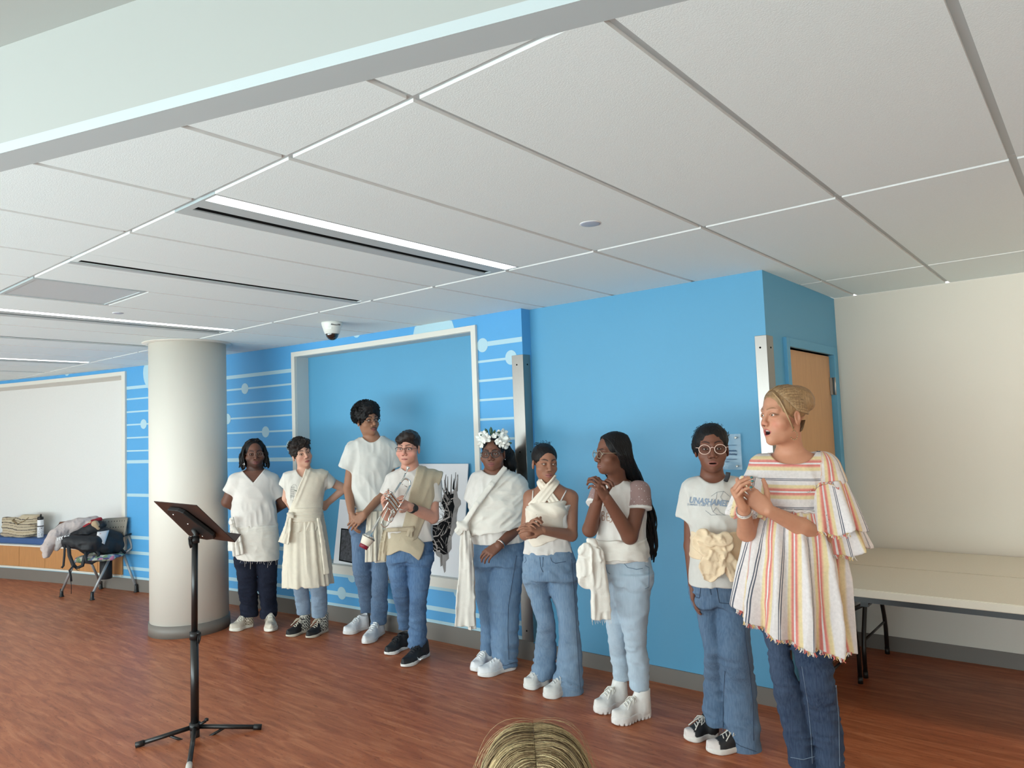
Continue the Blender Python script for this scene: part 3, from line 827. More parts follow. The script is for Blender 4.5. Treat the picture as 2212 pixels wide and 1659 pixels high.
class Head:
    def __init__(s, P, u, v, t, yaw=0, pitch=0, roll=0, size=1.0):
        """centre between the eyes' height and the ears; angles in degrees: yaw turns the face to the viewer's right, pitch up, roll leans to the viewer's right"""
        s.P = P; s.o = P.L(u, v, t); s.k = size
        y, p, r = math.radians(yaw), math.radians(pitch), math.radians(roll)
        s.R = rotm((0, 0, 1), y) @ rotm((0, 1, 0), r) @ rotm((1, 0, 0), -p)
    def p(s, x, f, z): return s.o + s.k*(s.R @ v3(x, -f, z))
    def inv(s, V): return (V-s.o)@s.R/s.k*np.array([1, -1, 1])      # -> x, f, z
    def ell(s, vol, c, r, k=0.0, mode='add', R=None):
        return vol.ell(s.p(*c), np.asarray(r, float)*s.k, s.R if R is None else s.R@R, k*s.k, mode)
    def cone(s, vol, a, b, ra, rb, k=0.0, mode='add'):
        return vol.cone(s.p(*a), s.p(*b), ra*s.k, rb*s.k, k*s.k, mode)
    def bounds(s, r=0.16): return s.o-r*s.k, s.o+r*s.k
    def sculpt(s, vol, jaw=1.0, nose=1.0, lips=1.0, mouth=1.0, open_=0.0, smile=0.0, cheek=1.0, chin=1.0, eye=1.0, nose_len=1.0, ears=True, cranium=1.0):
        e, c = s.ell, s.cone
        s.q = dict(jaw=jaw, nose=nose, lips=lips, mouth=mouth, open=open_, smile=smile, eye=eye)
        e(vol, (0, -.012, .035), (.073*cranium, .095, .080))
        e(vol, (0, .020, -.035), (.061*jaw, .060, .078), .02)
        e(vol, (0, .018, -.074-.012*open_), (.052*jaw, .054, .036), .02)
        e(vol, (0, .058, -.097-.020*open_), (.021*chin, .022, .018), .022)
        for sx in (-1, 1):
            e(vol, (sx*.041*jaw, .047, -.034), (.026*cheek, .024, .024), .025)
            c(vol, (sx*.006, .078, .017), (sx*.042, .064, .020), .012, .011, .016)
        e(vol, (0, .056, -.068), (.033*mouth, .026, .027), .022)
        for sx in (-1, 1):
            e(vol, (sx*.032, .092, -.003), (.019, .018, .013), .014, 'sub')
        nf = .100*(.5+.5*nose_len)+.001
        c(vol, (0, .079, .008), (0, nf, -.034), .0075, .0105*(.6+.4*nose), .012)
        for sx in (-1, 1):
            e(vol, (sx*.0125*nose, .0895, -.040), (.0085*nose, .011, .0085), .007)
            e(vol, (sx*.0065*nose, .0975, -.0475), (.0038*nose, .005, .0035), .002, 'sub')
        # lids around the eyeballs
        for sx in (-1, 1):
            e(vol, (sx*.0315, .0685, -.002), (.0165, .0150, .0128), .006)
            e(vol, (sx*.0315, .0850, -.0022), (.0130, .014, .0043*eye), .0025, 'sub')
        # mouth
        zm = -.0715
        up, lo = .0052*lips, .0066*lips
        o = open_*.011
        for k in range(6):
            x0, x1 = -.022*mouth+.044*mouth*k/6, -.022*mouth+.044*mouth*(k+1)/6
            g = lambda x: 1-(x/(.024*mouth))**2
            z = lambda x: zm+smile*.006*(1-g(x))
            f = lambda x: .072+.0125*g(x)
            c(vol, (x0, f(x0), z(x0)+.003+o*g(x0)*.7), (x1, f(x1), z(x1)+.003+o*g(x1)*.7), up*(.35+.65*g(x0)), up*(.35+.65*g(x1)), .004)
            c(vol, (x0, f(x0)-.002, z(x0)-.0045-o*g(x0)*1.3), (x1, f(x1)-.002, z(x1)-.0045-o*g(x1)*1.3), lo*(.3+.7*g(x0)), lo*(.3+.7*g(x1)), .004)
        if open_ > 0:
            e(vol, (0, .084, zm-.001-.004*open_), (.0185*mouth, .026, .0028+.0115*open_), .003, 'sub')
        else:
            for k in range(8):
                x0, x1 = -.023*mouth+.046*mouth*k/8, -.023*mouth+.046*mouth*(k+1)/8
                g = lambda x: 1-(x/(.024*mouth))**2
                c(vol, (x0, .0735+.0155*g(x0), zm-.0006+smile*.006*(1-g(x0))), (x1, .0735+.0155*g(x1), zm-.0006+smile*.006*(1-g(x1))), .0016, .0016, .0015, 'sub')
        if ears:
            for sx in (-1, 1):
                Rz = rotm((0, 0, 1), sx*.30) @ rotm((1, 0, 0), .18)
                e(vol, (sx*.0755, -.012, -.012), (.0085, .0185, .031), .006, R=Rz)
                e(vol, (sx*.083, -.006, -.008), (.007, .010, .018), .003, 'sub', R=Rz)
        return s
    def paint(s, V, col, skin, lip, brow, brow_w=1.0, brow_h=0.0, cheek=None, stubble=None, moustache=None, beard=None, scalp=None):
        """natural colour of lips, brows, lashes, beard; shade painted in at mouth and nostrils"""
        h = s.inv(V); x, f, z = h[:, 0], h[:, 1], h[:, 2]; q = s.q; ax = np.abs(x)
        near = (np.abs(z) < .14) & (f > 0) & (ax < .09)
        def mixin(w, c):
            w = np.clip(w, 0, 1)*near
            col[:] = col*(1-w[:, None])+lin(c)*w[:, None]
        if cheek is not None:
            mixin(.55*np.exp(-(((ax-.040)/.020)**2+((z+.040)/.020)**2))*(f > .02), cheek)
            mixin(.5*np.exp(-((x/.014)**2+((z+.038)/.012)**2))*(f > .085), cheek)
        if beard is not None:
            r = np.hypot(x/.050, (z+.088)/.032)
            w = np.clip((ax/.058)**2*1.6+(-.066-z)/.022, 0, 1)*(z < -.035)*(z > -.15)*np.clip((f+.02)/.03, 0, 1)
            w *= 1-np.exp(-((x/(.029*q['mouth']))**2+((z+.073)/.013)**2)**2)
            mixin(w*.62, beard)
        if stubble is not None:
            mixin(.5*(z < -.055)*(z > -.14)*np.clip((-.05-z)/.03, 0, 1), stubble)
        if moustache is not None:
            zz = -.0575-.25*ax
            mixin(.85*np.exp(-((z-zz)/.0042)**4)*(ax < .026)*(f > .06), moustache)
        g = np.clip(1-(x/(.0245*q['mouth']))**2, 0, 1)
        zc = -.0715+q['smile']*.006*(1-g)
        o = q['open']*.011
        top = .0105*q['lips']*(.25+.75*g)+o*.7*g; bot = .0135*q['lips']*(.2+.8*g)+o*1.3*g
        dz = z-zc
        w = (ax < .0245*q['mouth'])*(f > .058)*np.clip((top-dz)/.0015, 0, 1)*np.clip((dz+bot)/.0015, 0, 1)
        mixin(w, lip)
        if q['open'] > 0:
            cav = (f < .079-.25*ax)*(f > .02)*(ax < .0185*q['mouth'])*(np.abs(dz+.003*q['open']) < .0022+.0105*q['open'])
            mixin(cav*1.0, (44, 20, 20))  # shade inside the open mouth, painted into the colour
        else:
            mixin(.75*np.exp(-((dz+.0005)/.0016)**2)*(ax < .023*q['mouth'])*(f > .06), (48, 24, 22))  # dark line between closed lips, shade painted into the colour
        # brows
        zb = .0205+brow_h+.007*np.sin(np.clip((ax-.012)/.036, 0, 1)*PI*.8)
        th = .0042*brow_w*np.clip((.053-ax)/.018, .25, 1)
        w = np.clip(1.4-np.abs(z-zb)/th, 0, 1)*(ax > .011)*(ax < .053)*(f > .03)
        mixin(.92*w, brow)
        # lash line and lid crease
        e = np.hypot((ax-.0315)/.0150, (z+.0015)/(.0068*q['eye']+.0016))
        mixin(.85*np.exp(-((e-1)/.20)**2)*(z > -.002)*(f > .05), tuple(np.array(brow)*.5))
        mixin(.30*np.exp(-((e-1)/.25)**2)*(z <= -.002)*(f > .05), tuple(np.array(brow)*.8))
        # nostrils: shade of the openings painted into the skin colour
        mixin(.9*np.exp(-(((ax-.0065*q['nose'])/.0045)**2+((z+.0468)/.0032)**2))*(f > .085), tuple(np.array(skin)*.25))
        return col
    def eyes(s, gx=0.0, gz=0.0, iris=(60, 38, 24)):
        white = mat('eye_white', (200, 194, 188), 0.3); ir = mat('iris_%d_%d' % (iris[0], iris[1]), iris, 0.15); pu = mat('pupil', (8, 7, 7), 0.08)
        for sx in (-1, 1):
            c = s.p(sx*.0315, .0672, -.002); d = unit(s.R @ v3(gx, -1, gz))
            M = Matrix.Translation(Vector(c)) @ Vector(d).to_track_quat('Z', 'Y').to_matrix().to_4x4()
            r = .0129*s.k; m = MB()
            angs = [180, 150, 120, 90, 65, 45, 29]
            m.lathe([(r*math.sin(math.radians(a)), r*math.cos(math.radians(a))) for a in angs], 20, 0, M)
            m.lathe([(r*math.sin(math.radians(a)), r*math.cos(math.radians(a))) for a in (29, 20, 13)], 20, 1, M)
            m.lathe([(r*math.sin(math.radians(a)), r*math.cos(math.radians(a))) for a in (13, 7, .5)], 20, 2, M)
            m.build('eye', [white, ir, pu], s.P.root)
    def glasses(s, color, shape='round', w=.050, h=.038, gap=.018, thick=.0017, z=-.004, f=.098, lens=True, material=None, top_only=False):
        """frame with two rims, bridge and temples; lenses as thin clear panes"""
        m = material or mat('glasses_frame_%d_%d_%d' % color, color, 0.25, coat=0.5)
        mb = MB()
        n = 28; e = 2.0 if shape == 'round' else 3.6
        for sx in (-1, 1):
            cx = sx*(gap/2+w/2)
            def pt(a, sc=1.0):
                ca, sa = math.cos(a), math.sin(a)
                x = cx+sc*w/2*math.copysign(abs(ca)**(2/e), ca); zz = z+sc*h/2*math.copysign(abs(sa)**(2/e), sa)
                return (x, f-.10*(x*x)/.01*.12, zz)
            pts = [s.p(*pt(2*PI*k/n)) for k in range(n)]
            if top_only:
                up = [s.p(*pt(PI*k/14)) for k in range(15)]; mb.tube(up, thick*s.k, 6, caps=True)
                mb.tube(pts, .0006*s.k, 5, closed=True, caps=False)
            else: mb.tube(pts, thick*s.k, 6, closed=True, caps=False)
            hx = cx+sx*w/2
            mb.tube([s.p(hx-sx*.001, pt(0 if sx > 0 else PI)[1], z+h*.18), s.p(hx+sx*.010, f-.022, z+h*.22), s.p(sx*.0775, .03, z+h*.22), s.p(sx*.0775, -.005, z+h*.2), s.p(sx*.076, -.022, z-.008)], thick*.85*s.k, 6)
            if lens:
                V = [s.p(*pt(2*PI*k/n, .97)) for k in range(n)]
                lm = mat('clear_lens', (30, 31, 33), 0.02, spec=.4); lm.node_tree.nodes['Principled BSDF'].inputs['Alpha'].default_value = .05
                off = s.R @ v3(0, .0007*s.k, 0)
                MB().add(V+[p+off for p in V], [tuple(range(n)), tuple(reversed(range(n, 2*n)))]+[(i, n+i, n+(i+1) % n, (i+1) % n) for i in range(n)]).build('lens', lm, s.P.root)
        mb.tube([s.p(-gap/2-.001, f, z+h*.12), s.p(0, f+.004, z+h*.22), s.p(gap/2+.001, f, z+h*.12)], thick*s.k, 6)
        return mb.build('glasses', m, s.P.root)

def hand(vol, wrist, d, n, side, size=1.0, curl=(20, 25, 20), curls=None, spread=4.0, thumb=(45, 25, 20), k=0.008, thumb_curl=0.0):
    """palm and five fingers. d: wrist to knuckles, n: out of the palm, side=+1 thumb at d x n. returns finger tips (thumb first)"""
    d = unit(d); n = np.asarray(n, float); n = unit(n-d*(n@d)); s_ = np.cross(d, n)*side; S = size
    w = np.asarray(wrist, float)
    lo = w-0.21*S; hi = w+0.21*S
    c = vol.child(lo, hi)
    offs = (.029, .0098, -.0098, -.028); reach = (.088, .091, .086, .077)
    lens = ((.043, .026, .021), (.048, .030, .022), (.044, .028, .022), (.034, .021, .019))
    rad = (.0090, .0092, .0087, .0076)
    tips = []
    c.cone(w-d*.01*S, w+d*.03*S, .0225*S, .021*S, 0, flat=(n, .72))
    kn = []
    for i in range(4):
        b = w+s_*offs[i]*.62*S+d*.012*S; q = w+s_*offs[i]*S+d*reach[i]*S-n*(.002 if i in (1, 2) else 0)*S
        c.cone(b, q, .0135*S, .0115*S, .014*S); kn.append(q)
    c.cone(w+s_*.018*S+d*.02*S+n*.004*S, w+s_*.026*S+d*.05*S+n*.006*S, .016*S, .013*S, .012*S)
    c.cone(w-s_*.020*S+d*.02*S+n*.003*S, w-s_*.024*S+d*.055*S+n*.003*S, .013*S, .011*S, .012*S)
    for i in range(4):
        cu = curls[i] if curls is not None else curl
        fd = unit(d+s_*math.tan(math.radians(spread*(1.5-i))))
        p = kn[i]; a = 0; r = rad[i]*S
        f = c.child(p-0.12*S, p+0.12*S) if False else None
        for j in range(3):
            a += math.radians(cu[j]); dd = fd*math.cos(a)+n*math.sin(a)
            q = p+dd*lens[i][j]*S
            c.cone(p, q, r, r*.92, .0035*S); p = q; r *= .90
        tips.append((p, dd, np.cross(np.cross(dd, n) if abs(dd@n) < .98 else s_, dd)))
    tb = w+d*.022*S+s_*.024*S+n*.006*S
    a1, a2, a3 = [math.radians(x) for x in thumb]
    dd = unit(d*math.cos(a1)+s_*math.sin(a1)+n*.35)
    p = tb; r = .0125*S
    for j, ln in enumerate((.040, .033, .026)):
        q = p+dd*ln*S; c.cone(p, q, r, r*.9, .006*S); p = q; r *= .87
        dd = unit(dd*math.cos(a2 if j == 0 else a3)+(d*.8-s_*.6+n*thumb_curl)*math.sin(a2 if j == 0 else a3))
    tips.insert(0, (p, dd, n))
    vol.merge_child = c
    vol.merge(c, 0.0)
    return tips

SHOE_N = [0]
def shoe(P, heel, toe, style):
    """heel, toe: floor points (local). one shoe with sole and laces"""
    st = dict(L=None, sole=(225, 222, 214), upper=(238, 237, 234), hs=.030, high=False, cap=None, lace=(235, 233, 226), w=.047, side=None, lug=False, toe_h=.050)
    st.update(style)
    d = toe-heel; L = np.linalg.norm(d); d = unit(d); sy = v3(-d[1], d[0], 0)
    R = np.array([d, sy, v3(0, 0, 1)]).T
    root = None
    w0 = st['w']; hs = st['hs']
    def plan(x):   # half width along the length
        q = np.clip(x/L, 0, 1)
        return w0*(.72+.10*np.sin(q*PI)-.16*np.exp(-((q-.42)/.16)**2)+.28*np.exp(-((q-.72)/.20)**2))*np.clip(np.minimum(q/.13, 1)*(2-np.minimum(q/.13, 1)), 0, 1)**.5*np.clip(np.minimum((1-q)/.24, 1)*(2-np.minimum((1-q)/.24, 1)), 0, 1)**.5
    def loc(x, y, z):
        x = x-heel[0]; y = y-heel[1]
        return x*d[0]+y*d[1], x*sy[0]+y*sy[1], z
    c = (heel+toe)/2; ext = L/2+.03
    hi_z = .20 if st['high'] else .15
    lo = v3(c[0]-ext, c[1]-ext, -.004); hi = v3(c[0]+ext, c[1]+ext, hi_z)
    h = .0042
    mk = lambda: Vol(lo, hi, h)
    vs = mk()
    def fs(x, y, z):
        a, b, z = loc(x, y, z)
        pl = np.abs(b)-plan(a)-.003
        pl = np.maximum(pl, np.maximum(-a, a-L))
        q = np.clip(a/L, 0, 1)
        tr = .010*np.clip((q-.78)/.22, 0, 1)**2
        zz = np.maximum(z-hs-.004*np.exp(-((q-.1)/.2)**2), tr+.0005-z)
        e = -smin(-pl, -zz, .008)
        if st['lug']:
            e = np.maximum(e, np.where((z < .012) & (np.abs(((a/.024) % 1)-.5) < .17), .004, -1))
        return e
    vs.op(lo, hi, fs)
    ms = mat('shoe_sole_%d_%d_%d' % st['sole'], st['sole'], 0.55, vary=.05, vscale=60)
    vu = mk()
    def fu(x, y, z):
        a, b, z = loc(x, y, z); q = np.clip(a/L, 0, 1)
        top = hs+st['toe_h']*.75+(.050)*np.clip((.78-q)/.42, 0, 1)**1.2
        wd = plan(a)*(1-.10*np.clip((z-hs)/.07, 0, 1))-.001
        k = np.sqrt((np.abs(b)/np.maximum(wd, .004))**2.4+(np.maximum(z-hs*.6, 0)/np.maximum(top-hs*.6, .01))**2.6)
        dd = (k-1)*np.minimum(wd+.002, .03)
        dd = np.maximum(dd, np.maximum(.006-a, a-L+.004))
        return np.maximum(dd, hs*.5-z)
    vu.op(lo, hi, fu)
    if st['high']:
        vu.cone(heel+d*L*.21+v3(0, 0, .06), heel+d*L*.17+v3(0, 0, .155), .043, .041, .025)
        vu.plane((0, 0, .155), (0, 0, 1), .006)
    else:
        vu.cone(heel+d*L*.20+v3(0, 0, .05), heel+d*L*.19+v3(0, 0, .098), .042, .039, .02)
        vu.ell(heel+d*L*.20+v3(0, 0, .125), (.033, .033, .032), None, .006, 'sub')
    # panel relief
    up = lin(st['upper']); capc = lin(st['cap']) if st['cap'] else None
    sdc = lin(st['side']) if st['side'] else None
    def colr(V):
        a = (V[:, 0]-heel[0])*d[0]+(V[:, 1]-heel[1])*d[1]; b = (V[:, 0]-heel[0])*sy[0]+(V[:, 1]-heel[1])*sy[1]; z = V[:, 2]
        col = np.tile(up, (len(V), 1))
        if capc is not None: col[(a > L*.80)] = capc
        if sdc is not None:
            m = a < L*.45
            ck = (np.floor(a/.012)+np.floor(z/.012)+np.floor(b/.012)).astype(int) % 2 == 0
            col[m & ck] = sdc
        return col
    mu = mat('shoe_upper', (200, 200, 200), 0.6, attr=True, vary=.04, vscale=50)
    vu.disp(lambda x, y, z: .0022*(np.abs(vnoise(x*45, y*45, z*45)))-.0008, .01)
    sh = vu.build('shoe', mu, P.root, colr)
    vs.build('sole', ms, sh)
    # laces
    ml = mat('lace_%d_%d_%d' % st['lace'], st['lace'], 0.8)
    lb = MB()
    for i in range(5):
        q = .66-.065*i
        top = lambda qq, bb: hs+st['toe_h']*.75+(.050)*max((.78-qq)/.42, 0)**1.2 - (bb/.03)**2*.010 + .001
        x = q*L; ww = .019
        pts = [heel+d*(x+.006*t)+sy*(t*ww)+v3(0, 0, min(top(q, t*ww), .118 if not st['high'] else .13)) for t in (-1, -.5, 0, .5, 1)]
        lb.tube(pts, .0032, 6)
    x = .40*L
    zt = .108 if not st['high'] else .125
    for sgn in (-1, 1):
        lb.tube([heel+d*x+v3(0, 0, zt), heel+d*(x+.02)+sy*sgn*.022+v3(0, 0, zt-.004), heel+d*(x+.035)+sy*sgn*.036+v3(0, 0, zt-.028), heel+d*(x+.012)+sy*sgn*.030+v3(0, 0, zt-.016), heel+d*x+v3(0, 0, zt)], .0028, 6)
        lb.tube([heel+d*x+v3(0, 0, zt), heel+d*(x+.04)+sy*sgn*.018+v3(0, 0, zt-.022), heel+d*(x+.07)+sy*sgn*.033+v3(0, 0, zt-.048)], .0028, 6)
    lb.build('laces', ml, sh)
    return sh

def legs_rows(P, left, right, hip, b=0.86):
    f = lambda rr: [(v, a, c, t, (c-a)/2/P.s*b) for v, a, c, t in rr]
    return P.rows(f(left)), P.rows(f(right)), P.rows([(v, a, c, t, (c-a)/2/P.s*.70) for v, a, c, t in hip])
def pants(P, name, left, right, hip, material, h=.0068, seed=0, fold=(.0035, (13, 13, 30)), hem_fold=.008, color=None, b=.86, hem_w=.16):
    A, B, H = legs_rows(P, left, right, hip, b)
    if P.feet is not None:
        out = []
        for R, ft in ((A, P.feet[0]), (B, P.feet[1])):
            z0 = min(r[0] for r in R); y0 = [r for r in R if r[0] == z0][0][2]; zk = z0+.42
            out.append([(z, x, y+(ft[1]-y0)*float(np.clip((zk-z)/(zk-z0), 0, 1)), a, bb) for z, x, y, a, bb in R])
        A, B = out
    al = np.array(A+B+H)
    lo = v3((al[:, 1]-al[:, 3]).min(), (al[:, 2]-al[:, 4]).min(), al[:, 0].min())-.03; hi = v3((al[:, 1]+al[:, 3]).max(), (al[:, 2]+al[:, 4]).max(), al[:, 0].max())+.03
    v = Vol(lo, hi, h)
    v.loft(A, 0, 2.1, cap=.006); c = v.child(lo, hi); c.loft(B, 0, 2.1, cap=.006); v.merge(c, .012)
    v.loft(H, .05, 2.2)
    zh = max(r[0] for r in H); xm = (A[0][1]+B[0][1])/2
    v.disp(lambda x, y, z: -.0035*(1-2.1*np.abs(vnoise((np.abs(x-xm)*.8+z)*34+seed, y*6, (z-np.abs(x-xm)*.8)*7)))*np.exp(-((z-zh+.17)/.10)**2), .03)
    zk = [min(r[0] for r in A), min(r[0] for r in B)]; z0 = min(zk)
    v.folds(fold[0], fold[1], seed, z0+.03, 3, True, .03, 6)
    v.disp(lambda x, y, z: -hem_fold*np.exp(-((z-z0-.06)/hem_w)**2)*(1-2.0*np.abs(vnoise(x*9+seed, y*9, z*30+x*12))), .03)
    v.disp(lambda x, y, z: -.0016*(1-2.2*np.abs(vnoise(x*30+seed*3, y*30+z*10, z*45))), .02)
    return v.build(name, material, P.root, color)

def denim(name, c1, c2, fade=.80):
    """woven denim: base blue with a paler worn tone in streaks"""
    if name in MATS: return MATS[name]
    c1, c2 = [tuple(sum(c)/3+(x-sum(c)/3)*fade for x in c) for c in (c1, c2)]
    m = mat(name, c1, 0.85, bump=.25, bscale=500)
    nt = m.node_tree; L = nt.links; b = nt.nodes['Principled BSDF']
    tc = nt.nodes.new('ShaderNodeTexCoord')
    def noise(sc, scale, det):
        mp = nt.nodes.new('ShaderNodeMapping'); mp.inputs['Scale'].default_value = sc; L.new(tc.outputs['Object'], mp.inputs[0])
        n = nt.nodes.new('ShaderNodeTexNoise'); n.inputs['Scale'].default_value = scale; n.inputs['Detail'].default_value = det; L.new(mp.outputs[0], n.inputs['Vector']); return n.outputs['Fac']
    a = nt.nodes.new('ShaderNodeMath'); a.operation = 'ADD'
    L.new(noise((1, 1, .35), 6, 3), a.inputs[0]); L.new(noise((1, 1, .12), 160, 2), a.inputs[1])
    r = nt.nodes.new('ShaderNodeMapRange'); r.inputs[1].default_value = .62; r.inputs[2].default_value = 1.42; L.new(a.outputs[0], r.inputs[0])
    mx = nt.nodes.new('ShaderNodeMix'); mx.data_type = 'RGBA'; L.new(r.outputs[0], mx.inputs[0]); mx.inputs[6].default_value = rgba(c1); mx.inputs[7].default_value = rgba(c2)
    L.new(mx.outputs[2], b.inputs['Base Color'])
    b.inputs['Specular IOR Level'].default_value = .15
    return m

def cloth(name, c, vary=.03, rough=.9, bs=350, bump=.18):
    return mat(name, c, rough, vary=vary, vscale=25, bump=bump, bscale=bs, spec=.15, sheen=.15)
def skin_mat(name):
    m = mat(name, (180, 130, 105), 0.52, attr=True, vary=.03, vscale=45, bump=.06, bscale=300, spec=.35)
    b = m.node_tree.nodes['Principled BSDF']
    return m
M_SKIN = skin_mat('skin')
def hair_mat(name, c, rough=.5, vary=.25, stretch=(1, 1, .12), vs=160, bump=.6):
    return mat(name, c, rough, vary=vary, vscale=vs, bump=bump, bscale=vs*1.3, stretch=stretch, spec=.25)
def knot(vol, c, r, k=.012):
    c = np.asarray(c, float)
    vol.ell(c, (r, r*.8, r*.85), None, k)
    vol.cone(c+v3(-r*.7, -r*.3, r*.5), c+v3(r*.6, -r*.5, -r*.4), r*.4, r*.45, .008)
def strip(vol, pts, ws, ths, normal=(0, -1, 0), k=.01):
    """hanging or wound band of cloth: chain of flattened cones"""
    for i in range(len(pts)-1):
        a, b = np.asarray(pts[i], float), np.asarray(pts[i+1], float)
        vol.cone(a, b, ws[i], ws[i+1], k, flat=(unit(normal), ths[i]/ws[i]))
def tube_part(name, pts, r, material, parent, n=6, **kw):
    return MB().tube(pts, r, n, **kw).build(name, material, parent)
# ------------------------------------------------------------------ the young people along the wall
M_WHITE_T = cloth('white_jersey', (218, 212, 206))
M_OFFWHITE = cloth('offwhite_cotton', (218, 213, 204))
M_MUSLIN = cloth('cream_muslin', (222, 212, 194), bs=250, bump=.3)
M_LINEN = cloth('beige_linen', (188, 174, 150), bs=250, bump=.3)
M_WCLOTH = cloth('white_sheet_cotton', (224, 218, 209), bs=250, bump=.25)
M_BLACKHAIR = hair_mat('black_hair', (19, 17, 18), .55)

FEET.update({(558, 1362): ((545, 1352, 497, 1366), (583, 1346, 586, 1367)), (664, 1382): ((668, 1362, 619, 1378), (706, 1362, 663, 1381)), (790, 1386): ((795, 1356, 743, 1373), (826, 1366, 787, 1394)), (884, 1434): ((880, 1398, 833, 1417), (924, 1414, 869, 1444)), (1072, 1442): ((1064, 1434, 1020, 1453), (1113, 1443, 1033, 1464)), (1195, 1496): ((1184, 1476, 1133, 1491), (1238, 1492, 1175, 1511)), (1346, 1560): ((1353, 1522, 1285, 1544), (1404, 1546, 1323, 1568)), (1562, 1616): ((1550, 1588, 1479, 1601), (1636, 1614, 1526, 1627))})
def body_vol(P, u0, v0, u1, v1, head, t0=-.22, t1=.30, hh=.0031, h=.0064, fine=(), hands=None):
    lo, hi = P.box(u0, v0, u1, v1, t0, t1); lo[2] = -.01
    zt = head.o[2]-.20*head.k
    fb = [(head.o-.125*head.k, head.o+.14*head.k, hh)]
    if hands is not None: fine = list(fine)+[P.box(*hands, .10, .27, 0)+(.0042,)]
    # coarse below the hips
    v = Vol.__new__(Vol); v.h = h
    zl = list(np.arange(lo[2], lo[2]+ (hi[2]-lo[2])*.42, .016))
    z1 = axis_coords(zl[-1]+.01, hi[2], h, [(head.o[2]-.125*head.k, head.o[2]+.14*head.k, hh)]+[(f[0][2], f[1][2], f[2]) for f in fine])
    v.ax = [axis_coords(lo[0], hi[0], h, [(head.o[0]-.09*head.k, head.o[0]+.09*head.k, hh)]+[(f[0][0], f[1][0], f[2]) for f in fine]),
            axis_coords(lo[1], hi[1], h, [(head.o[1]-.12*head.k, head.o[1]+.10*head.k, hh)]+[(f[0][1], f[1][1], f[2]) for f in fine]),
            np.concatenate([np.array(zl, np.float32), z1]).astype(np.float32)]
    v.D = np.full([len(a) for a in v.ax], .5, np.float32)
    if hands is not None: v.hands = P.box(*hands, .05, .32, 0)
    return v
BODY_KEEP = .55
def trunk(P, TR, shrink=.012):
    """torso sections, slimmer below the waist so that clothes clear it"""
    r = sorted(P.rows(TR, shrink)); n = len(r)
    return [(z, x, y, a-(.022 if i < 2 else 0), max(b-(.045 if i < 2 else (.012 if i == 2 else 0)), .03)) for i, (z, x, y, a, b) in enumerate(r)]
def skin_color(P, H, base, jit=.04, **kw):
    def f(V):
        col = np.tile(lin(base), (len(V), 1))
        col *= (1+jit*vnoise(V[:, 0]*22, V[:, 1]*22, V[:, 2]*22))[:, None]
        return H.paint(V, col, base, **kw)
    return f
def lower_body(v, P, hipL, hipR, kneeL, kneeR, ankL, ankR, toeL, toeR, ank=.017):
    for i, (hp, kn, an, to) in enumerate(((hipL, kneeL, ankL, toeL), (hipR, kneeR, ankR, toeR))):
        if P.feet is not None:
            ft = P.feet[i]; dy = ft[1]-an[1]
            an = v3(an[0]*.5+ft[0]*.5, ft[1]+.02, an[2]); kn = kn+v3(0, dy*.45+.02, 0)
        v.cone(hp, kn, .024, .018, .03); v.cone(kn, an, .018, ank, .02); v.cone(an, v3(an[0], an[1], max(.06, an[2]-.08)), ank, ank, .02)

def tee(P, name, TR, cut_v, sleeves, neck, material, h=.0052, pad=.10, folds=((.006, (10, 10, 9), 1), (.005, (26, 20, 8), 2)), n=2.2, infl=0.0, color=None, hem=.0, build=True):
    rows = P.rows(TR, -infl)
    al = np.array(rows)
    lo = v3((al[:, 1]-al[:, 3]).min()-pad, (al[:, 2]-al[:, 4]).min()-.05, al[:, 0].min()-.01); hi = v3((al[:, 1]+al[:, 3]).max()+pad, (al[:, 2]+al[:, 4]).max()+.05, al[:, 0].max()+.04)
    s = Vol(lo, hi, h)
    s.loft(rows, 0, n, cap=.005)
    for a, b, r0, r1 in sleeves:
        a = np.asarray(a); b = np.asarray(b)
        c = s.child(lo, hi); c.cone(a, b+(b-a)*.25, r0, r1); c.plane(b, b-a, .003); s.merge(c, .035)
    for i, (am, fr, sd) in enumerate(folds):
        s.folds(am, fr, sd, -9, 9, True, .03, 5 if i == 0 else 0)
    if neck is not None: s.neck(*neck)
    if cut_v is not None:
        zc = P.L(*cut_v)[2]; s.plane((0, 0, zc), (0, 0, -1), .003)
    return s.build(name, material, P.root, color) if build else s
def seams(P, pants_obj, lines, material=None):
    inked(P, [pants_obj], 'seam', lines, .0016, material or mat('seam_thread', (58, 74, 98), .8), pants_obj)
def onto(P, objs, u, v, lift=.0016, default_t=.15):
    """point on the nearest garment under a pixel, lifted a little off the cloth"""
    d = ray(u, v); d = d/np.linalg.norm(d)
    o = CAM-P.base; O = Vector((o@P.right, o@P.away, o[2])); Dv = Vector((d@P.right, d@P.away, d[2]))
    best = None
    for b in objs:
        if b.name not in BVH: 
            from mathutils.bvhtree import BVHTree
            me = b.data; BVH[b.name] = BVHTree.FromPolygons([q.co for q in me.vertices], [tuple(p.vertices) for p in me.polygons])
        h = BVH[b.name].ray_cast(O, Dv)
        if h[0] is not None and (best is None or h[3] < best[1]): best = (h[0], h[3])
    if best is None: return P.L(u, v, default_t)
    p = best[0]-Dv*lift
    return np.array(p)
BVH = {}
def edge_v(P, objs, u, v, reach=30):
    """lowest pixel row at which a garment is still hit under column u"""
    last = None
    for q in np.arange(v-26, v+reach, 1.5):
        p = onto(P, objs, u, q, 0.0, 99.0)
        if abs(p[1]) < 50: last = q
    return v if last is None else last
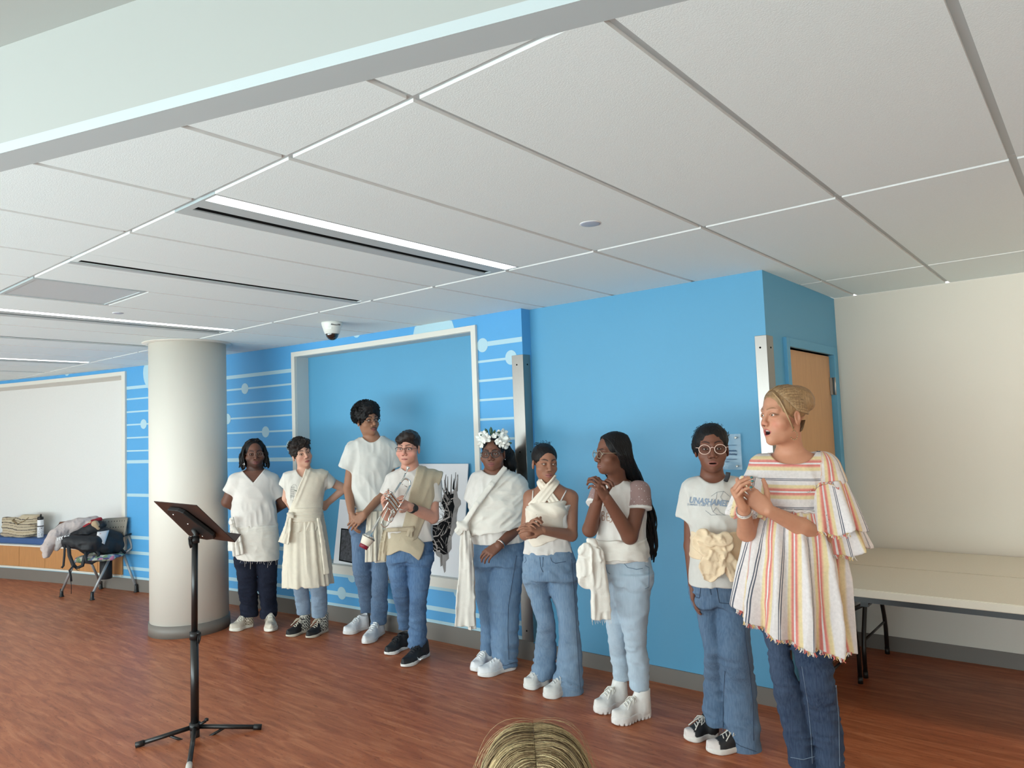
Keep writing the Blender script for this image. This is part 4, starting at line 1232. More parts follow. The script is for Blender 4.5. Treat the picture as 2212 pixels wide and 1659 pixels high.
def inked(P, objs, name, lines, r, material, parent, step=3.0):
    """printed lines that lie on the cloth"""
    mb = MB()
    for ln in lines:
        pts = []
        for (a, b) in zip(ln[:-1], ln[1:]):
            n = max(1, int(math.hypot(b[0]-a[0], b[1]-a[1])/step))
            pts += [onto(P, objs, a[0]+(b[0]-a[0])*i/n, a[1]+(b[1]-a[1])*i/n) for i in range(n)]
        pts.append(onto(P, objs, *ln[-1])); mb.tube(pts, r, 4)
    o = mb.build(name, material, parent)
    if len(lines) > 1: o['kind'] = 'stuff'
    return o
def text_on(P, objs, name, body, size_px, u, v, ang, material, parent, bold=0.0, shear=0.0, sx=1.0):
    me = text_mesh(body, 1.0, bold, 'CENTER', 0.0); ca, sa = math.cos(ang), math.sin(ang)
    for q in me.vertices:
        x = (q.co.x+q.co.y*shear)*size_px*sx; y = q.co.y*size_px
        q.co = Vector(onto(P, objs, u+x*ca+y*sa, v+x*sa-y*ca, .0022))
    me.materials.clear(); me.materials.append(material); me.name = name
    o = bpy.data.objects.new(name, me); COL.objects.link(o); o.parent = parent; return o
def curl_tubes(H, name, n, seed, region, r, turns, rad, length, material, parent, lift=.0):
    """many small curled strands on the hair surface; region(rnd) gives a head-space point and outward direction"""
    rnd = random.Random(seed); mb = MB()
    for i in range(n):
        p, d = region(rnd); d = unit(d); a = unit(np.cross(d, v3(rnd.uniform(-1, 1), rnd.uniform(-1, 1), rnd.uniform(-1, 1)))); b = np.cross(d, a)
        pts = []
        m = 7
        for q in range(m):
            t = q/(m-1); th = t*turns*2*PI
            pts.append(H.p(*(np.asarray(p)+d*length*t+rad*(a*math.cos(th)+b*math.sin(th)))))
        mb.tube(pts, r, 4, caps=False)
    o = mb.build(name, material, parent); o['kind'] = 'stuff'; return o
def P1():
    P = Person(558, 1362, 'person with shoulder-length locs and a white v-neck t-shirt, standing beside the column')
    H = Head(P, 549.5, 979.5, .02, yaw=6, pitch=-2, roll=-2, size=1.02)
    v = body_vol(P, 474, 945, 626, 1375, H)
    TR = [(1010, 536, 566, 0, .06), (1018, 518, 582, 0, .08), (1030, 503, 596, 0, .10), (1050, 503, 593, 0, .115), (1080, 502, 594, 0, .125), (1110, 500, 598, 0, .138), (1140, 500, 600, 0, .142), (1180, 502, 601, 0, .142)]
    v.loft(trunk(P, TR, .012), 0, 2.2)
    H.sculpt(v, jaw=1.08, nose=1.25, lips=1.25, mouth=1.08, smile=.8, cheek=1.15, ears=True, eye=.85)
    v.chain([H.p(0, -.018, -.05), P.L(551, 1016, .0), P.L(551, 1030, -.01)], [.060, .066, .085], .02)
    eL, eR = P.L(491, 1084, -.03), P.L(612, 1086, -.03)
    for sh, el, wr in ((P.L(510, 1042, 0), eL, P.L(520, 1104, -.17)), (P.L(587, 1042, 0), eR, P.L(585, 1108, -.17))):
        v.chain([sh, el, wr], [.056, .047, .034], .012)
        v.ell(wr, (.04, .03, .05), None, .02)
    lower_body(v, P, P.L(530, 1200), P.L(575, 1200), P.L(535, 1270), P.L(578, 1270), P.L(538, 1345), P.L(582, 1345), P.L(515, 1360, .1), P.L(586, 1360, .1))
    bd = v.build('body', M_SKIN, P.root, skin_color(P, H, (104, 68, 54), lip=(112, 66, 62), brow=(28, 20, 20), beard=(38, 28, 26), brow_w=1.1))
    slim(bd, H, BODY_KEEP, getattr(v, 'hands', None))
    H.eyes(0, 0)
    H.glasses((150, 130, 120), 'square', w=.048, h=.032, gap=.018, thick=.0009, lens=True)
    # shirt
    lo, hi = P.box(480, 1000, 622, 1190, -.18, .2)
    s = Vol(lo, hi, .0052)
    s.loft(P.rows(TR[:-1]+[(1172, 500, 601, 0, .146)]), 0, 2.2)
    for a, b, r0, r1, nx in ((P.L(510, 1041), P.L(494, 1070, -.02), .072, .066, -1), (P.L(587, 1041), P.L(603, 1078, -.02), .072, .066, 1)):
        c = s.child(lo, hi); c.cone(a, b, r0, r1); q = a+(b-a)*.86; c.plane(q, b-a, .004); s.merge(c, .03)
    s.folds(.0045, (10, 10, 9), 1, -9, 9, True, .03, 5)
    s.folds(.004, (26, 20, 8), 2, P.L(550, 1190)[2], P.L(550, 1080)[2])
    s.neck(P.L(547, 1030, .1)[0], P.L(547, 1043, .12)[2], .098, P.L(551, 1012, .05)[2], 'v')
    s.build('shirt', M_WHITE_T, P.root)
    # jeans
    pants(P, 'jeans', [(1205, 507, 553, 0), (1240, 512, 555, 0), (1280, 515, 556, 0), (1310, 519, 556, 0), (1340, 521, 556, 0)],
          [(1205, 553, 598, 0), (1240, 556, 598, 0), (1280, 559, 597, 0), (1310, 563, 597, 0), (1341, 564, 600, 0)],
          [(1165, 505, 599, 0), (1190, 505, 600, 0), (1212, 507, 599, 0)], denim('dark_navy_denim', (22, 27, 44), (38, 44, 64)), seed=1)
    shoe(P, P.G(545, 1352), P.G(497, 1366), dict(sole=(224, 220, 208), upper=(206, 196, 180), hs=.032, w=.05, side=(122, 108, 90), lace=(225, 220, 210)))
    shoe(P, P.G(583, 1346), P.G(586, 1367), dict(sole=(224, 220, 208), upper=(206, 196, 180), hs=.032, w=.05, side=(122, 108, 90), lace=(225, 220, 210)))
    # cloth round the hips, knotted at the viewer's left
    w = Vol(*P.box(490, 1120, 612, 1222, -.2, .26), .0052)
    w.loft(P.rows([(1133, 499, 600, 0, .147), (1150, 498, 602, 0, .155), (1175, 502, 603, 0, .16), (1195, 507, 603, 0, .163), (1210, 511, 603, 0, .165)]), 0, 2.2, cap=.004)
    zk = P.L(506, 1146)[2]
    w.disp(lambda x, y, z: -.006*(1-2*np.abs(vnoise(np.arctan2(z-zk, x+.20)*9, y*3, 0*x+.5)))*np.clip(1-(x+.2)/.5, .2, 1), .03)
    w.plane(P.L(550, 1206, 0), (-.10, 0, -1), .003)
    kp = P.L(505, 1142, .14)
    knot(w, kp, .026)
    w.ribbon([kp, P.L(511, 1165, .175), P.L(515, 1200, .185)], [.018, .034, .040], .006, (0, -1, 0), .004, 3, .006)
    w.ribbon([kp, P.L(500, 1160, .16), P.L(500, 1190, .165)], [.012, .022, .024], .005, (-.4, -1, 0), .004, 2, .005)
    w.ribbon([kp, P.L(501, 1128, .15), P.L(500, 1118, .13)], [.012, .018, .012], .006, (-.3, -1, 0), .004, 2, .004)
    w.folds(.003, (18, 14, 22), 9)
    hw = w.build('hip_cloth', M_WCLOTH, P.root)
    fr = MB()
    rnd = random.Random(3)
    for i in range(26):
        u = 510+i*3.6; p = P.L(u, 1203+.06*(i*3.6), .155*math.sin(PI*(.12+.76*i/26)))
        ln = rnd.uniform(.015, .05)*(2 if rnd.random() < .12 else 1)
        fr.tube([p, p+v3(rnd.uniform(-.006, .006), -.002, -ln*.5), p+v3(rnd.uniform(-.012, .012), -.002, -ln)], .0011, 4)
    fr.build('frayed_threads', M_WCLOTH, hw)
    # hair: parted locs
    hv = Vol(*H.bounds(.17), .0036)
    H.ell(hv, (0, -.022, .040), (.084, .098, .086))
    H.ell(hv, (0, .075, -.030), (.057, .07, .082), .012, 'sub')
    hv.plane(H.p(0, 0, -.045), H.R@v3(0, 0, -1), .01)
    hr = hv.build('hair', M_BLACKHAIR, P.root)
    lk = MB(); rnd = random.Random(5)
    for i in range(84):
        sx = -1 if i % 2 else 1
        a = rnd.uniform(.02, 1.0)      # from front of the face round to the back
        th = math.radians(52+a*125)
        bx, bf = sx*math.sin(th)*.084, math.cos(th)*.094-.02
        top = H.p(sx*rnd.uniform(.002, .03), .05-a*.11, .118+rnd.uniform(-.006, .004)-abs(a-.4)*.02)
        ln = rnd.uniform(.085, .135) if a < .75 else .12
        out = rnd.uniform(1.06, 1.34)
        pts = [top, H.p(bx*.72, bf*.8, .098), H.p(bx*1.02, bf, .045), H.p(bx*out, bf*1.02+.004, -.01), H.p(bx*out*1.04, bf, -.06), H.p(bx*out*rnd.uniform(.96, 1.12), bf+rnd.uniform(-.01, .012), .02-ln*1.15)]
        P8 = []
        for q in range(15):
            t = q/14*(len(pts)-1); k = min(int(t), len(pts)-2); P8.append(pts[k]+(pts[k+1]-pts[k])*(t-k)+(.006*math.sin(q*.9+i*1.7)*v3(1, .3, 0) if q > 4 else 0))
        lk.tube(P8, [.0066*(1+.22*math.sin(q*2.1+i))*(1 if q < 13 else .8) for q in range(15)], 6)
    o = lk.build('locs', M_BLACKHAIR, hr); o['kind'] = 'stuff'
    ms = mat('silver', (205, 205, 205), .2, 1.0)
    for sx, l in ((-1, .075), (1, .06)):
        p = H.p(sx*.082, .012, -.042); e = MB().tube([p, p+v3(0, -.01, -.02), p+v3(sx*.004, -.014, -l)], .0022, 6)
        e.tube([p+v3(sx*.004, -.014, -l*.55)+.008*v3(math.cos(a), 0, math.sin(a)) for a in np.linspace(0, 2*PI, 9)[:-1]], .0016, 5, closed=True, caps=False)
        e.build('earring', ms, P.root)
def P2():
    P = Person(664, 1382, 'person with short dark wavy hair in a cream muslin toga skirt and checkered high-top shoes')
    H = Head(P, 651.5, 981, .02, yaw=22, pitch=6, roll=-13, size=.93)
    v = body_vol(P, 600, 940, 762, 1390, H)
    TR = [(1012, 643, 671, 0, .05), (1020, 628, 689, 0, .065), (1030, 617, 703, 0, .08), (1046, 617, 702, 0, .09), (1070, 620, 697, 0, .095), (1095, 625, 695, 0, .095), (1118, 623, 697, 0, .10), (1145, 622, 699, 0, .11)]
    v.loft(trunk(P, TR, .010), 0, 2.2)
    H.sculpt(v, jaw=.98, nose=1.0, lips=.95, mouth=.95, chin=.9, eye=1.15)
    v.chain([H.p(0, -.02, -.05), P.L(657, 1013, -.005), P.L(657, 1030, -.01)], [.047, .048, .07], .02)
    for sh, el, wr in ((P.L(626, 1034, 0), P.L(619, 1076, -.03), P.L(634, 1102, -.13)), (P.L(699, 1034, 0), P.L(744, 1055, -.05), P.L(700, 1093, -.13))):
        v.chain([sh, el, wr], [.042, .034, .025], .01); v.ell(wr, (.035, .03, .04), None, .02)
    lower_body(v, P, P.L(644, 1210), P.L(682, 1210), P.L(650, 1290), P.L(688, 1290), P.L(655, 1355), P.L(692, 1355), P.L(638, 1372, .08), P.L(680, 1374, .08), ank=.018)
    bd = v.build('body', M_SKIN, P.root, skin_color(P, H, (206, 160, 138), lip=(176, 104, 98), brow=(46, 32, 28), brow_w=1.15, brow_h=.002, cheek=(214, 142, 124)))
    slim(bd, H, BODY_KEEP, getattr(v, 'hands', None))
    H.eyes(-.1, .05, (70, 48, 34))
    sh = tee(P, 'shirt', TR, None, ((P.L(626, 1033), P.L(615, 1052, -.015), .056, .050), (P.L(699, 1033), P.L(714, 1047, -.02), .056, .050)), (P.L(655, 1030, .07)[0], P.L(655, 1031, .08)[2], .062, P.L(657, 1008, .03)[2], 'u'), M_OFFWHITE)
    ink = mat('print_ink', (104, 106, 104), .7); grn = mat('print_green', (60, 88, 58), .7)
    inked(P, [sh], 'print', [[(634.5, 1046), (630, 1050), (628, 1058), (628, 1070), (629, 1082)], [(636, 1046), (641, 1050), (642, 1057), (640, 1062)], [(645, 1062), (646, 1052), (650, 1045), (655, 1041), (658, 1041)], [(650, 1060), (651, 1052), (655, 1046)], [(652, 1054), (653, 1056)],
          [(628, 1070), (634, 1073), (639, 1070)], [(639, 1066), (642, 1071), (648, 1068)], [(634, 1075), (631, 1084), (633, 1091)], [(640, 1073), (635, 1080), (637, 1088)]]+[[(629+i*2.0, 1050), (627.5+i*2.2, 1075)] for i in range(4)]+[[(628, 1054+4*i), (637, 1053+4*i)] for i in range(6)], .0007, ink, sh)
    inked(P, [sh], 'print', [[(636, 1059), (642, 1061), (647, 1060)], [(640, 1063), (646, 1061)], [(633, 1081), (634, 1087)]], .0024, grn, sh)
    pants(P, 'jeans', [(1215, 627, 663, 0), (1260, 630, 665, 0), (1300, 637, 668, 0), (1342, 642, 671, 0)], [(1215, 663, 703, 0), (1260, 668, 706, 0), (1300, 673, 707, 0), (1344, 675, 706, 0)], [(1160, 622, 700, 0), (1190, 622, 702, 0), (1222, 625, 703, 0)], denim('pale_blue_denim', (118, 144, 172), (142, 164, 188)), seed=2, hem_fold=.004)
    ck = dict(sole=(196, 188, 172), upper=(26, 25, 27), hs=.026, high=True, side=(196, 192, 180), lace=(205, 196, 178), w=.044)
    shoe(P, P.G(668, 1362), P.G(619, 1378), ck); shoe(P, P.G(706, 1362), P.G(663, 1381), ck)
    # skirt
    w = Vol(*P.box(596, 1095, 735, 1275, -.22, .24), .0055)
    SK = [(1104, 624, 697, 0, .11), (1122, 621, 699, 0, .115), (1150, 617, 704, 0, .125), (1190, 614, 710, 0, .135), (1230, 612, 715, 0, .14), (1262, 611, 719, 0, .145)]
    w.loft(P.rows(SK), 0, 2.3, cap=.003)
    w.disp(lambda x, y, z: -.0075*(1-2.1*np.abs(vnoise(np.arctan2(x, -y)*5.0+z*.8, z*1.2, 0*x)))*np.clip((P.L(650, 1105)[2]-z)/.12, .15, 1), .03)
    w.folds(.003, (14, 14, 16), 4)
    w.ribbon([P.L(688, 1118, .16), P.L(697, 1170, .17), P.L(706, 1240, .16)], [.012, .016, .022], .005, (.3, -1, 0), .006, 1, .002)
    w.ribbon([P.L(625, 1117, .10), P.L(620, 1145, .12), P.L(612, 1174, .12)], [.018, .03, .045], .005, (-.6, -1, 0), .004, 2, .006)
    w.build('skirt', M_MUSLIN, P.root)
    # sash over the shoulder
    w = Vol(*P.box(606, 1000, 740, 1130, -.2, .24), .005)
    w.loft(P.rows(TR, -.012), 0, 2.2); w.cone(P.L(690, 1027), P.L(704, 1031), .052, .05, .03)
    a, b = P.L(664, 1008, .06), P.L(626, 1103, .12); n = v3(-(b-a)[2], 0, (b-a)[0]); n = n if n[0] < 0 else -n
    w.plane(a, n, .003)
    a, b = P.L(709, 1020, .03), P.L(696, 1100, .08); n = v3(-(b-a)[2], 0, (b-a)[0]); n = n if n[0] > 0 else -n
    w.plane(a, n, .003)
    w.ell(P.L(656, 1008, .0), (.056, .075, .055), None, .004, 'sub')
    w.disp(lambda x, y, z: -.006*(1-2.0*np.abs(vnoise((x-.42*z)*26+3, z*2.5, y*3))), .03)
    w.folds(.002, (20, 20, 20), 8)
    w.build('sash', M_MUSLIN, P.root)
    w = Vol(*P.box(608, 1085, 712, 1135, -.2, .24), .0048)
    w.loft(P.rows([(1094, 625, 696, 0, .118), (1108, 623, 698, 0, .122), (1124, 622, 700, 0, .125)]), 0, 2.3, cap=.006)
    w.disp(lambda x, y, z: -.004*np.sin((z+.03*x)*260+6*x), .02)
    knot(w, P.L(628, 1113, .11), .028); w.build('belt', M_MUSLIN, P.root)
    # hair
    hv = Vol(*H.bounds(.17), .0032)
    H.ell(hv, (0, -.018, .048), (.088, .104, .090)); H.ell(hv, (.02, .045, .090), (.062, .058, .040), .02); H.ell(hv, (-.03, .035, .085), (.055, .055, .04), .02)
    H.ell(hv, (.0, .085, -.034), (.068, .075, .082), .010, 'sub'); hv.plane(H.p(0, 0, -.055), H.R@v3(0, 0, -1), .015)
    H.ell(hv, (.076, .0, -.03), (.02, .03, .04), .01, 'sub'); H.ell(hv, (-.082, .0, -.035), (.02, .022, .03), .01, 'sub')
    hv.disp(lambda x, y, z: -.008*vnoise(x*48, y*48, z*48)-.004*vnoise(x*110, y*110, z*110), .03)
    hr = hv.build('hair', hair_mat('dark_brown_hair', (40, 33, 30), .55), P.root)
    def reg(rnd):
        a = rnd.uniform(0, 2*PI); e = rnd.uniform(.25, 1.45); d = v3(math.cos(a)*math.cos(e), math.sin(a)*math.cos(e), math.sin(e))
        if d[1] > .2 and e < .75: e = rnd.uniform(.8, 1.4); d = v3(math.cos(a)*math.cos(e), math.sin(a)*math.cos(e), math.sin(e))
        return v3(0, -.012, .050)+d*v3(.088, .102, .092), d+v3(0, .3, -.5)
    curl_tubes(H, 'curls', 260, 4, reg, .0021, 1.1, .007, .018, MATS['dark_brown_hair'], hr)

def P3():
    P = Person(790, 1386, 'tall person with a round black afro and plain white t-shirt, hands crossed in front')
    H = Head(P, 794, 908, .02, yaw=30, pitch=0, roll=-4, size=1.02)
    v = body_vol(P, 722, 862, 880, 1400, H, hands=(742, 1098, 800, 1156))
    TR = [(944, 776, 830, 0, .055), (953, 764, 845, 0, .075), (964, 755, 856, 0, .09), (985, 754, 855, 0, .105), (1010, 757, 850, 0, .115), (1050, 761, 843, 0, .115), (1090, 765, 840, 0, .115), (1106, 766, 839, 0, .118)]
    v.loft(trunk(P, TR, .014), 0, 2.2)
    H.sculpt(v, jaw=.97, nose=1.12, lips=1.15, mouth=.98, chin=1.0)
    v.chain([H.p(0, -.02, -.05), P.L(803, 944, -.005), P.L(805, 962, -.01)], [.056, .058, .08], .02)
    wL, wR = P.L(759, 1106, .13), P.L(788, 1110, .19)
    v.chain([P.L(765, 976, 0), P.L(752, 1056, .0), wL], [.046, .038, .027], .01)
    c = v.child(*P.box(770, 960, 870, 1130, -.1, .3)); c.chain([P.L(845, 976, 0), P.L(838, 1056, .05), wR], [.046, .038, .027], .01); v.merge(c, .006)
    hand(v, wL, P.L(760, 1130, .14)-wL, v3(.9, .3, -.2), 1, .98, (22, 24, 18))
    hand(v, wR, P.L(766, 1130, .18)-wR, v3(.25, 1, -.3), -1, .98, (14, 22, 16))
    lower_body(v, P, P.L(778, 1150), P.L(820, 1150), P.L(782, 1250), P.L(820, 1250), P.L(793, 1355), P.L(820, 1362), P.L(762, 1368, .08), P.L(800, 1385, .08))
    bd = v.build('body', M_SKIN, P.root, skin_color(P, H, (156, 112, 88), lip=(150, 92, 84), brow=(26, 20, 20), moustache=(58, 42, 36), brow_w=1.25))
    slim(bd, H, BODY_KEEP, getattr(v, 'hands', None))
    H.eyes(.55, .05, (50, 34, 24))
    H.glasses((22, 20, 22), 'square', w=.048, h=.030, gap=.018, thick=.0013)
    tee(P, 'shirt', TR, None, ((P.L(765, 974), P.L(748, 1013, 0), .070, .066), (P.L(845, 974), P.L(853, 1009, 0), .070, .066)), (P.L(803, 950, .06)[0], P.L(803, 955.5, .07)[2], .082, P.L(803, 939, .03)[2], 'u'), mat('grey_white_jersey', (214, 212, 206), .9, vary=.03, vscale=25, bump=.18, bscale=350, spec=.15), folds=((.006, (9, 9, 5), 3), (.004, (24, 20, 8), 4)))
    pants(P, 'jeans', [(1130, 757, 801, 0), (1180, 760, 802, 0), (1240, 763, 804, 0), (1290, 774, 805, .03), (1348, 781, 809, .02)], [(1130, 800, 841, 0), (1190, 802, 839, 0), (1250, 803, 838, .04), (1310, 803, 837, .02), (1358, 802, 834, 0)], [(1088, 763, 838, 0), (1115, 759, 840, 0), (1145, 757, 841, 0)], denim('mid_blue_denim', (72, 100, 136), (108, 134, 166)), seed=3)
    wh = dict(upper=(226, 226, 228), sole=(222, 220, 218), hs=.034, w=.050, lace=(230, 230, 230))
    shoe(P, P.G(795, 1356), P.G(743, 1373), wh); shoe(P, P.G(826, 1366), P.G(787, 1394), wh)
    w = Vol(*P.box(752, 1085, 850, 1225, -.16, .26), .005)
    w.loft(P.rows([(1096, 764, 840, 0, .120), (1104, 763, 841, 0, .124), (1112, 763, 841, 0, .124)]), 0, 2.2, cap=.004)
    w.ribbon([P.L(804, 1104, .15), P.L(802, 1150, .155), P.L(801, 1214, .15)], [.036, .040, .042], .006, (0, -1, 0), .004, 3, .006)
    w.ribbon([P.L(823, 1104, .13), P.L(823, 1150, .13), P.L(824, 1215, .12)], [.040, .046, .050], .006, (.1, -1, 0), .004, 3, .007, 2)
    w.build('waist_sash', M_MUSLIN, P.root)
    hv = Vol(*H.bounds(.19), .0036)
    H.ell(hv, (0, -.020, .052), (.108, .112, .102)); H.ell(hv, (0, .050, .098), (.075, .055, .045), .03)
    H.ell(hv, (0, .095, -.030), (.068, .082, .082), .010, 'sub'); hv.plane(H.p(0, 0, -.05), H.R@v3(0, .5, -1), .02)
    for sx in (-1, 1): H.ell(hv, (sx*.095, .012, -.025), (.03, .035, .042), .01, 'sub')
    hv.disp(lambda x, y, z: -.007*vnoise(x*60, y*60, z*60)-.004*vnoise(x*130, y*130, z*130), .03)
    hr = hv.build('hair', M_BLACKHAIR, P.root)
    def reg(rnd):
        while True:
            d = v3(rnd.gauss(0, 1), rnd.gauss(0, 1), rnd.gauss(0, 1)); d = unit(d)
            if d[2] > -.55 and not (d[1] > .25 and d[2] < (.50 if d[1] > .6 else .30)): break
        return v3(0, -.018, .052)+d*v3(.106, .110, .102), d+v3(rnd.gauss(0, .5), rnd.gauss(0, .5), rnd.gauss(0, .5))
    curl_tubes(H, 'curls', 640, 8, reg, .0024, 1.3, .006, .013, M_BLACKHAIR, hr)

def P4():
    P = Person(884, 1434, 'person with glasses and beige linen draped over one shoulder, holding the silver trumpet')
    H = Head(P, 882, 968, .03, yaw=-20, pitch=-2, roll=2, size=1.0)
    v = body_vol(P, 800, 922, 972, 1450, H, t1=.36, hands=(808, 1062, 892, 1112))
    TR = [(1009, 866, 906, 0, .055), (1017, 853, 924, 0, .075), (1027, 845, 938, 0, .09), (1045, 840, 942, 0, .105), (1080, 839, 940, 0, .118), (1120, 838, 936, 0, .125), (1150, 837, 935, 0, .128), (1176, 838, 935, 0, .13)]
    v.loft(trunk(P, TR, .012), 0, 2.2)
    H.sculpt(v, jaw=1.06, nose=1.0, lips=.62, mouth=.98, cheek=1.1, chin=1.0)
    v.chain([H.p(0, -.02, -.05), P.L(886, 1008, -.005), P.L(887, 1024, -.01)], [.056, .058, .08], .02)
    wL, wR = P.L(836, 1098, .20), P.L(884, 1095, .22)
    v.chain([P.L(852, 1042, 0), P.L(838, 1112, .03), wL], [.050, .042, .029], .01)
    c = v.child(*P.box(860, 1010, 975, 1150, -.12, .32)); c.chain([P.L(932, 1042, 0), P.L(934, 1117, .05), wR], [.054, .046, .030], .012); v.merge(c, .008)
    hand(v, wL, P.L(826, 1076, .245)-wL, v3(.9, -.4, .3), 1, .95, (48, 55, 30))
    hand(v, wR, P.L(858, 1084, .26)-wR, v3(-.25, -.75, .55), -1, .95, (45, 50, 35), thumb=(55, 15, 10))
    lower_body(v, P, P.L(860, 1200), P.L(908, 1200), P.L(866, 1290), P.L(904, 1300), P.L(874, 1388), P.L(902, 1405), P.L(850, 1408, .08), P.L(886, 1432, .08))
    bd = v.build('body', M_SKIN, P.root, skin_color(P, H, (206, 152, 132), lip=(184, 112, 104), brow=(74, 56, 46), brow_w=1.05, cheek=(218, 132, 118)))
    slim(bd, H, BODY_KEEP, getattr(v, 'hands', None))
    H.eyes(.02, 0, (86, 96, 100))
    H.glasses((30, 32, 36), 'square', w=.052, h=.030, gap=.016, thick=.0015, top_only=True)
    s = tee(P, 'shirt', TR, (880, 1174, .1), ((P.L(852, 1041), P.L(837, 1070, .01), .064, .060), (P.L(932, 1041), P.L(934, 1083, .02), .068, .062)), (P.L(884, 1016, .07)[0], P.L(883, 1019, .08)[2], .072, P.L(886, 1004, .03)[2], 'u'), M_WHITE_T)
    pants(P, 'jeans', [(1200, 837, 883, 0), (1240, 840, 884, 0), (1290, 848, 885, .02), (1340, 857, 887, 0), (1388, 862, 888, 0)], [(1200, 880, 934, .02), (1240, 882, 930, .03), (1290, 884, 923, .05), (1340, 885, 921, .02), (1407, 882, 921, 0)], [(1150, 840, 932, 0), (1185, 837, 934, 0), (1210, 837, 934, 0)], denim('strong_blue_denim', (62, 98, 146), (100, 134, 172)), seed=4)
    bk = dict(upper=(30, 30, 33), sole=(228, 226, 222), hs=.028, w=.047, lace=(34, 34, 36))
    shoe(P, P.G(880, 1398), P.G(833, 1417), bk); sR = shoe(P, P.G(924, 1414), P.G(869, 1444), bk)
    wm = mat('white_logo', (236, 236, 236), .5)
    sw = [(901, 1419), (903, 1425), (908, 1426), (914, 1421), (924, 1410)]; sl = [(901, 1419), (905, 1422), (909, 1423), (915, 1419), (924, 1410)]
    m = MB(); A = [onto(P, [sR], *p) for p in sw]; B = [onto(P, [sR], *p) for p in sl]
    m.add(A+B, [(i, i+1, 6+i, 5+i) for i in range(4)]); m.build('white_logo', wm, sR)
    # linen over the shoulder, tied at the waist
    w = Vol(*P.box(825, 995, 975, 1165, -.22, .24), .005)
    w.loft(P.rows(TR, -.014), 0, 2.2); w.cone(P.L(905, 1021), P.L(944, 1035), .05, .062, .03); w.cone(P.L(938, 1036), P.L(947, 1058, -.06), .06, .05, .02)
    w.plane(P.L(905, 1160), v3(0, 0, -1))
    for (ua, va, ub, vb, sg, ta) in ((903, 1003, 868, 1140, -1, .09), (956, 1026, 912, 1140, 1, .06)):
        a, b = P.L(ua, va, ta), P.L(ub, vb, ta+.06); n = v3(-(b-a)[2], 0, (b-a)[0]); n = n if n[0]*sg > 0 else -n
        w.plane(a, n, .003)
    w.ell(P.L(885, 1006, 0), (.060, .08, .055), None, .004, 'sub')
    w.disp(lambda x, y, z: -.006*(1-2.0*np.abs(vnoise((x-.28*z)*24+1, z*3, y*3))), .03)
    w.build('shoulder_drape', M_LINEN, P.root)
    w = Vol(*P.box(818, 1130, 952, 1225, -.2, .26), .005)
    w.loft(P.rows([(1146, 838, 934, 0, .135), (1165, 837, 934, 0, .145), (1190, 836, 936, 0, .15), (1212, 836, 938, 0, .152)]), 0, 2.2, cap=.003)
    zz = lambda u, vv: P.L(u, vv, .15)
    q0, q1, q2, q3 = zz(828, 1210), zz(864, 1188), zz(886, 1195), zz(906, 1213)
    def hem(x, y, z):
        h = np.interp(np.broadcast_to(x, x.shape).ravel(), [q0[0], q1[0], q2[0], q3[0]], [q0[2], q1[2], q2[2], q3[2]]).reshape(x.shape)
        return (h-z)*.85+0*y
    w.cut(hem, .003)
    a, b = P.L(893, 1148, .14), P.L(919, 1178, .15); n = v3(-(b-a)[2], 0, (b-a)[0]); n = n if n[0] > 0 else -n
    w.plane(a, n, .003)
    a, b = P.L(919, 1176, .15), P.L(905, 1212, .15); n = v3(-(b-a)[2], 0, (b-a)[0]); n = n if n[0] > 0 else -n
    w.plane(a, n, .003)
    w.plane((0, .0, 0), (0, 1, 0))
    w.disp(lambda x, y, z: -.006*(1-2.0*np.abs(vnoise((x+.5*z)*18+1, z*9, y*3))), .03)
    ap = w.build('apron_cloth', M_LINEN, P.root)
    w = Vol(*P.box(818, 1130, 952, 1225, -.2, .28), .0045)
    w.ribbon([P.L(836, 1145, .10), P.L(858, 1144, .150), P.L(880, 1143, .155), P.L(894, 1141, .15)], [.012, .010, .010, .012], .006, (0, -1, 0), .004, 1, .002)
    knot(w, P.L(889, 1143, .155), .018); w.ribbon([P.L(887, 1145, .16), P.L(883, 1160, .165)], [.012, .022], .005, (0, -1, 0), .004, 2, .003)
    w.ribbon([P.L(838, 1146, .05), P.L(832, 1180, .05), P.L(829, 1212, .04)], [.03, .036, .04], .006, (-.2, -1, 0), .004, 3, .006)
    w.build('waist_tie', M_LINEN, P.root)
    # watch
    q = wR+(P.L(934, 1117, .05)-wR)*.12; ax = unit(P.L(934, 1117, .05)-wR)
    M = Matrix.Translation(Vector(q)) @ Vector(ax).to_track_quat('Z', 'Y').to_matrix().to_4x4()
    MB().lathe([(.031, -.012), (.035, -.011), (.035, .011), (.031, .012)], 24, 0, M).build('watch_strap', mat('black_rubber', (26, 26, 28), .5), P.root)
    fd = unit(v3(-.2, -1, .35)); fd = unit(fd-ax*(fd@ax)); M2 = Matrix.Translation(Vector(q+fd*.033)) @ Vector(fd).to_track_quat('Z', 'Y').to_matrix().to_4x4()
    MB().lathe([(.021, -.004), (.022, .004), (.019, .008), (.016, .0085), (0, .0085)], 24, 0, M2).build('watch_case', mat('black_rubber', (26, 26, 28), .5), P.root)
    hv = Vol(*H.bounds(.17), .0034)
    H.ell(hv, (0, -.016, .046), (.082, .102, .084)); H.ell(hv, (.02, .05, .088), (.06, .05, .034), .02); H.ell(hv, (-.035, .060, .060), (.038, .036, .030), .02)
    H.ell(hv, (.012, .095, -.040), (.070, .080, .088), .008, 'sub'); hv.plane(H.p(0, 0, -.05), H.R@v3(0, .5, -1), .015)
    for sx in (-1, 1): H.ell(hv, (sx*.088, .010, -.03), (.022, .035, .045), .01, 'sub')
    hv.disp(lambda x, y, z: -.005*vnoise(x*40, y*40, z*40+x*30)-.002*vnoise(x*150, y*60, z*60), .03)
    hv.build('hair', hair_mat('espresso_hair', (42, 33, 30), .45), P.root)
    return P, bd
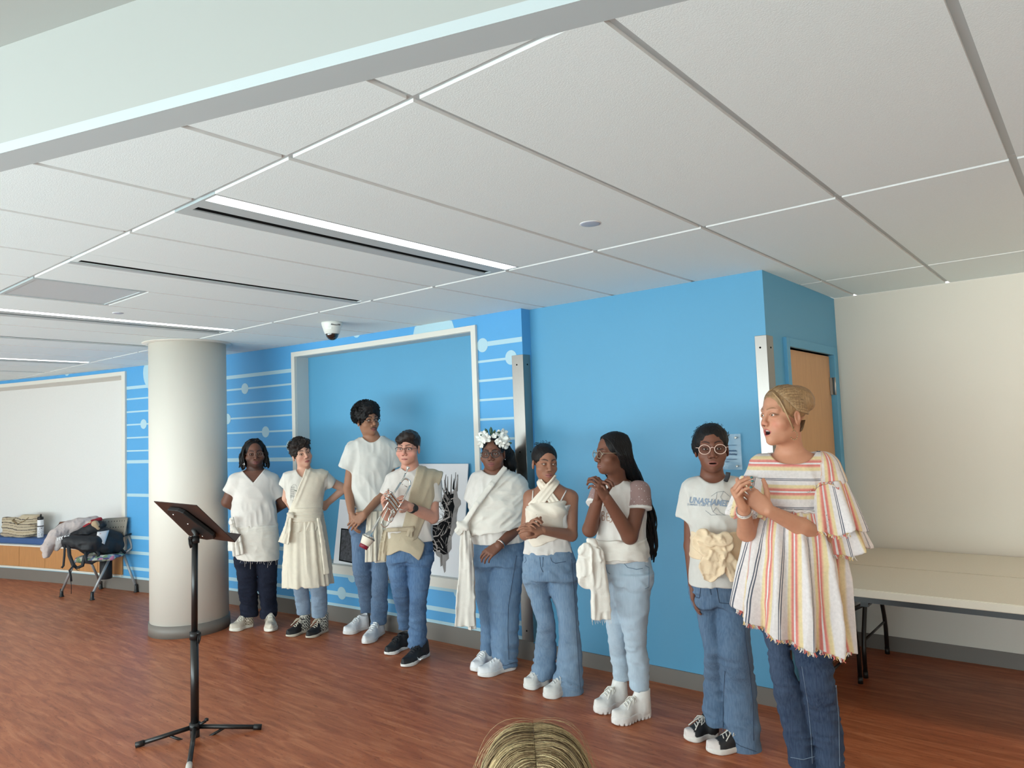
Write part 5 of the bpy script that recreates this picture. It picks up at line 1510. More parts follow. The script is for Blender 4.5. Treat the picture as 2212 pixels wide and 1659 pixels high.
def rope_tail(w, pts, ws, th=.006, n=(0, -1, 0), pleats=2, amp=.006, seed=0): w.ribbon(pts, ws, th, n, .005, pleats, amp, seed)

def P5():
    P = Person(1072, 1442, 'person with flower crown, black round glasses and a large white cloth wrapped over one shoulder')
    H = Head(P, 1065.5, 979, .04, yaw=-13, pitch=0, roll=0, size=.99)
    v = body_vol(P, 995, 930, 1155, 1460, H, t1=.34, hands=(1040, 1168, 1085, 1216))
    TR = [(1014, 1045, 1092, 0, .06), (1022, 1034, 1106, 0, .08), (1034, 1025, 1122, 0, .105), (1065, 1019, 1130, 0, .13), (1110, 1015, 1134, 0, .155), (1150, 1015, 1132, 0, .165), (1178, 1020, 1131, 0, .165)]
    v.loft(trunk(P, TR, .014), 0, 2.2)
    H.sculpt(v, jaw=1.16, nose=1.2, lips=1.3, mouth=1.02, cheek=1.25, chin=1.15)
    v.chain([H.p(0, -.018, -.05), P.L(1068, 1018, 0), P.L(1070, 1032, -.01)], [.062, .068, .09], .02)
    wR = P.L(1078, 1178, .215)
    v.chain([P.L(1036, 1044, 0), P.L(1026, 1120, .02), P.L(1050, 1135, .12)], [.04, .036, .03], .01)
    v.chain([P.L(1112, 1048, .02), P.L(1120, 1138, .08), wR], [.040, .040, .030], .01)
    hand(v, wR, P.L(1057, 1194, .235)-wR, v3(.3, .8, -.4), -1, .95, (28, 30, 22), thumb=(25, 15, 10))
    lower_body(v, P, P.L(1045, 1230), P.L(1100, 1230), P.L(1050, 1320), P.L(1095, 1330), P.L(1052, 1420), P.L(1092, 1435), P.L(1035, 1440, .05), P.L(1058, 1452, .05))
    bd = v.build('body', M_SKIN, P.root, skin_color(P, H, (118, 78, 62), lip=(136, 82, 78), brow=(36, 26, 24)))
    slim(bd, H, BODY_KEEP, getattr(v, 'hands', None))
    H.eyes(0, 0)
    H.glasses((20, 18, 19), 'round', w=.056, h=.046, gap=.015, thick=.0026)
    t = tee(P, 'shirt', TR, (1075, 1175, .1), ((P.L(1034, 1040), P.L(1018, 1085), .064, .06),), (P.L(1066, 1030, .09)[0], P.L(1064, 1026.5, .1)[2], .098, P.L(1068, 1008, .03)[2], 'u'), M_WHITE_T)
    # wrapped cloth
    w = Vol(*P.box(985, 990, 1165, 1180, -.24, .30), .0055)
    w.loft(P.rows([(1018, 1042, 1104, 0, .09), (1028, 1028, 1124, 0, .115), (1050, 1018, 1139, 0, .15), (1090, 1011, 1143, 0, .185), (1125, 1007, 1142, 0, .20), (1150, 1008, 1138, 0, .20), (1164, 1012, 1134, 0, .198)]), 0, 2.2, cap=.006)
    a, b = P.L(1006, 1128, .19), P.L(1094, 1004, .09); n = v3(-(b-a)[2], 0, (b-a)[0]); n = n if n[0] < 0 else -n
    w.D = np.maximum(w.D, np.where(w.ax[1][None, :, None] < .06, (w.ax[0][:, None, None]-a[0])*unit(n)[0]+(w.ax[2][None, None, :]-a[2])*unit(n)[2], -1)).astype(np.float32)
    w.plane(P.L(1060, 1152, .2), unit(v3(.16, 0, -1)), .004)
    w.ell(P.L(1068, 1008, 0), (.085, .10, .07), None, .006, 'sub')
    w.disp(lambda x, y, z: -.0075*(1-2.1*np.abs(vnoise((x*.9+z*1.1)*5+3, y*3, (z-.75*x)*24))), .03)
    w.folds(.004, (14, 10, 30), 5)
    a2 = P.L(1003, 1132, .16)
    w.ribbon([a2, P.L(1030, 1090, .19), P.L(1062, 1048, .16), P.L(1092, 1010, .08)], [.016, .016, .016, .014], .010, (-.3, -1, .2), .01)
    knot(w, a2+v3(-.01, 0, -.01), .040)
    w.ribbon([a2, P.L(992, 1146, .17), P.L(986, 1152, .17)], [.014, .024, .022], .006, (-.3, -1, 0), .004, 2, .004)
    w.build('wrap_cloth', M_WCLOTH, P.root)
    w = Vol(*P.box(970, 1120, 1045, 1370, .02, .3), .0055)
    w.ribbon([a2, P.L(1006, 1170, .16), P.L(1007, 1230, .16), P.L(1006, 1290, .165), P.L(1005, 1353, .17)], [.022, .034, .046, .056, .064], .006, (-.1, -1, 0), .004, 2, .010, 1)
    w.ribbon([a2, P.L(1012, 1180, .13), P.L(1016, 1260, .13), P.L(1020, 1359, .13)], [.02, .026, .028, .022], .006, (.2, -1, 0), .004, 2, .008, 3)
    w.folds(.004, (20, 20, 12), 6)
    w.build('cloth_tail', M_WCLOTH, P.root)
    pj = pants(P, 'jeans', [(1200, 1022, 1078, 0), (1266, 1024, 1066, 0), (1330, 1036, 1066, 0), (1380, 1039, 1066, 0), (1418, 1040, 1067, 0)], [(1200, 1070, 1132, 0), (1266, 1057, 1127, .03), (1330, 1060, 1121, .04), (1390, 1062, 1118, .03), (1437, 1067, 1116, .02)], [(1145, 1024, 1126, 0), (1185, 1019, 1132, 0), (1218, 1021, 1132, 0)], denim('wide_blue_denim', (84, 116, 154), (112, 142, 174)), seed=5)
    seams(P, pj, [[(1116, 1200), (1106, 1260), (1098, 1310), (1097, 1370), (1099, 1425)], [(1068, 1432), (1090, 1438), (1115, 1430)]])
    wh = dict(upper=(230, 230, 232), sole=(226, 224, 222), hs=.034, w=.050, lace=(228, 228, 228))
    shoe(P, P.G(1064, 1434), P.G(1020, 1453), wh); shoe(P, P.G(1113, 1443), P.G(1033, 1464), wh)
    br = wR+(P.L(1122, 1138, .08)-wR)*.06; ax = unit(P.L(1122, 1138, .08)-wR)
    MB().lathe([(.033, -.006), (.036, -.005), (.036, .005), (.033, .006)], 20, 0, Matrix.Translation(Vector(br)) @ Vector(ax).to_track_quat('Z', 'Y').to_matrix().to_4x4()).build('bracelet', mat('rose_silver', (214, 190, 180), .2, 1.0), P.root)
    # hair and flower crown
    hv = Vol(*P.box(1030, 930, 1120, 1060, -.25, .25), .0042)
    H.ell(hv, (0, -.020, .040), (.082, .098, .082)); H.ell(hv, (0, .080, -.030), (.066, .072, .090), .010, 'sub')
    hv.plane(H.p(0, 0, -.02), H.R@v3(0, .4, -1), .015)
    hv.chain([H.p(.055, -.07, .02), P.L(1094, 985, -.10), P.L(1100, 1005, -.10), P.L(1104, 1024, -.12)], [.055, .055, .05, .03], .02)
    hv.disp(lambda x, y, z: -.004*vnoise(x*50, y*50, z*25)-.0025*vnoise(x*140, y*140, z*40), .03)
    hr = hv.build('hair', M_BLACKHAIR, P.root)
    hb = MB()
    for dz, fr in ((.070, 1), (.078, -1)):
        pts = []
        for q in range(28):
            a = 2*PI*q/28; pts.append(H.p(math.sin(a)*.081, math.cos(a)*.094-.016, dz+.012*math.cos(a)*1-.0+.004*math.sin(6*a)*fr))
        hb.tube(pts, .0035, 6, closed=True, caps=False)
    cr = hb.build('flower_crown', mat('vine_brown', (92, 70, 56), .8), P.root)
    mp = mat('white_petal', (238, 238, 232), .55); mg = mat('leaf_green', (44, 78, 58), .5); my = mat('stamen', (196, 196, 120), .6)
    rnd = random.Random(11)
    def petal_flower(c, d, r, np_=5):
        d = unit(d); a = unit(np.cross(d, v3(.3, .2, 1))); b = np.cross(d, a)
        m = MB()
        for q in range(np_):
            th = 2*PI*q/np_+rnd.uniform(-.2, .2); e = a*math.cos(th)+b*math.sin(th); g = np.cross(d, e)
            L = r*rnd.uniform(.9, 1.15); lift = rnd.uniform(.25, .7)
            rows = []
            for t, wd in ((0, .12), (.35, .40), (.7, .46), (.92, .30), (1.0, .06)):
                p = c+e*L*t+d*(lift*L*t*t*.8+.004)
                rows.append([p-g*wd*L, p+d*wd*L*.15, p+g*wd*L])
            vs = [x for rr in rows for x in rr]; fs = []
            for i in range(4):
                for j in range(2): fs.append((3*i+j, 3*i+j+1, 3*i+j+4, 3*i+j+3))
            m.add(vs, fs, 0, True)
        o = m.build('blossom', mp, cr); sm = o.modifiers.new('thick', 'SOLIDIFY'); sm.thickness = .0012
    def leaf(c, d, L, wd):
        d = unit(d); g = unit(np.cross(d, v3(.2, 1, .1))); nn = np.cross(g, d); rows = []
        for t, k in ((0, .1), (.25, .75), (.55, 1), (.8, .65), (1, .05)):
            p = c+d*L*t+nn*L*.12*math.sin(t*3); rows.append([p-g*wd*k, p-nn*wd*.2*k, p+g*wd*k])
        vs = [x for rr in rows for x in rr]; fs = [(3*i+j, 3*i+j+1, 3*i+j+4, 3*i+j+3) for i in range(4) for j in range(2)]
        o = MB().add(vs, fs, 0, True).build('leaf', mg, cr); o.modifiers.new('thick', 'SOLIDIFY').thickness = .0012
    F = lambda u, v, t: P.L(u, v, t)
    for (u, v, t, dx, dz, r) in ((1038, 945, .10, -.6, .3, .030), (1047, 940, .12, -.2, .5, .030), (1044, 950, .13, -.5, -.1, .032), (1053, 947, .14, .1, .1, .028), (1040, 960, .12, -.5, -.5, .026),
                                 (1078, 939, .12, .2, .6, .034), (1088, 936, .10, .5, .6, .032), (1085, 949, .13, .2, .1, .036), (1094, 952, .10, .8, .1, .034), (1077, 954, .14, -.1, -.2, .026), (1090, 960, .12, .4, -.5, .034), (1083, 958, .14, .1, -.4, .026), (1067, 943, .13, 0, .3, .02)):
        petal_flower(F(u, v, t-.015), v3(dx, -.8, dz), r*.92)
    for (u, v, dx, dz, L, wd) in ((1054, 941, -.35, 1, .055, .011), (1060, 941, .05, 1, .062, .012), (1063, 942, .5, .9, .05, .010), (1060, 946, .3, .6, .045, .011), (1069, 940, .9, .5, .045, .012), (1057, 948, -.1, .5, .04, .01), (1097, 958, 1, .1, .03, .008), (1048, 944, -.8, .4, .04, .008), (1066, 946, .6, .3, .04, .012)):
        leaf(F(u, v, .105), v3(dx, -.25, dz), L, wd)
    e = H.p(.083, .002, -.045); MB().lathe([(0, -.004), (.004, 0), (0, .004)], 10, 0, Matrix.Translation(Vector(e))).build('earring', mat('silver', (205, 205, 205), .2, 1.0), P.root)

def P6():
    P = Person(1195, 1496, 'person with pulled-back hair, cream halter wrap over white tank top and flared jeans')
    H = Head(P, 1177, 1000, .05, yaw=20, pitch=-3, roll=3, size=.955)
    v = body_vol(P, 1108, 950, 1268, 1510, H, t1=.34, hands=(1122, 1116, 1182, 1168))
    TR = [(1042, 1166, 1204, 0, .05), (1052, 1156, 1220, 0, .06), (1062, 1147, 1233, 0, .075), (1078, 1143, 1234, 0, .088), (1105, 1139, 1229, 0, .105), (1130, 1138, 1227, 0, .095), (1160, 1137, 1229, 0, .088), (1200, 1134, 1233, 0, .10)]
    v.loft(trunk(P, TR, .004), 0, 2.2)
    H.sculpt(v, jaw=.96, nose=1.05, lips=1.2, mouth=.98, chin=.9, eye=.75)
    v.chain([H.p(0, -.02, -.05), P.L(1182, 1043, 0), P.L(1186, 1056, -.01)], [.043, .045, .062], .022)
    wL, wR = P.L(1148, 1152, .17), P.L(1174, 1146, .20)
    v.ell(P.L(1232, 1074), (.042, .045, .045), None, .03); v.ell(P.L(1146, 1074), (.042, .045, .045), None, .03)
    c = v.child(*P.box(1115, 1055, 1180, 1180, -.1, .3)); c.chain([P.L(1146, 1076, 0), P.L(1135, 1154, .03), wL], [.042, .036, .024], .01); v.merge(c, .02)
    c = v.child(*P.box(1150, 1055, 1260, 1180, -.1, .3)); c.chain([P.L(1234, 1076, 0), P.L(1234, 1156, .04), wR], [.043, .038, .025], .01); v.merge(c, .02)
    hand(v, wR, P.L(1147, 1138, .225)-wR, v3(-.1, .7, -.7), 1, .90, (20, 30, 25))
    hand(v, wL, P.L(1147, 1136, .20)-wL, v3(.6, -.7, .3), 1, .90, (45, 50, 30))
    lower_body(v, P, P.L(1160, 1230), P.L(1215, 1230), P.L(1175, 1330), P.L(1222, 1335), P.L(1175, 1470), P.L(1225, 1485), P.L(1150, 1484, .05), P.L(1192, 1504, .05))
    bd = v.build('body', M_SKIN, P.root, skin_color(P, H, (152, 106, 84), lip=(160, 100, 92), brow=(30, 22, 22), brow_w=1.1))
    slim(bd, H, BODY_KEEP, getattr(v, 'hands', None))
    H.eyes(.55, 0, (40, 28, 22))
    tk = tee(P, 'tank_top', [r for r in TR if r[0] > 1075], (1185, 1200, .1), (), (P.L(1185, 1090, .1)[0], P.L(1185, 1097, .1)[2], .22, P.L(1185, 1086, .1)[2], 'u'), M_WHITE_T, infl=.006, h=.005)
    for (a, b) in (((1152, 1053), (1149, 1095)), ((1227, 1053), (1205, 1094))):
        pts = [onto(P, [bd, tk], a[0]+(b[0]-a[0])*i/6, a[1]+(b[1]-a[1])*i/6, .003) for i in range(7)]
        pts = pts[1:]
        tube_part('strap', pts, .0042, M_WHITE_T, P.root)
    w = Vol(*P.box(1118, 1025, 1245, 1200, -.16, .26), .0048)
    w.loft(P.rows([(1082, 1150, 1226, 0, .105), (1098, 1134, 1227, 0, .122), (1118, 1130, 1228, 0, .122), (1145, 1133, 1228, 0, .108), (1172, 1136, 1230, 0, .105), (1186, 1136, 1230, 0, .10)]), 0, 2.2, cap=.006)
    w.plane(P.L(1150, 1184, .1), unit(v3(.32, 0, -1)), .004)
    w.ell(P.L(1155, 1104, .07), (.05, .05, .045), None, .03); w.ell(P.L(1204, 1102, .07), (.05, .05, .045), None, .03)
    w.ell(P.L(1188, 1076, .12), (.05, .12, .034), None, .01, 'sub')
    w.disp(lambda x, y, z: -.006*(1-2.1*np.abs(vnoise((x*1.0)*7+1, y*4, (z+.5*x)*26))), .03)
    # straps that follow the body over the chest and round the neck
    def hug(ua, va, ub, vb, hw, off):
        lo_, hi_ = P.box(1125, 1022, 1250, 1125, -.14, .20)
        c = v.child(lo_, hi_); c.D = v.D[c.sl].copy()-off
        a, b = P.L(ua, va, .06), P.L(ub, vb, .10); d = unit(v3((b-a)[0], 0, (b-a)[2])); n = v3(-d[2], 0, d[0]); Ln = (b-a)@d
        def f(x, y, z):
            l = (x-a[0])*d[0]+(z-a[2])*d[2]; e = (x-a[0])*n[0]+(z-a[2])*n[2]
            return np.maximum(np.maximum(np.abs(e)-hw*(1+.25*np.clip(l/Ln, 0, 1)), np.maximum(-l-.012, l-Ln)), y-.035)
        c.cut(f, .003); c.disp(lambda x, y, z: -.0022*np.sin(((x-a[0])*n[0]+(z-a[2])*n[2])*260), .012)
        return c
    straps = [hug(1203, 1034, 1150, 1100, .030, .013), hug(1165, 1041, 1204, 1096, .024, .009)]
    for i, c in enumerate(straps): c.build('halter_strap', mat('ivory_muslin', (232, 220, 204), .9, vary=.03, vscale=25, bump=.3, bscale=250, spec=.15), P.root)
    w.build('halter_wrap', mat('ivory_muslin', (232, 220, 204), .9, vary=.03, vscale=25, bump=.3, bscale=250, spec=.15), P.root)
    pj = pants(P, 'jeans', [(1240, 1131, 1188, 0), (1266, 1135, 1185, 0), (1310, 1150, 1192, .02), (1342, 1160, 1198, .03), (1390, 1158, 1201, 0), (1440, 1153, 1202, 0), (1482, 1148, 1201, .01)], [(1240, 1183, 1245, 0), (1266, 1185, 1246, .01), (1310, 1200, 1247, .03), (1343, 1207, 1250, .04), (1400, 1207, 1255, .01), (1450, 1200, 1257, 0), (1501, 1194, 1258, .01)], [(1178, 1137, 1231, 0), (1215, 1131, 1243, 0), (1248, 1131, 1246, 0)], denim('faded_blue_denim', (92, 122, 156), (128, 154, 180)), seed=6, hem_fold=.010)
    seams(P, pj, [[(1166, 1203), (1168, 1225), (1173, 1236)], [(1173, 1203), (1172, 1225)], [(1189, 1204), (1192, 1213), (1200, 1217), (1222, 1213)], [(1135, 1203), (1137, 1210), (1133, 1216)], [(1235, 1208), (1242, 1300), (1248, 1400), (1254, 1490)]])
    wh = dict(upper=(216, 214, 210), sole=(218, 216, 212), hs=.036, w=.044, lace=(206, 206, 206))
    shoe(P, P.G(1184, 1476), P.G(1133, 1491), wh); shoe(P, P.G(1238, 1492), P.G(1175, 1511), wh)
    hv = Vol(*H.bounds(.17), .0034)
    H.ell(hv, (0, -.018, .042), (.081, .098, .085)); H.ell(hv, (0, .090, -.030), (.066, .076, .098), .006, 'sub'); hv.plane(H.p(0, 0, -.045), H.R@v3(0, .6, -1), .012)
    for sx in (-1, 1): H.ell(hv, (sx*.084, .004, -.02), (.02, .03, .04), .008, 'sub')
    H.ell(hv, (-.0, -.105, .06), (.05, .045, .05), .02)
    hv.disp(lambda x, y, z: -.0012*vnoise(x*60, y*60, z*60)-.0010*vnoise(x*190, y*60, z*60), .03)
    hr = hv.build('hair', M_BLACKHAIR, P.root)
    def reg(rnd):
        d = v3(rnd.uniform(-.8, .5), rnd.uniform(-.9, .2), 1); d = unit(d); return v3(0, -.02, .042)+d*v3(.078, .095, .082), d
    curl_tubes(H, 'curls', 26, 3, reg, .0009, 1.2, .006, .022, M_BLACKHAIR, hr)

def P7():
    P = Person(1346, 1560, 'person with long black braids facing left, clasped hands under the chin and white platform boots')
    H = Head(P, 1322, 980, .06, yaw=-64, pitch=2, roll=0, size=.95)
    v = body_vol(P, 1245, 930, 1432, 1580, H, t1=.40, hands=(1272, 1030, 1324, 1092))
    TR = [(1040, 1312, 1362, 0, .055), (1047, 1304, 1376, 0, .07), (1058, 1294, 1388, 0, .09), (1078, 1290, 1394, 0, .105), (1110, 1289, 1394, 0, .125), (1150, 1289, 1395, 0, .12), (1185, 1288, 1398, 0, .12), (1215, 1291, 1402, 0, .125)]
    v.loft(trunk(P, TR, .010), 0, 2.2)
    H.sculpt(v, jaw=1.02, nose=1.2, lips=1.3, mouth=1.0, cheek=1.1)
    v.chain([H.p(0, -.022, -.055), P.L(1332, 1040, .0), P.L(1338, 1056, -.01)], [.050, .050, .07], .022)
    wL, wR = P.L(1292, 1081, .20), P.L(1310, 1076, .235)
    c = v.child(*P.box(1245, 1040, 1330, 1180, -.1, .36)); c.chain([P.L(1300, 1066, -.02), P.L(1274, 1144, .10), wL], [.045, .040, .026], .01); v.merge(c, .01)
    c = v.child(*P.box(1285, 1040, 1415, 1190, -.1, .38)); c.chain([P.L(1382, 1070, .05), P.L(1360, 1158, .13), wR], [.050, .043, .027], .012); v.merge(c, .01)
    hand(v, wR, P.L(1296, 1052, .25)-wR, v3(-.75, .55, -.1), -1, .92, (30, 55, 40), spread=5)
    hand(v, wL, P.L(1296, 1056, .215)-wL, v3(.75, -.5, -.1), 1, .92, (38, 58, 40), spread=5)
    lower_body(v, P, P.L(1328, 1250, -.03), P.L(1370, 1250, .01), P.L(1333, 1370, -.03), P.L(1372, 1370, .02), P.L(1345, 1500), P.L(1383, 1510), P.L(1310, 1535, .03), P.L(1352, 1555, .03))
    bd = v.build('body', M_SKIN, P.root, skin_color(P, H, (112, 72, 56), lip=(134, 86, 76), brow=(28, 20, 20)))
    slim(bd, H, BODY_KEEP, getattr(v, 'hands', None))
    H.eyes(0, 0)
    H.glasses((150, 134, 112), 'round', w=.050, h=.042, gap=.018, thick=.0019)
    s = tee(P, 'shirt', TR[:-1]+[(1208, 1290, 1401, 0, .13)], None, (), (P.L(1326, 1048, .08)[0], P.L(1322, 1050, .08)[2], .062, P.L(1334, 1034, .03)[2], 'u'), M_WHITE_T, h=.005)
    # dotted mesh sleeves with white cuffs
    mm = mat('dotted_mesh_sleeve', (150, 122, 118), .8)
    nt = mm.node_tree; tc = nt.nodes.new('ShaderNodeTexCoord'); vo = nt.nodes.new('ShaderNodeTexVoronoi'); vo.inputs['Scale'].default_value = 72; vo.inputs['Randomness'].default_value = .25
    nt.links.new(tc.outputs['Object'], vo.inputs['Vector']); r = nt.nodes.new('ShaderNodeValToRGB'); r.color_ramp.interpolation = 'CONSTANT'
    r.color_ramp.elements[0].color = rgba((222, 214, 210)); r.color_ramp.elements[1].position = .16; r.color_ramp.elements[1].color = rgba((150, 122, 118)); nt.links.new(vo.outputs['Distance'], r.inputs[0]); nt.links.new(r.outputs[0], nt.nodes['Principled BSDF'].inputs['Base Color'])
    for (a, b, r0, r1, tg) in ((P.L(1380, 1062, .05), P.L(1381, 1098, .075), .062, .066, 1), (P.L(1300, 1060, -.02), P.L(1286, 1090, .03), .056, .052, -1)):
        d = unit(b-a)
        sv = Vol(np.minimum(a, b)-.13, np.maximum(a, b)+.13, .005); sv.cone(a, b+d*.05, r0, r1); sv.plane(b, d, .003)
        sv.folds(.003, (14, 14, 14), 3); so = sv.build('mesh_sleeve', mm, s)
        M = Matrix.Translation(Vector(b)) @ Vector(d).to_track_quat('Z', 'Y').to_matrix().to_4x4()
        MB().lathe([(r1-.006, -.008), (r1+.002, -.007), (r1+.002, .006), (r1-.006, .007)], 28, 0, M).build('sleeve_cuff', M_WHITE_T, so)
    cp = mat('copper_print', (168, 118, 84), .5)
    inked(P, [s], 'print', [[(1294, 1097), (1293, 1121)], [(1300, 1105), (1301, 1124), (1306, 1123), (1307, 1116), (1301, 1114), (1305, 1112), (1305, 1106), (1300, 1105)], [(1315, 1108), (1310, 1109), (1311, 1125), (1317, 1125)], [(1311, 1117), (1315, 1116)], [(1323, 1113), (1319, 1112), (1318, 1117), (1322, 1121), (1321, 1127), (1317, 1128)], [(1304, 1081), (1306, 1088), (1310, 1082)], [(1306, 1088), (1304, 1094)]], .0018, cp, s)
    w = Vol(*P.box(1235, 1140, 1415, 1225, -.2, .28), .005)
    w.loft(P.rows([(1162, 1288, 1396, 0, .135), (1180, 1286, 1399, 0, .14), (1200, 1287, 1402, 0, .145), (1210, 1290, 1402, 0, .145)]), 0, 2.2, cap=.006)
    w.plane(P.L(1340, 1209, .1), unit(v3(-.05, 0, -1)), .004)
    w.disp(lambda x, y, z: -.005*(1-2.1*np.abs(vnoise((x*1.0)*6+1, y*4, (z-.12*x)*42))), .03)
    kp = P.L(1280, 1172, .15); knot(w, kp, .028); w.folds(.004, (24, 24, 24), 3)
    w.build('hip_wrap', M_WCLOTH, P.root)
    w = Vol(*P.box(1230, 1155, 1330, 1355, .02, .30), .005)
    w.ribbon([kp, P.L(1266, 1190, .17), P.L(1262, 1225, .175), P.L(1268, 1254, .17), P.L(1284, 1256, .16), P.L(1288, 1220, .15), kp], [.016, .036, .046, .040, .036, .032, .016], .008, (-.4, -1, 0), .006, 2, .006)
    w.ribbon([kp, P.L(1290, 1200, .165), P.L(1294, 1260, .17), P.L(1298, 1300, .17), P.L(1299, 1338, .17)], [.018, .034, .042, .046, .048], .007, (.1, -1, 0), .006, 2, .008, 2)
    w.folds(.004, (18, 18, 16), 6); ct = w.build('cloth_tail', M_WCLOTH, P.root)
    fr = MB(); rnd = random.Random(2)
    for i in range(14):
        p = P.L(1278+i*3.2, 1338, .17); fr.tube([p, p+v3(rnd.uniform(-.006, .006), -.002, -rnd.uniform(.01, .03))], .0011, 4)
    fr.build('frayed_threads', M_WCLOTH, ct)
    pj = pants(P, 'jeans', [(1240, 1298, 1350, -.03), (1280, 1304, 1348, -.03), (1364, 1311, 1352, -.03), (1427, 1320, 1357, -.04), (1492, 1328, 1362, -.04)], [(1240, 1328, 1408, .02), (1280, 1326, 1404, .02), (1340, 1340, 1400, .03), (1364, 1345, 1397, .03), (1400, 1351, 1397, .02), (1440, 1357, 1402, .01), (1501, 1364, 1402, .02)], [(1188, 1293, 1399, 0), (1225, 1294, 1408, 0), (1252, 1298, 1408, 0)], denim('light_wash_denim', (164, 186, 206), (180, 200, 216)), seed=7, fold=(.003, (12, 12, 30)), hem_fold=.006)
    seams(P, pj, [[(1306, 1214), (1312, 1236), (1318, 1240)], [(1346, 1215), (1356, 1226), (1375, 1230), (1388, 1228)], [(1394, 1222), (1402, 1226), (1402, 1268), (1393, 1272)]], mat('pale_seam', (110, 132, 156), .8))
    bt = dict(upper=(224, 220, 216), sole=(222, 216, 212), hs=.046, high=True, w=.046, lace=(228, 222, 212), lug=True, toe_h=.048)
    shoe(P, P.G(1353, 1522), P.G(1285, 1544), bt); shoe(P, P.G(1404, 1546), P.G(1323, 1568), bt)
    # scalp cap and braids
    hv = Vol(*H.bounds(.17), .0038)
    H.ell(hv, (0, -.022, .040), (.083, .099, .084)); H.ell(hv, (0, .095, -.036), (.095, .068, .100), .006, 'sub'); hv.plane(H.p(0, 0, -.06), H.R@v3(0, 0, -1), .015)
    hr = hv.build('hair', M_BLACKHAIR, P.root)
    lk = MB(); rnd = random.Random(9)
    n = 0
    def braid(pts, r):
        P_ = []; m = 26
        pp = np.array(pts)
        for q in range(m):
            t = q/(m-1)*(len(pp)-1); k = min(int(t), len(pp)-2); e = t-k
            a = pp[max(k-1, 0)]; b = pp[k]; c_ = pp[k+1]; d_ = pp[min(k+2, len(pp)-1)]
            P_.append(.5*((2*b)+(-a+c_)*e+(2*a-5*b+4*c_-d_)*e*e+(-a+3*b-3*c_+d_)*e**3))
        lk.tube(P_, [r*(1+.20*math.sin(q*2.4+r*9000))*(1 if q < m-4 else .75) for q in range(m)], 6)
    for i in range(62):          # near side: swept back over the ear and down behind the shoulder
        a = i/61
        f0 = .060-.14*a+rnd.uniform(-.006, .006)
        dz = math.sqrt(max(0, 1-((f0+.022)/.104)**2)); p0 = H.p(rnd.uniform(.0, .008), f0, .038+.086*dz)
        p1 = H.p(.056, f0*.85-.004, .036+.072*dz)
        p2 = H.p(.090, .030-.105*a, .040)
        p3 = H.p(.092+rnd.uniform(0, .008), -.002-.085*a, -.030)
        u = 1352+32*a+rnd.uniform(-4, 4)
        p4 = P.L(u-4+6*a, 1030+rnd.uniform(-8, 8), -.02-.05*a)
        p5 = P.L(1376+26*a+rnd.uniform(-4, 4), 1072, -.09-.05*rnd.random())
        p6 = P.L(1390+24*a+rnd.uniform(-5, 5), 1125, -.13-.05*rnd.random())
        e = rnd.random()
        pts = [p0, p1, p2, p3, p4, p5, p6]
        if e > .2: pts.append(P.L(1396+18*a+rnd.uniform(-8, 8), 1165+rnd.uniform(-10, 15), -.14))
        if e > .55: pts.append(P.L(1400+14*a+rnd.uniform(-10, 10), 1195+rnd.uniform(-10, 25), -.14))
        braid(pts, .0052*rnd.uniform(.85, 1.15))
    for i in range(34):          # far side and back
        a = i/33; f0 = .05-.14*a
        dz = math.sqrt(max(0, 1-((f0+.022)/.104)**2)); braid([H.p(-.004, f0, .038+.085*dz), H.p(-.055, f0*.85, .036+.070*dz), H.p(-.088, .02-.10*a, .03), H.p(-.08, -.02-.08*a, -.04), P.L(1345+30*a, 1040, -.14), P.L(1380+14*a, 1085, -.17), P.L(1400+rnd.uniform(-6, 12), 1140, -.18)], .0050)
    braid([H.p(-.07, .045, -.01), H.p(-.07, .055, -.08), P.L(1306, 1022, .03), P.L(1314, 1034, .03)], .0045)
    o = lk.build('braids', M_BLACKHAIR, hr); o['kind'] = 'stuff'

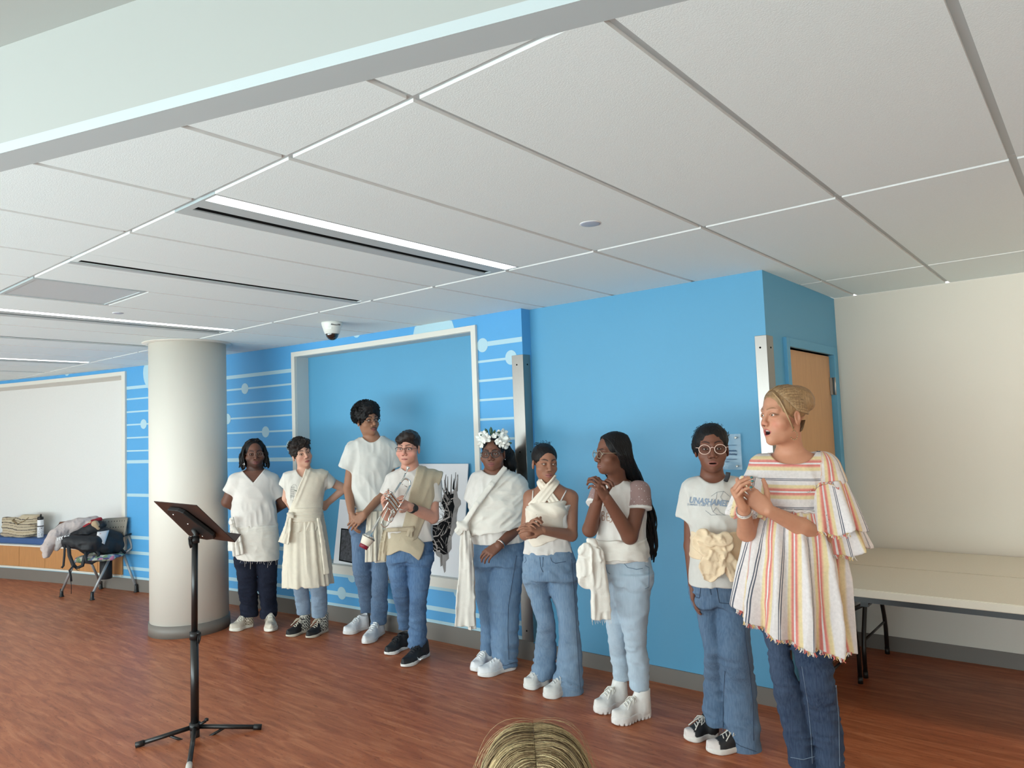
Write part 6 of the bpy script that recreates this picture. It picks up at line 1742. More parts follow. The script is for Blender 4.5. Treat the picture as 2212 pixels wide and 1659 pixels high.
def P8():
    P = Person(1562, 1616, 'person with clear round glasses and a grey printed t-shirt with a cream bow sash')
    H = Head(P, 1537, 969, .05, yaw=2, pitch=2, roll=0, size=1.0)
    v = body_vol(P, 1455, 915, 1640, 1640, H)
    TR = [(1026, 1514, 1562, 0, .055), (1033, 1503, 1580, 0, .07), (1043, 1490, 1596, 0, .09), (1065, 1486, 1603, 0, .108), (1110, 1489, 1603, 0, .122), (1150, 1494, 1603, 0, .115), (1200, 1491, 1606, 0, .115), (1258, 1489, 1608, 0, .125)]
    v.loft(trunk(P, TR, .010), 0, 2.2)
    H.sculpt(v, jaw=.98, nose=1.2, lips=1.2, mouth=1.0, open_=.10, chin=.95)
    v.chain([H.p(0, -.02, -.05), P.L(1538, 1025, 0), P.L(1541, 1042, -.01)], [.052, .052, .075], .022)
    for sh, el, wr in ((P.L(1497, 1058), P.L(1493, 1180, -.03), P.L(1497, 1262, .02)), (P.L(1595, 1058), P.L(1612, 1185, -.03), P.L(1617, 1285, .01))):
        v.chain([sh, el, wr], [.044, .036, .024], .012)
    hand(v, P.L(1497, 1262, .02), v3(.02, -.12, -1), v3(1, -.2, 0), -1, .9, (16, 18, 12)); hand(v, P.L(1617, 1285, .01), v3(0, -.1, -1), v3(-1, -.1, 0), 1, .9, (14, 18, 12))
    lower_body(v, P, P.L(1525, 1310), P.L(1580, 1310), P.L(1540, 1430), P.L(1590, 1430), P.L(1545, 1585), P.L(1605, 1610), P.L(1505, 1600, .03), P.L(1560, 1624, .03))
    bd = v.build('body', M_SKIN, P.root, skin_color(P, H, (116, 74, 58), lip=(140, 88, 78), brow=(42, 28, 26), brow_h=.006))
    slim(bd, H, BODY_KEEP, getattr(v, 'hands', None))
    H.eyes(.05, .05)
    H.glasses((216, 186, 172), 'round', w=.054, h=.046, gap=.020, thick=.0020)
    MG = cloth('heather_grey_jersey', (206, 202, 196))
    s = tee(P, 'shirt', TR, None, ((P.L(1500, 1058), P.L(1484, 1119, -.01), .062, .052), (P.L(1592, 1058), P.L(1612, 1118, -.01), .064, .056)), (P.L(1541, 1035, .08)[0], P.L(1538, 1044, .08)[2], .078, P.L(1541, 1022, .03)[2], 'u'), MG, folds=((.005, (10, 10, 8), 5), (.004, (24, 20, 9), 6)))
    ib = mat('blue_grey_print', (134, 148, 166), .8)
    text_on(P, [s], 'print', 'UNASHAMED', 18, 1532, 1090, .10, ib, s, .035, .18, .82)
    text_on(P, [s], 'print', 'SUMMER CAMP 2015', 6, 1511, 1093, .06, ib, s, .005, .1)
    inked(P, [s], 'print', [[(1536, 1072), (1549, 1063), (1563, 1061), (1577, 1073), (1580, 1090)], [(1549, 1063), (1547, 1078)], [(1563, 1061), (1556, 1074), (1562, 1082)], [(1535, 1092), (1540, 1106), (1550, 1112), (1567, 1113), (1576, 1100), (1580, 1092)], [(1524, 1103), (1536, 1113), (1550, 1112)], [(1540, 1106), (1547, 1096), (1556, 1108), (1567, 1113)]], .0010, mat('thin_grey_print', (158, 160, 164), .8), s)
    sr = P.L(1571, 1030, .06)
    tube_part('tank_strap', [onto(P, [bd], u, vv, .004) for u, vv in ((1573, 1020), (1572, 1028), (1567, 1040))], .011, mat('charcoal_strap', (52, 56, 62), .8), P.root, n=8, flat=.3, up=(0, -1, 0.3))
    w = Vol(*P.box(1480, 1130, 1622, 1235, -.2, .24), .005)
    w.loft(P.rows([(1145, 1493, 1605, 0, .125), (1165, 1492, 1606, 0, .130), (1200, 1490, 1607, 0, .130), (1214, 1490, 1607, 0, .132)]), 0, 2.2, cap=.006)
    w.plane(P.L(1545, 1211, .1), unit(v3(-.03, 0, -1)), .004)
    w.disp(lambda x, y, z: -.005*(1-2.1*np.abs(vnoise((x*1.0)*6+1, y*4, (z-.1*x)*38))), .03)
    MC = cloth('warm_cream_cotton', (230, 206, 174), bs=250, bump=.3)
    ws = w.build('waist_sash', MC, P.root)
    w = Vol(*P.box(1490, 1130, 1612, 1270, .04, .30), .0042)
    kp = P.L(1547, 1180, .165)
    w.ribbon([kp, P.L(1535, 1166, .185), P.L(1520, 1160, .18), P.L(1512, 1172, .175), P.L(1524, 1188, .18), kp], [.016, .030, .034, .034, .026, .014], .008, (-.2, -1, .3), .006, 2, .005)
    w.ribbon([kp, P.L(1556, 1168, .19), P.L(1567, 1164, .185), P.L(1572, 1178, .18), P.L(1560, 1186, .18), kp], [.014, .026, .030, .026, .02, .012], .008, (.2, -1, .3), .006, 2, .005, 2)
    w.ribbon([kp, P.L(1535, 1200, .185), P.L(1528, 1222, .18), P.L(1533, 1240, .175), P.L(1550, 1228, .18), P.L(1556, 1200, .18), kp], [.014, .026, .034, .030, .030, .026, .014], .008, (0, -1, 0), .006, 2, .006, 1)
    w.ribbon([kp, P.L(1570, 1205, .17), P.L(1584, 1230, .165), P.L(1594, 1250, .16)], [.016, .026, .034, .038], .006, (.2, -1, 0), .005, 2, .006, 4)
    knot(w, kp, .026, .008)
    w.folds(.003, (30, 30, 30), 4, band=.02)
    w.build('bow', MC, ws)
    pj = pants(P, 'jeans', [(1290, 1500, 1553, 0), (1326, 1506, 1552, 0), (1380, 1516, 1556, .03), (1405, 1520, 1560, .04), (1430, 1521, 1562, .03), (1480, 1521, 1567, 0), (1540, 1520, 1581, 0), (1586, 1522, 1592, .01)], [(1290, 1550, 1602, 0), (1326, 1549, 1618, .01), (1380, 1552, 1620, .04), (1410, 1553, 1623, .05), (1440, 1558, 1627, .03), (1480, 1562, 1633, 0), (1540, 1566, 1637, 0), (1627, 1574, 1644, .02)], [(1232, 1492, 1602, 0), (1270, 1489, 1605, 0), (1305, 1497, 1606, 0)], denim('worn_blue_denim', (70, 98, 132), (104, 130, 160)), seed=8, hem_fold=.008)
    seams(P, pj, [[(1494, 1260), (1497, 1288), (1511, 1292), (1514, 1262)], [(1546, 1260), (1554, 1302), (1590, 1306)], [(1532, 1262), (1536, 1285)], [(1607, 1300), (1610, 1380), (1620, 1450), (1627, 1520), (1628, 1600)], [(1566, 1450), (1562, 1520), (1562, 1580)], [(1576, 1596), (1600, 1612), (1634, 1624)]])
    ch = dict(upper=(32, 32, 35), sole=(218, 212, 206), hs=.030, w=.045, cap=(214, 204, 200), lace=(206, 200, 192), toe_h=.042)
    shoe(P, P.G(1550, 1588), P.G(1479, 1601), ch); shoe(P, P.G(1636, 1614), P.G(1526, 1627), ch)
    hv = Vol(*H.bounds(.17), .0034)
    H.ell(hv, (0, -.020, .042), (.085, .099, .087)); H.ell(hv, (0, .090, -.036), (.072, .076, .098), .006, 'sub'); hv.plane(H.p(0, 0, -.04), H.R@v3(0, .5, -1), .015)
    for sx in (-1, 1): H.ell(hv, (sx*.086, .002, -.03), (.02, .026, .036), .008, 'sub')
    H.ell(hv, (-.066, -.03, .01), (.03, .05, .045), .02); H.ell(hv, (0, -.1, .03), (.06, .05, .06), .02)
    hv.disp(lambda x, y, z: -.0025*vnoise(x*60, y*60, z*60)-.0015*vnoise(x*140, y*140, z*140), .03)
    hr = hv.build('hair', M_BLACKHAIR, P.root)
    def reg(rnd):
        a = rnd.uniform(-1.5, 1.5); d = v3(math.sin(a)*1.0, rnd.uniform(-.5, .1), math.cos(a)*.9+.1); d = unit(d); return v3(0, -.022, .042)+d*v3(.083, .096, .085), d+v3(0, -.3, -.6)
    curl_tubes(H, 'curls', 60, 3, reg, .0008, .8, .005, .014, M_BLACKHAIR, hr)
# ------------------------------------------------------------------ the speaker in the striped tunic
def stripe_mat():
    m = bpy.data.materials.new('striped_gauze'); m.use_nodes = True
    nt = m.node_tree; L = nt.links; b = nt.nodes['Principled BSDF']
    a = nt.nodes.new('ShaderNodeAttribute'); a.attribute_name = 'Sc'
    f = nt.nodes.new('ShaderNodeMath'); f.operation = 'FRACT'; L.new(a.outputs['Fac'], f.inputs[0])
    r = nt.nodes.new('ShaderNodeValToRGB'); L.new(f.outputs[0], r.inputs[0])
    W_, Y_, P_, R_, N_ = (222, 214, 212), (222, 202, 158), (224, 176, 148), (214, 130, 122), (80, 86, 100)
    st = [(0, W_), (.155, W_), (.16, N_), (.178, N_), (.183, W_), (.205, W_), (.21, N_), (.228, N_), (.233, W_), (.36, W_), (.40, Y_), (.47, Y_), (.50, P_), (.54, R_), (.595, R_), (.60, W_), (.655, W_), (.66, R_), (.71, R_), (.75, P_), (.79, Y_), (.86, Y_), (.90, W_)]
    cr = r.color_ramp
    cr.elements[0].position = 0; cr.elements[0].color = rgba(W_); cr.elements[1].position = 1; cr.elements[1].color = rgba(W_)
    for p, c in st[1:]:
        e = cr.elements.new(p); e.color = rgba(c)
    tc = nt.nodes.new('ShaderNodeTexCoord'); n = nt.nodes.new('ShaderNodeTexNoise'); n.inputs['Scale'].default_value = 90; n.inputs['Detail'].default_value = 3
    L.new(tc.outputs['Object'], n.inputs['Vector'])
    mr = nt.nodes.new('ShaderNodeMapRange'); mr.inputs[1].default_value = .3; mr.inputs[2].default_value = .7; mr.inputs[3].default_value = .93; mr.inputs[4].default_value = 1.05; L.new(n.outputs['Fac'], mr.inputs[0])
    mx = nt.nodes.new('ShaderNodeVectorMath'); mx.operation = 'SCALE'; L.new(r.outputs[0], mx.inputs[0]); L.new(mr.outputs[0], mx.inputs['Scale'])
    L.new(mx.outputs[0], b.inputs['Base Color'])
    b.inputs['Roughness'].default_value = .9; b.inputs['Specular IOR Level'].default_value = .12
    bp = nt.nodes.new('ShaderNodeBump'); bp.inputs['Strength'].default_value = .35; bp.inputs['Distance'].default_value = .004; L.new(n.outputs['Fac'], bp.inputs['Height']); L.new(bp.outputs[0], b.inputs['Normal'])
    return m
def add_sc(o, fn):
    me = o.data; V = np.empty(len(me.vertices)*3, np.float32); me.vertices.foreach_get('co', V); V = V.reshape(-1, 3)
    a = me.attributes.new('Sc', 'FLOAT', 'POINT'); a.data.foreach_set('value', np.asarray(fn(V), np.float32))
def fringe(P, objs, line, parent, n, seed, ln=(.006, .016), drop=v3(0, 0, -1), px_off=0):
    rnd = random.Random(seed); cols = [mat('fringe_white', (226, 216, 210), .9), mat('fringe_coral', (216, 120, 110), .9), mat('fringe_yellow', (224, 194, 136), .9)]
    mb = MB(); L = [0]
    for a, b in zip(line[:-1], line[1:]): L.append(L[-1]+math.hypot(b[0]-a[0], b[1]-a[1]))
    for i in range(n):
        s = L[-1]*(i+rnd.random())/n; k = max(j for j in range(len(L)-1) if L[j] <= s); t = (s-L[k])/(L[k+1]-L[k]+1e-6)
        u = line[k][0]+t*(line[k+1][0]-line[k][0]); v = line[k][1]+t*(line[k+1][1]-line[k][1])
        v = edge_v(P, objs, u, v) if px_off else v-2
        p = onto(P, objs, u, v, .001); l = rnd.uniform(*ln); d = unit(drop+v3(rnd.uniform(-.6, .6), rnd.uniform(-.5, .1), rnd.uniform(-.2, .2)))
        mb.tube([p, p+d*l*.6, p+d*l+v3(rnd.uniform(-.003, .003), 0, 0)], rnd.uniform(.0012, .0022), 4, int(s/7) % 3)
    o = mb.build('fringe', cols, parent); o['kind'] = 'stuff'; return o
def WOMAN():
    P = Person(1772, 1722, 'person with blond updo in a striped ruffled tunic, speaking with clasped hands, nearest the door')
    H = Head(P, 1691, 897, .06, yaw=-50, pitch=3, roll=0, size=1.03)
    v = body_vol(P, 1565, 835, 1865, 1735, H, t1=.45, fine=[(P.L(1565, 1140, .45), P.L(1680, 1030, .15), .003)])
    TR = [(974, 1672, 1748, 0, .055), (983, 1655, 1770, 0, .075), (997, 1640, 1789, 0, .098), (1025, 1632, 1793, 0, .125), (1060, 1632, 1782, 0, .14), (1100, 1634, 1776, 0, .14), (1180, 1630, 1784, 0, .14), (1300, 1640, 1790, 0, .14)]
    v.loft(trunk(P, TR, .014), 0, 2.2)
    H.sculpt(v, jaw=.96, nose=.86, lips=.75, mouth=1.0, open_=.62, chin=1.0, eye=.9, nose_len=.92)
    v.chain([H.p(0, -.025, -.055), P.L(1706, 975, .0), P.L(1712, 996, -.01)], [.052, .052, .08], .025)
    wL, wR = P.L(1607, 1101, .27), P.L(1660, 1103, .24)
    c = v.child(*P.box(1575, 990, 1670, 1190, -.1, .42)); c.chain([P.L(1648, 1020, 0), P.L(1612, 1150, .13), wL], [.045, .038, .026], .012); v.merge(c, .01)
    c = v.child(*P.box(1640, 990, 1850, 1220, -.1, .42)); c.chain([P.L(1782, 1022, 0), P.L(1796, 1166, .04), P.L(1730, 1138, .14), wR], [.046, .042, .038, .026], .014); v.merge(c, .01)
    t1 = hand(v, wR, P.L(1622, 1072, .255)-wR, v3(-.1, 1, -.1), -1, .98, (40, 60, 40), thumb=(52, 10, 8))
    t2 = hand(v, wL, P.L(1588, 1066, .300)-wL, v3(1, .12, .55), 1, .98, (62, 28, 14), spread=3, thumb=(38, 12, 10))
    lower_body(v, P, P.L(1690, 1330), P.L(1745, 1330), P.L(1697, 1470), P.L(1765, 1470), P.L(1735, 1668), P.L(1795, 1690), P.L(1715, 1712, .06), P.L(1775, 1734, .06), ank=.027)
    bd = v.build('body', M_SKIN, P.root, skin_color(P, H, (196, 140, 112), lip=(186, 98, 92), brow=(140, 100, 72), brow_w=.8, cheek=(206, 124, 104)))
    slim(bd, H, BODY_KEEP, getattr(v, 'hands', None))
    H.eyes(-.15, .02, (92, 86, 70))
    tube_part('teeth', [H.p(x, .0815-.5*abs(x), -.0668) for x in (-.011, -.004, .004, .011)], .0034, mat('tooth_white', (214, 206, 196), .3), P.root)
    nm = mat('teal_nail', (58, 112, 112), .25, coat=.6)
    for tp in (t1[:1], t2):
        for (p, d, up) in tp:
            nn = unit(v3(-.1, -1, .25)); nn = unit(nn-d*(nn@d)); sd = np.cross(d, nn); m = MB()
            R = Matrix((sd, d, nn)).transposed().to_4x4(); M = Matrix.Translation(Vector(p+nn*.0055-d*.002)) @ R
            m.lathe([(.0001, .0022), (.0032, .0019), (.0048, .0008), (.005, 0)], 12, 0, M @ Matrix.Diagonal((1, 1.35, 1, 1))); m.build('nail', nm, P.root)
    sm = stripe_mat()
    # bodice with boat neck
    lo, hi = P.box(1610, 960, 1830, 1130, -.24, .28)
    s = Vol(lo, hi, .0052); s.loft(P.rows(TR[:6]+[(1116, 1632, 1776, 0, .145)], 0), 0, 2.2, cap=.004)
    c = s.child(lo, hi); c.cone(P.L(1776, 1014), P.L(1796, 1062, .01), .078, .078); c.plane(P.L(1792, 1050, .01), unit(v3(.25, 0, -1)), .004); s.merge(c, .04)
    c = s.child(lo, hi); c.cone(P.L(1650, 1012), P.L(1634, 1045, .03), .066, .06); c.plane(P.L(1635, 1042, .03), unit(v3(-.25, 0, -1)), .004); s.merge(c, .04)
    s.folds(.0035, (12, 10, 12), 2, -9, 9, True, .03, 4)
    s.neck(P.L(1713, 990, .06)[0], P.L(1700, 1003, .10)[2], .098, P.L(1713, 976, .03)[2], 'u3')
    bo = s.build('bodice', sm, P.root)
    zc = P.L(1700, 1100, .14)[2]; xs = P.L(1766, 1040)[0]
    ca, cb = P.L(1765, 985), P.L(1795, 1060)
    def sc_b(V):
        x, y, z = V.T
        hz = (zc-z)/.118+.22-.03*np.sin(x*9)
        an = np.arctan2(x-ca[0]-.02, -(y+.0))*.078*1.05/.118*1.2+.35
        return np.where(x > xs+(.10*(z-zc)), an, hz)
    add_sc(bo, sc_b)
    # skirt of the tunic
    SK = [(1098, 1634, 1776, 0, .147), (1112, 1628, 1782, 0, .152), (1140, 1617, 1800, 0, .165), (1200, 1606, 1820, 0, .185), (1260, 1598, 1830, 0, .20), (1330, 1591, 1838, 0, .215), (1420, 1586, 1845, 0, .225)]
    lo, hi = P.box(1570, 1085, 1862, 1430, -.34, .34)
    s = Vol(lo, hi, .0056); s.loft(P.rows(SK), 0, 2.1, cap=.004)
    zt = P.L(1700, 1098, 0)[2]; cx = P.L(1712, 1200)[0]
    s.disp(lambda x, y, z: -(.005+.022*np.clip((zt-z)/.45, 0, 1))*(np.sin(np.arctan2(x-cx, -y)*11+1.5*np.sin(z*5))*1.3+.5*np.sin(np.arctan2(x-cx, -y)*23+2))*.75, .05)
    s.folds(.003, (16, 16, 12), 5)
    a, b = P.L(1588, 1334, .15), P.L(1843, 1412, .05); n = v3((b-a)[2], 0, -(b-a)[0]); s.plane(a, unit(n+v3(0, .05, 0)), .004)
    sk = s.build('tunic_skirt', sm, P.root)
    add_sc(sk, lambda V: np.arctan2(V[:, 0]-cx, -V[:, 1])*.20/.112+.52+.2*np.sin(V[:, 2]*3))
    # ruffle along the waist seam
    tube_part('waist_ruffle', [onto(P, [bo, sk], 1636+i*6, 1101+5.5*(i/22)+2*math.sin(i*2.3), .004) for i in range(24)], .0058, sm, P.root, n=6)
    # flounced sleeves
    def flounce(name, a, b, r0, r1, lo, hi, wv, seed, k2=1.0):
        d = unit(b-a); e1 = unit(np.cross(d, v3(0, 1, 0))); e2 = np.cross(d, e1); L = np.linalg.norm(b-a)
        s = Vol(lo, hi, .005)
        def fn(x, y, z):
            x = x-a[0]; y = y-a[1]; z = z-a[2]
            l = x*d[0]+y*d[1]+z*d[2]; p = x*e1[0]+y*e1[1]+z*e1[2]; q = x*e2[0]+y*e2[1]+z*e2[2]
            t = np.clip(l/L, 0, 1); th = np.arctan2(q, p); r = np.sqrt(p*p+q*q)
            R = r0+(r1-r0)*t**.8+(.003+.014*t)*np.sin(th*7+seed)+.006*t*np.sin(th*13+seed*2)
            wob = .012*np.sin(th*5+seed)
            return np.maximum(np.maximum(np.abs(r-R)-.0062, -l), l-L-wob)
        s.op(lo+.01, hi-.01, fn)
        o = s.build(name, sm, P.root)
        def sc(V):
            w = V-a; return np.arctan2(w@e2, w@e1)*(r0+r1)/2/.118*1.1+.1
        add_sc(o, sc); return o
    f1 = flounce('sleeve_flounce', P.L(1780, 1040, .02), P.L(1797, 1148, .03), .076, .118, *P.box(1690, 1010, 1890, 1200, -.24, .28), 5, 1.0)
    f2 = flounce('sleeve_flounce', P.L(1798, 1120, -.02), P.L(1812, 1188, -.03), .085, .115, *P.box(1700, 1090, 1900, 1240, -.26, .24), 5, 2.2)
    f3 = flounce('sleeve_flounce', P.L(1634, 1036, .04), P.L(1618, 1120, .08), .062, .080, *P.box(1560, 1010, 1690, 1160, -.16, .30), 5, .6)
    fringe(P, [f1, f2, bo], [(1745, 1068), (1770, 1052), (1790, 1046), (1812, 1060)], f1, 40, 3, (.006, .014), v3(0, -.4, .6))
    fringe(P, [f1], [(1744, 1140), (1756, 1158), (1776, 1160), (1800, 1146), (1838, 1142)], f1, 60, 4, (.008, .018), px_off=1)
    fringe(P, [f2, f1], [(1760, 1180), (1790, 1192), (1820, 1198), (1846, 1188)], f2, 50, 5, (.008, .018), px_off=1)
    fringe(P, [sk], [(1590, 1328), (1640, 1346), (1696, 1362), (1740, 1376), (1790, 1392), (1841, 1404)], sk, 190, 6, (.008, .020), px_off=1)
    pj = pants(P, 'jeans', [(1340, 1644, 1704, 0), (1400, 1657, 1706, 0), (1440, 1663, 1714, .02), (1472, 1668, 1724, .03), (1540, 1683, 1745, 0), (1600, 1697, 1757, 0), (1655, 1706, 1762, 0)], [(1340, 1690, 1792, 0), (1400, 1712, 1797, .01), (1440, 1722, 1800, .04), (1472, 1731, 1803, .05), (1540, 1744, 1813, .01), (1600, 1756, 1821, 0), (1690, 1768, 1825, 0)], [(1250, 1648, 1780, 0), (1300, 1645, 1788, 0), (1350, 1644, 1792, 0)], denim('dark_indigo_denim', (38, 54, 84), (72, 90, 118)), seed=9, h=.006, fold=(.0045, (14, 14, 36)), hem_fold=.002)
    seams(P, pj, [[(1732, 1440), (1745, 1520), (1752, 1590), (1755, 1650)], [(1806, 1480), (1812, 1560), (1814, 1655)], [(1708, 1636), (1735, 1641), (1760, 1634)]], mat('pale_blue_seam', (116, 132, 152), .8))
    sh = dict(upper=(60, 56, 54), sole=(120, 100, 80), hs=.018, w=.044, lace=(60, 56, 54), toe_h=.03)
    shoe(P, P.L(1745, 1700, 0)*v3(1, 1, 0), P.L(1705, 1712, .12)*v3(1, 1, 0), sh); shoe(P, P.L(1800, 1725, 0)*v3(1, 1, 0), P.L(1758, 1735, .14)*v3(1, 1, 0), sh)
    # bangles and earring
    sv = mat('silver', (205, 205, 205), .2, 1.0); ax = unit(P.L(1612, 1150, .13)-wL)
    for k, (o, cc) in enumerate(((.008, sv), (.018, mat('cream_bangle', (226, 214, 200), .4)))):
        MB().lathe([(.030, -.003), (.033, -.003), (.033, .003), (.030, .003)], 24, 0, Matrix.Translation(Vector(wL+ax*o)) @ Vector(ax+v3(.12, 0, .0)*k).to_track_quat('Z', 'Y').to_matrix().to_4x4()).build('bangle', cc, P.root)
    ec = P.L(1715, 940, .105); em = MB(); pts = [ec+v3(math.cos(a)*.0135, 0, math.sin(a)*.019) for a in np.linspace(0, 2*PI, 25)[:-1]]
    for q in range(24): em.lathe([(0, -.0022), (.0020, 0), (0, .0022)], 6, q % 2, Matrix.Translation(Vector(pts[q])))
    em.tube([ec+v3(0, 0, .019), ec+v3(.004, .004, .036)], .0008, 5, 1)
    em.build('earring', [mat('green_bead', (54, 92, 72), .3), mat('gold_wire', (176, 136, 84), .3, 1.0)], P.root)
    # blond hair swept back to a loose knot
    BL = [hair_mat('blond_a', (150, 118, 84), .45, bump=.3), hair_mat('blond_b', (182, 150, 112), .45, bump=.3), hair_mat('blond_c', (112, 86, 62), .5, bump=.3)]
    hv = Vol(*H.bounds(.19), .0032)
    H.ell(hv, (0, -.020, .042), (.083, .101, .086)); H.ell(hv, (.02, -.075, .060), (.060, .055, .062), .03)
    H.ell(hv, (0, .092, -.022), (.070, .080, .096), .006, 'sub'); hv.plane(H.p(0, 0, -.05), H.R@v3(0, .75, -1), .012)
    for sx in (-1, 1): H.ell(hv, (sx*.086, -.004, -.018), (.022, .026, .036), .008, 'sub')
    hv.disp(lambda x, y, z: -.0025*vnoise(x*18, y*30, (z+x*.45)*120), .03)
    hr = hv.build('hair', BL[0], P.root)
    mb = MB(); rnd = random.Random(4)
    for i in range(620):
        sx = 1 if rnd.random() < .78 else -1
        th0 = rnd.uniform(0, 1)         # along the hairline from the parting to the temple and nape
        x0 = sx*(.004+.072*th0); f0 = .066-.075*th0**1.6; z0 = .118-.100*th0**1.3
        d0 = unit(v3(x0/.083, (f0+.02)/.101, (z0-.042)/.086)); s0 = v3(0, -.02, .042)+d0*v3(.084, .102, .087)
        end = v3(.030*sx*(.4+th0)+rnd.uniform(-.004, .004), -.112+.02*th0, .105-.095*th0+rnd.uniform(-.006, .006))
        pts = []
        for q in range(8):
            t = q/7; p = s0*(1-t)+end*t; d = unit(v3(p[0]/.083, (p[1]+.02)/.101, (p[2]-.042)/.086)); e = v3(0, -.02, .042)+d*v3(.0845, .1025, .0875)*(1+.018*math.sin(PI*t)+rnd.uniform(0, .006))
            if t > .8: e = e*(1-(t-.8)*2.5)+end*(t-.8)*2.5
            pts.append(H.p(*e))
        mb.tube(pts, [.0011*H.k*(1 if q < 7 else .4) for q in range(8)], 4, rnd.choice((0, 0, 1, 1, 2)))
    for i in range(60):                 # loose knot at the back
        c0 = H.p(.03, -.10, .072); a0 = rnd.uniform(0, 6.3); R = rnd.uniform(.018, .036); tl = rnd.uniform(-.7, .7)
        mb.tube([c0+H.R@(v3(rnd.uniform(-.006, .006), 0, 0)+R*v3(math.cos(a0+q*.4), -.5*math.sin(tl+q*.2), math.sin(a0+q*.4))) for q in range(9)], .0016, 4, rnd.choice((0, 1, 1, 2)))
    for k in range(26):                 # side lock falling in front of the ear
        o = rnd.uniform(-.004, .004); mb.tube([H.p(.030+o, .072, .092), H.p(.056+o, .062, .062), H.p(.069+o, .046, .018), H.p(.074+o, .030, -.020), H.p(.077+o, .012, -.052-rnd.uniform(0, .01))], .0010, 4, rnd.choice((0, 1, 1)))
    for k in range(30):
        o = rnd.uniform(-.012, .012); mb.tube([H.p(.046+o, -.066, -.02), H.p(.042+o, -.060, -.050), H.p(.040+o*1.2, -.052, -.062-rnd.uniform(0, .008))], .0012, 4, 2)
    o = mb.build('hair_strands', BL, hr); o['kind'] = 'stuff'

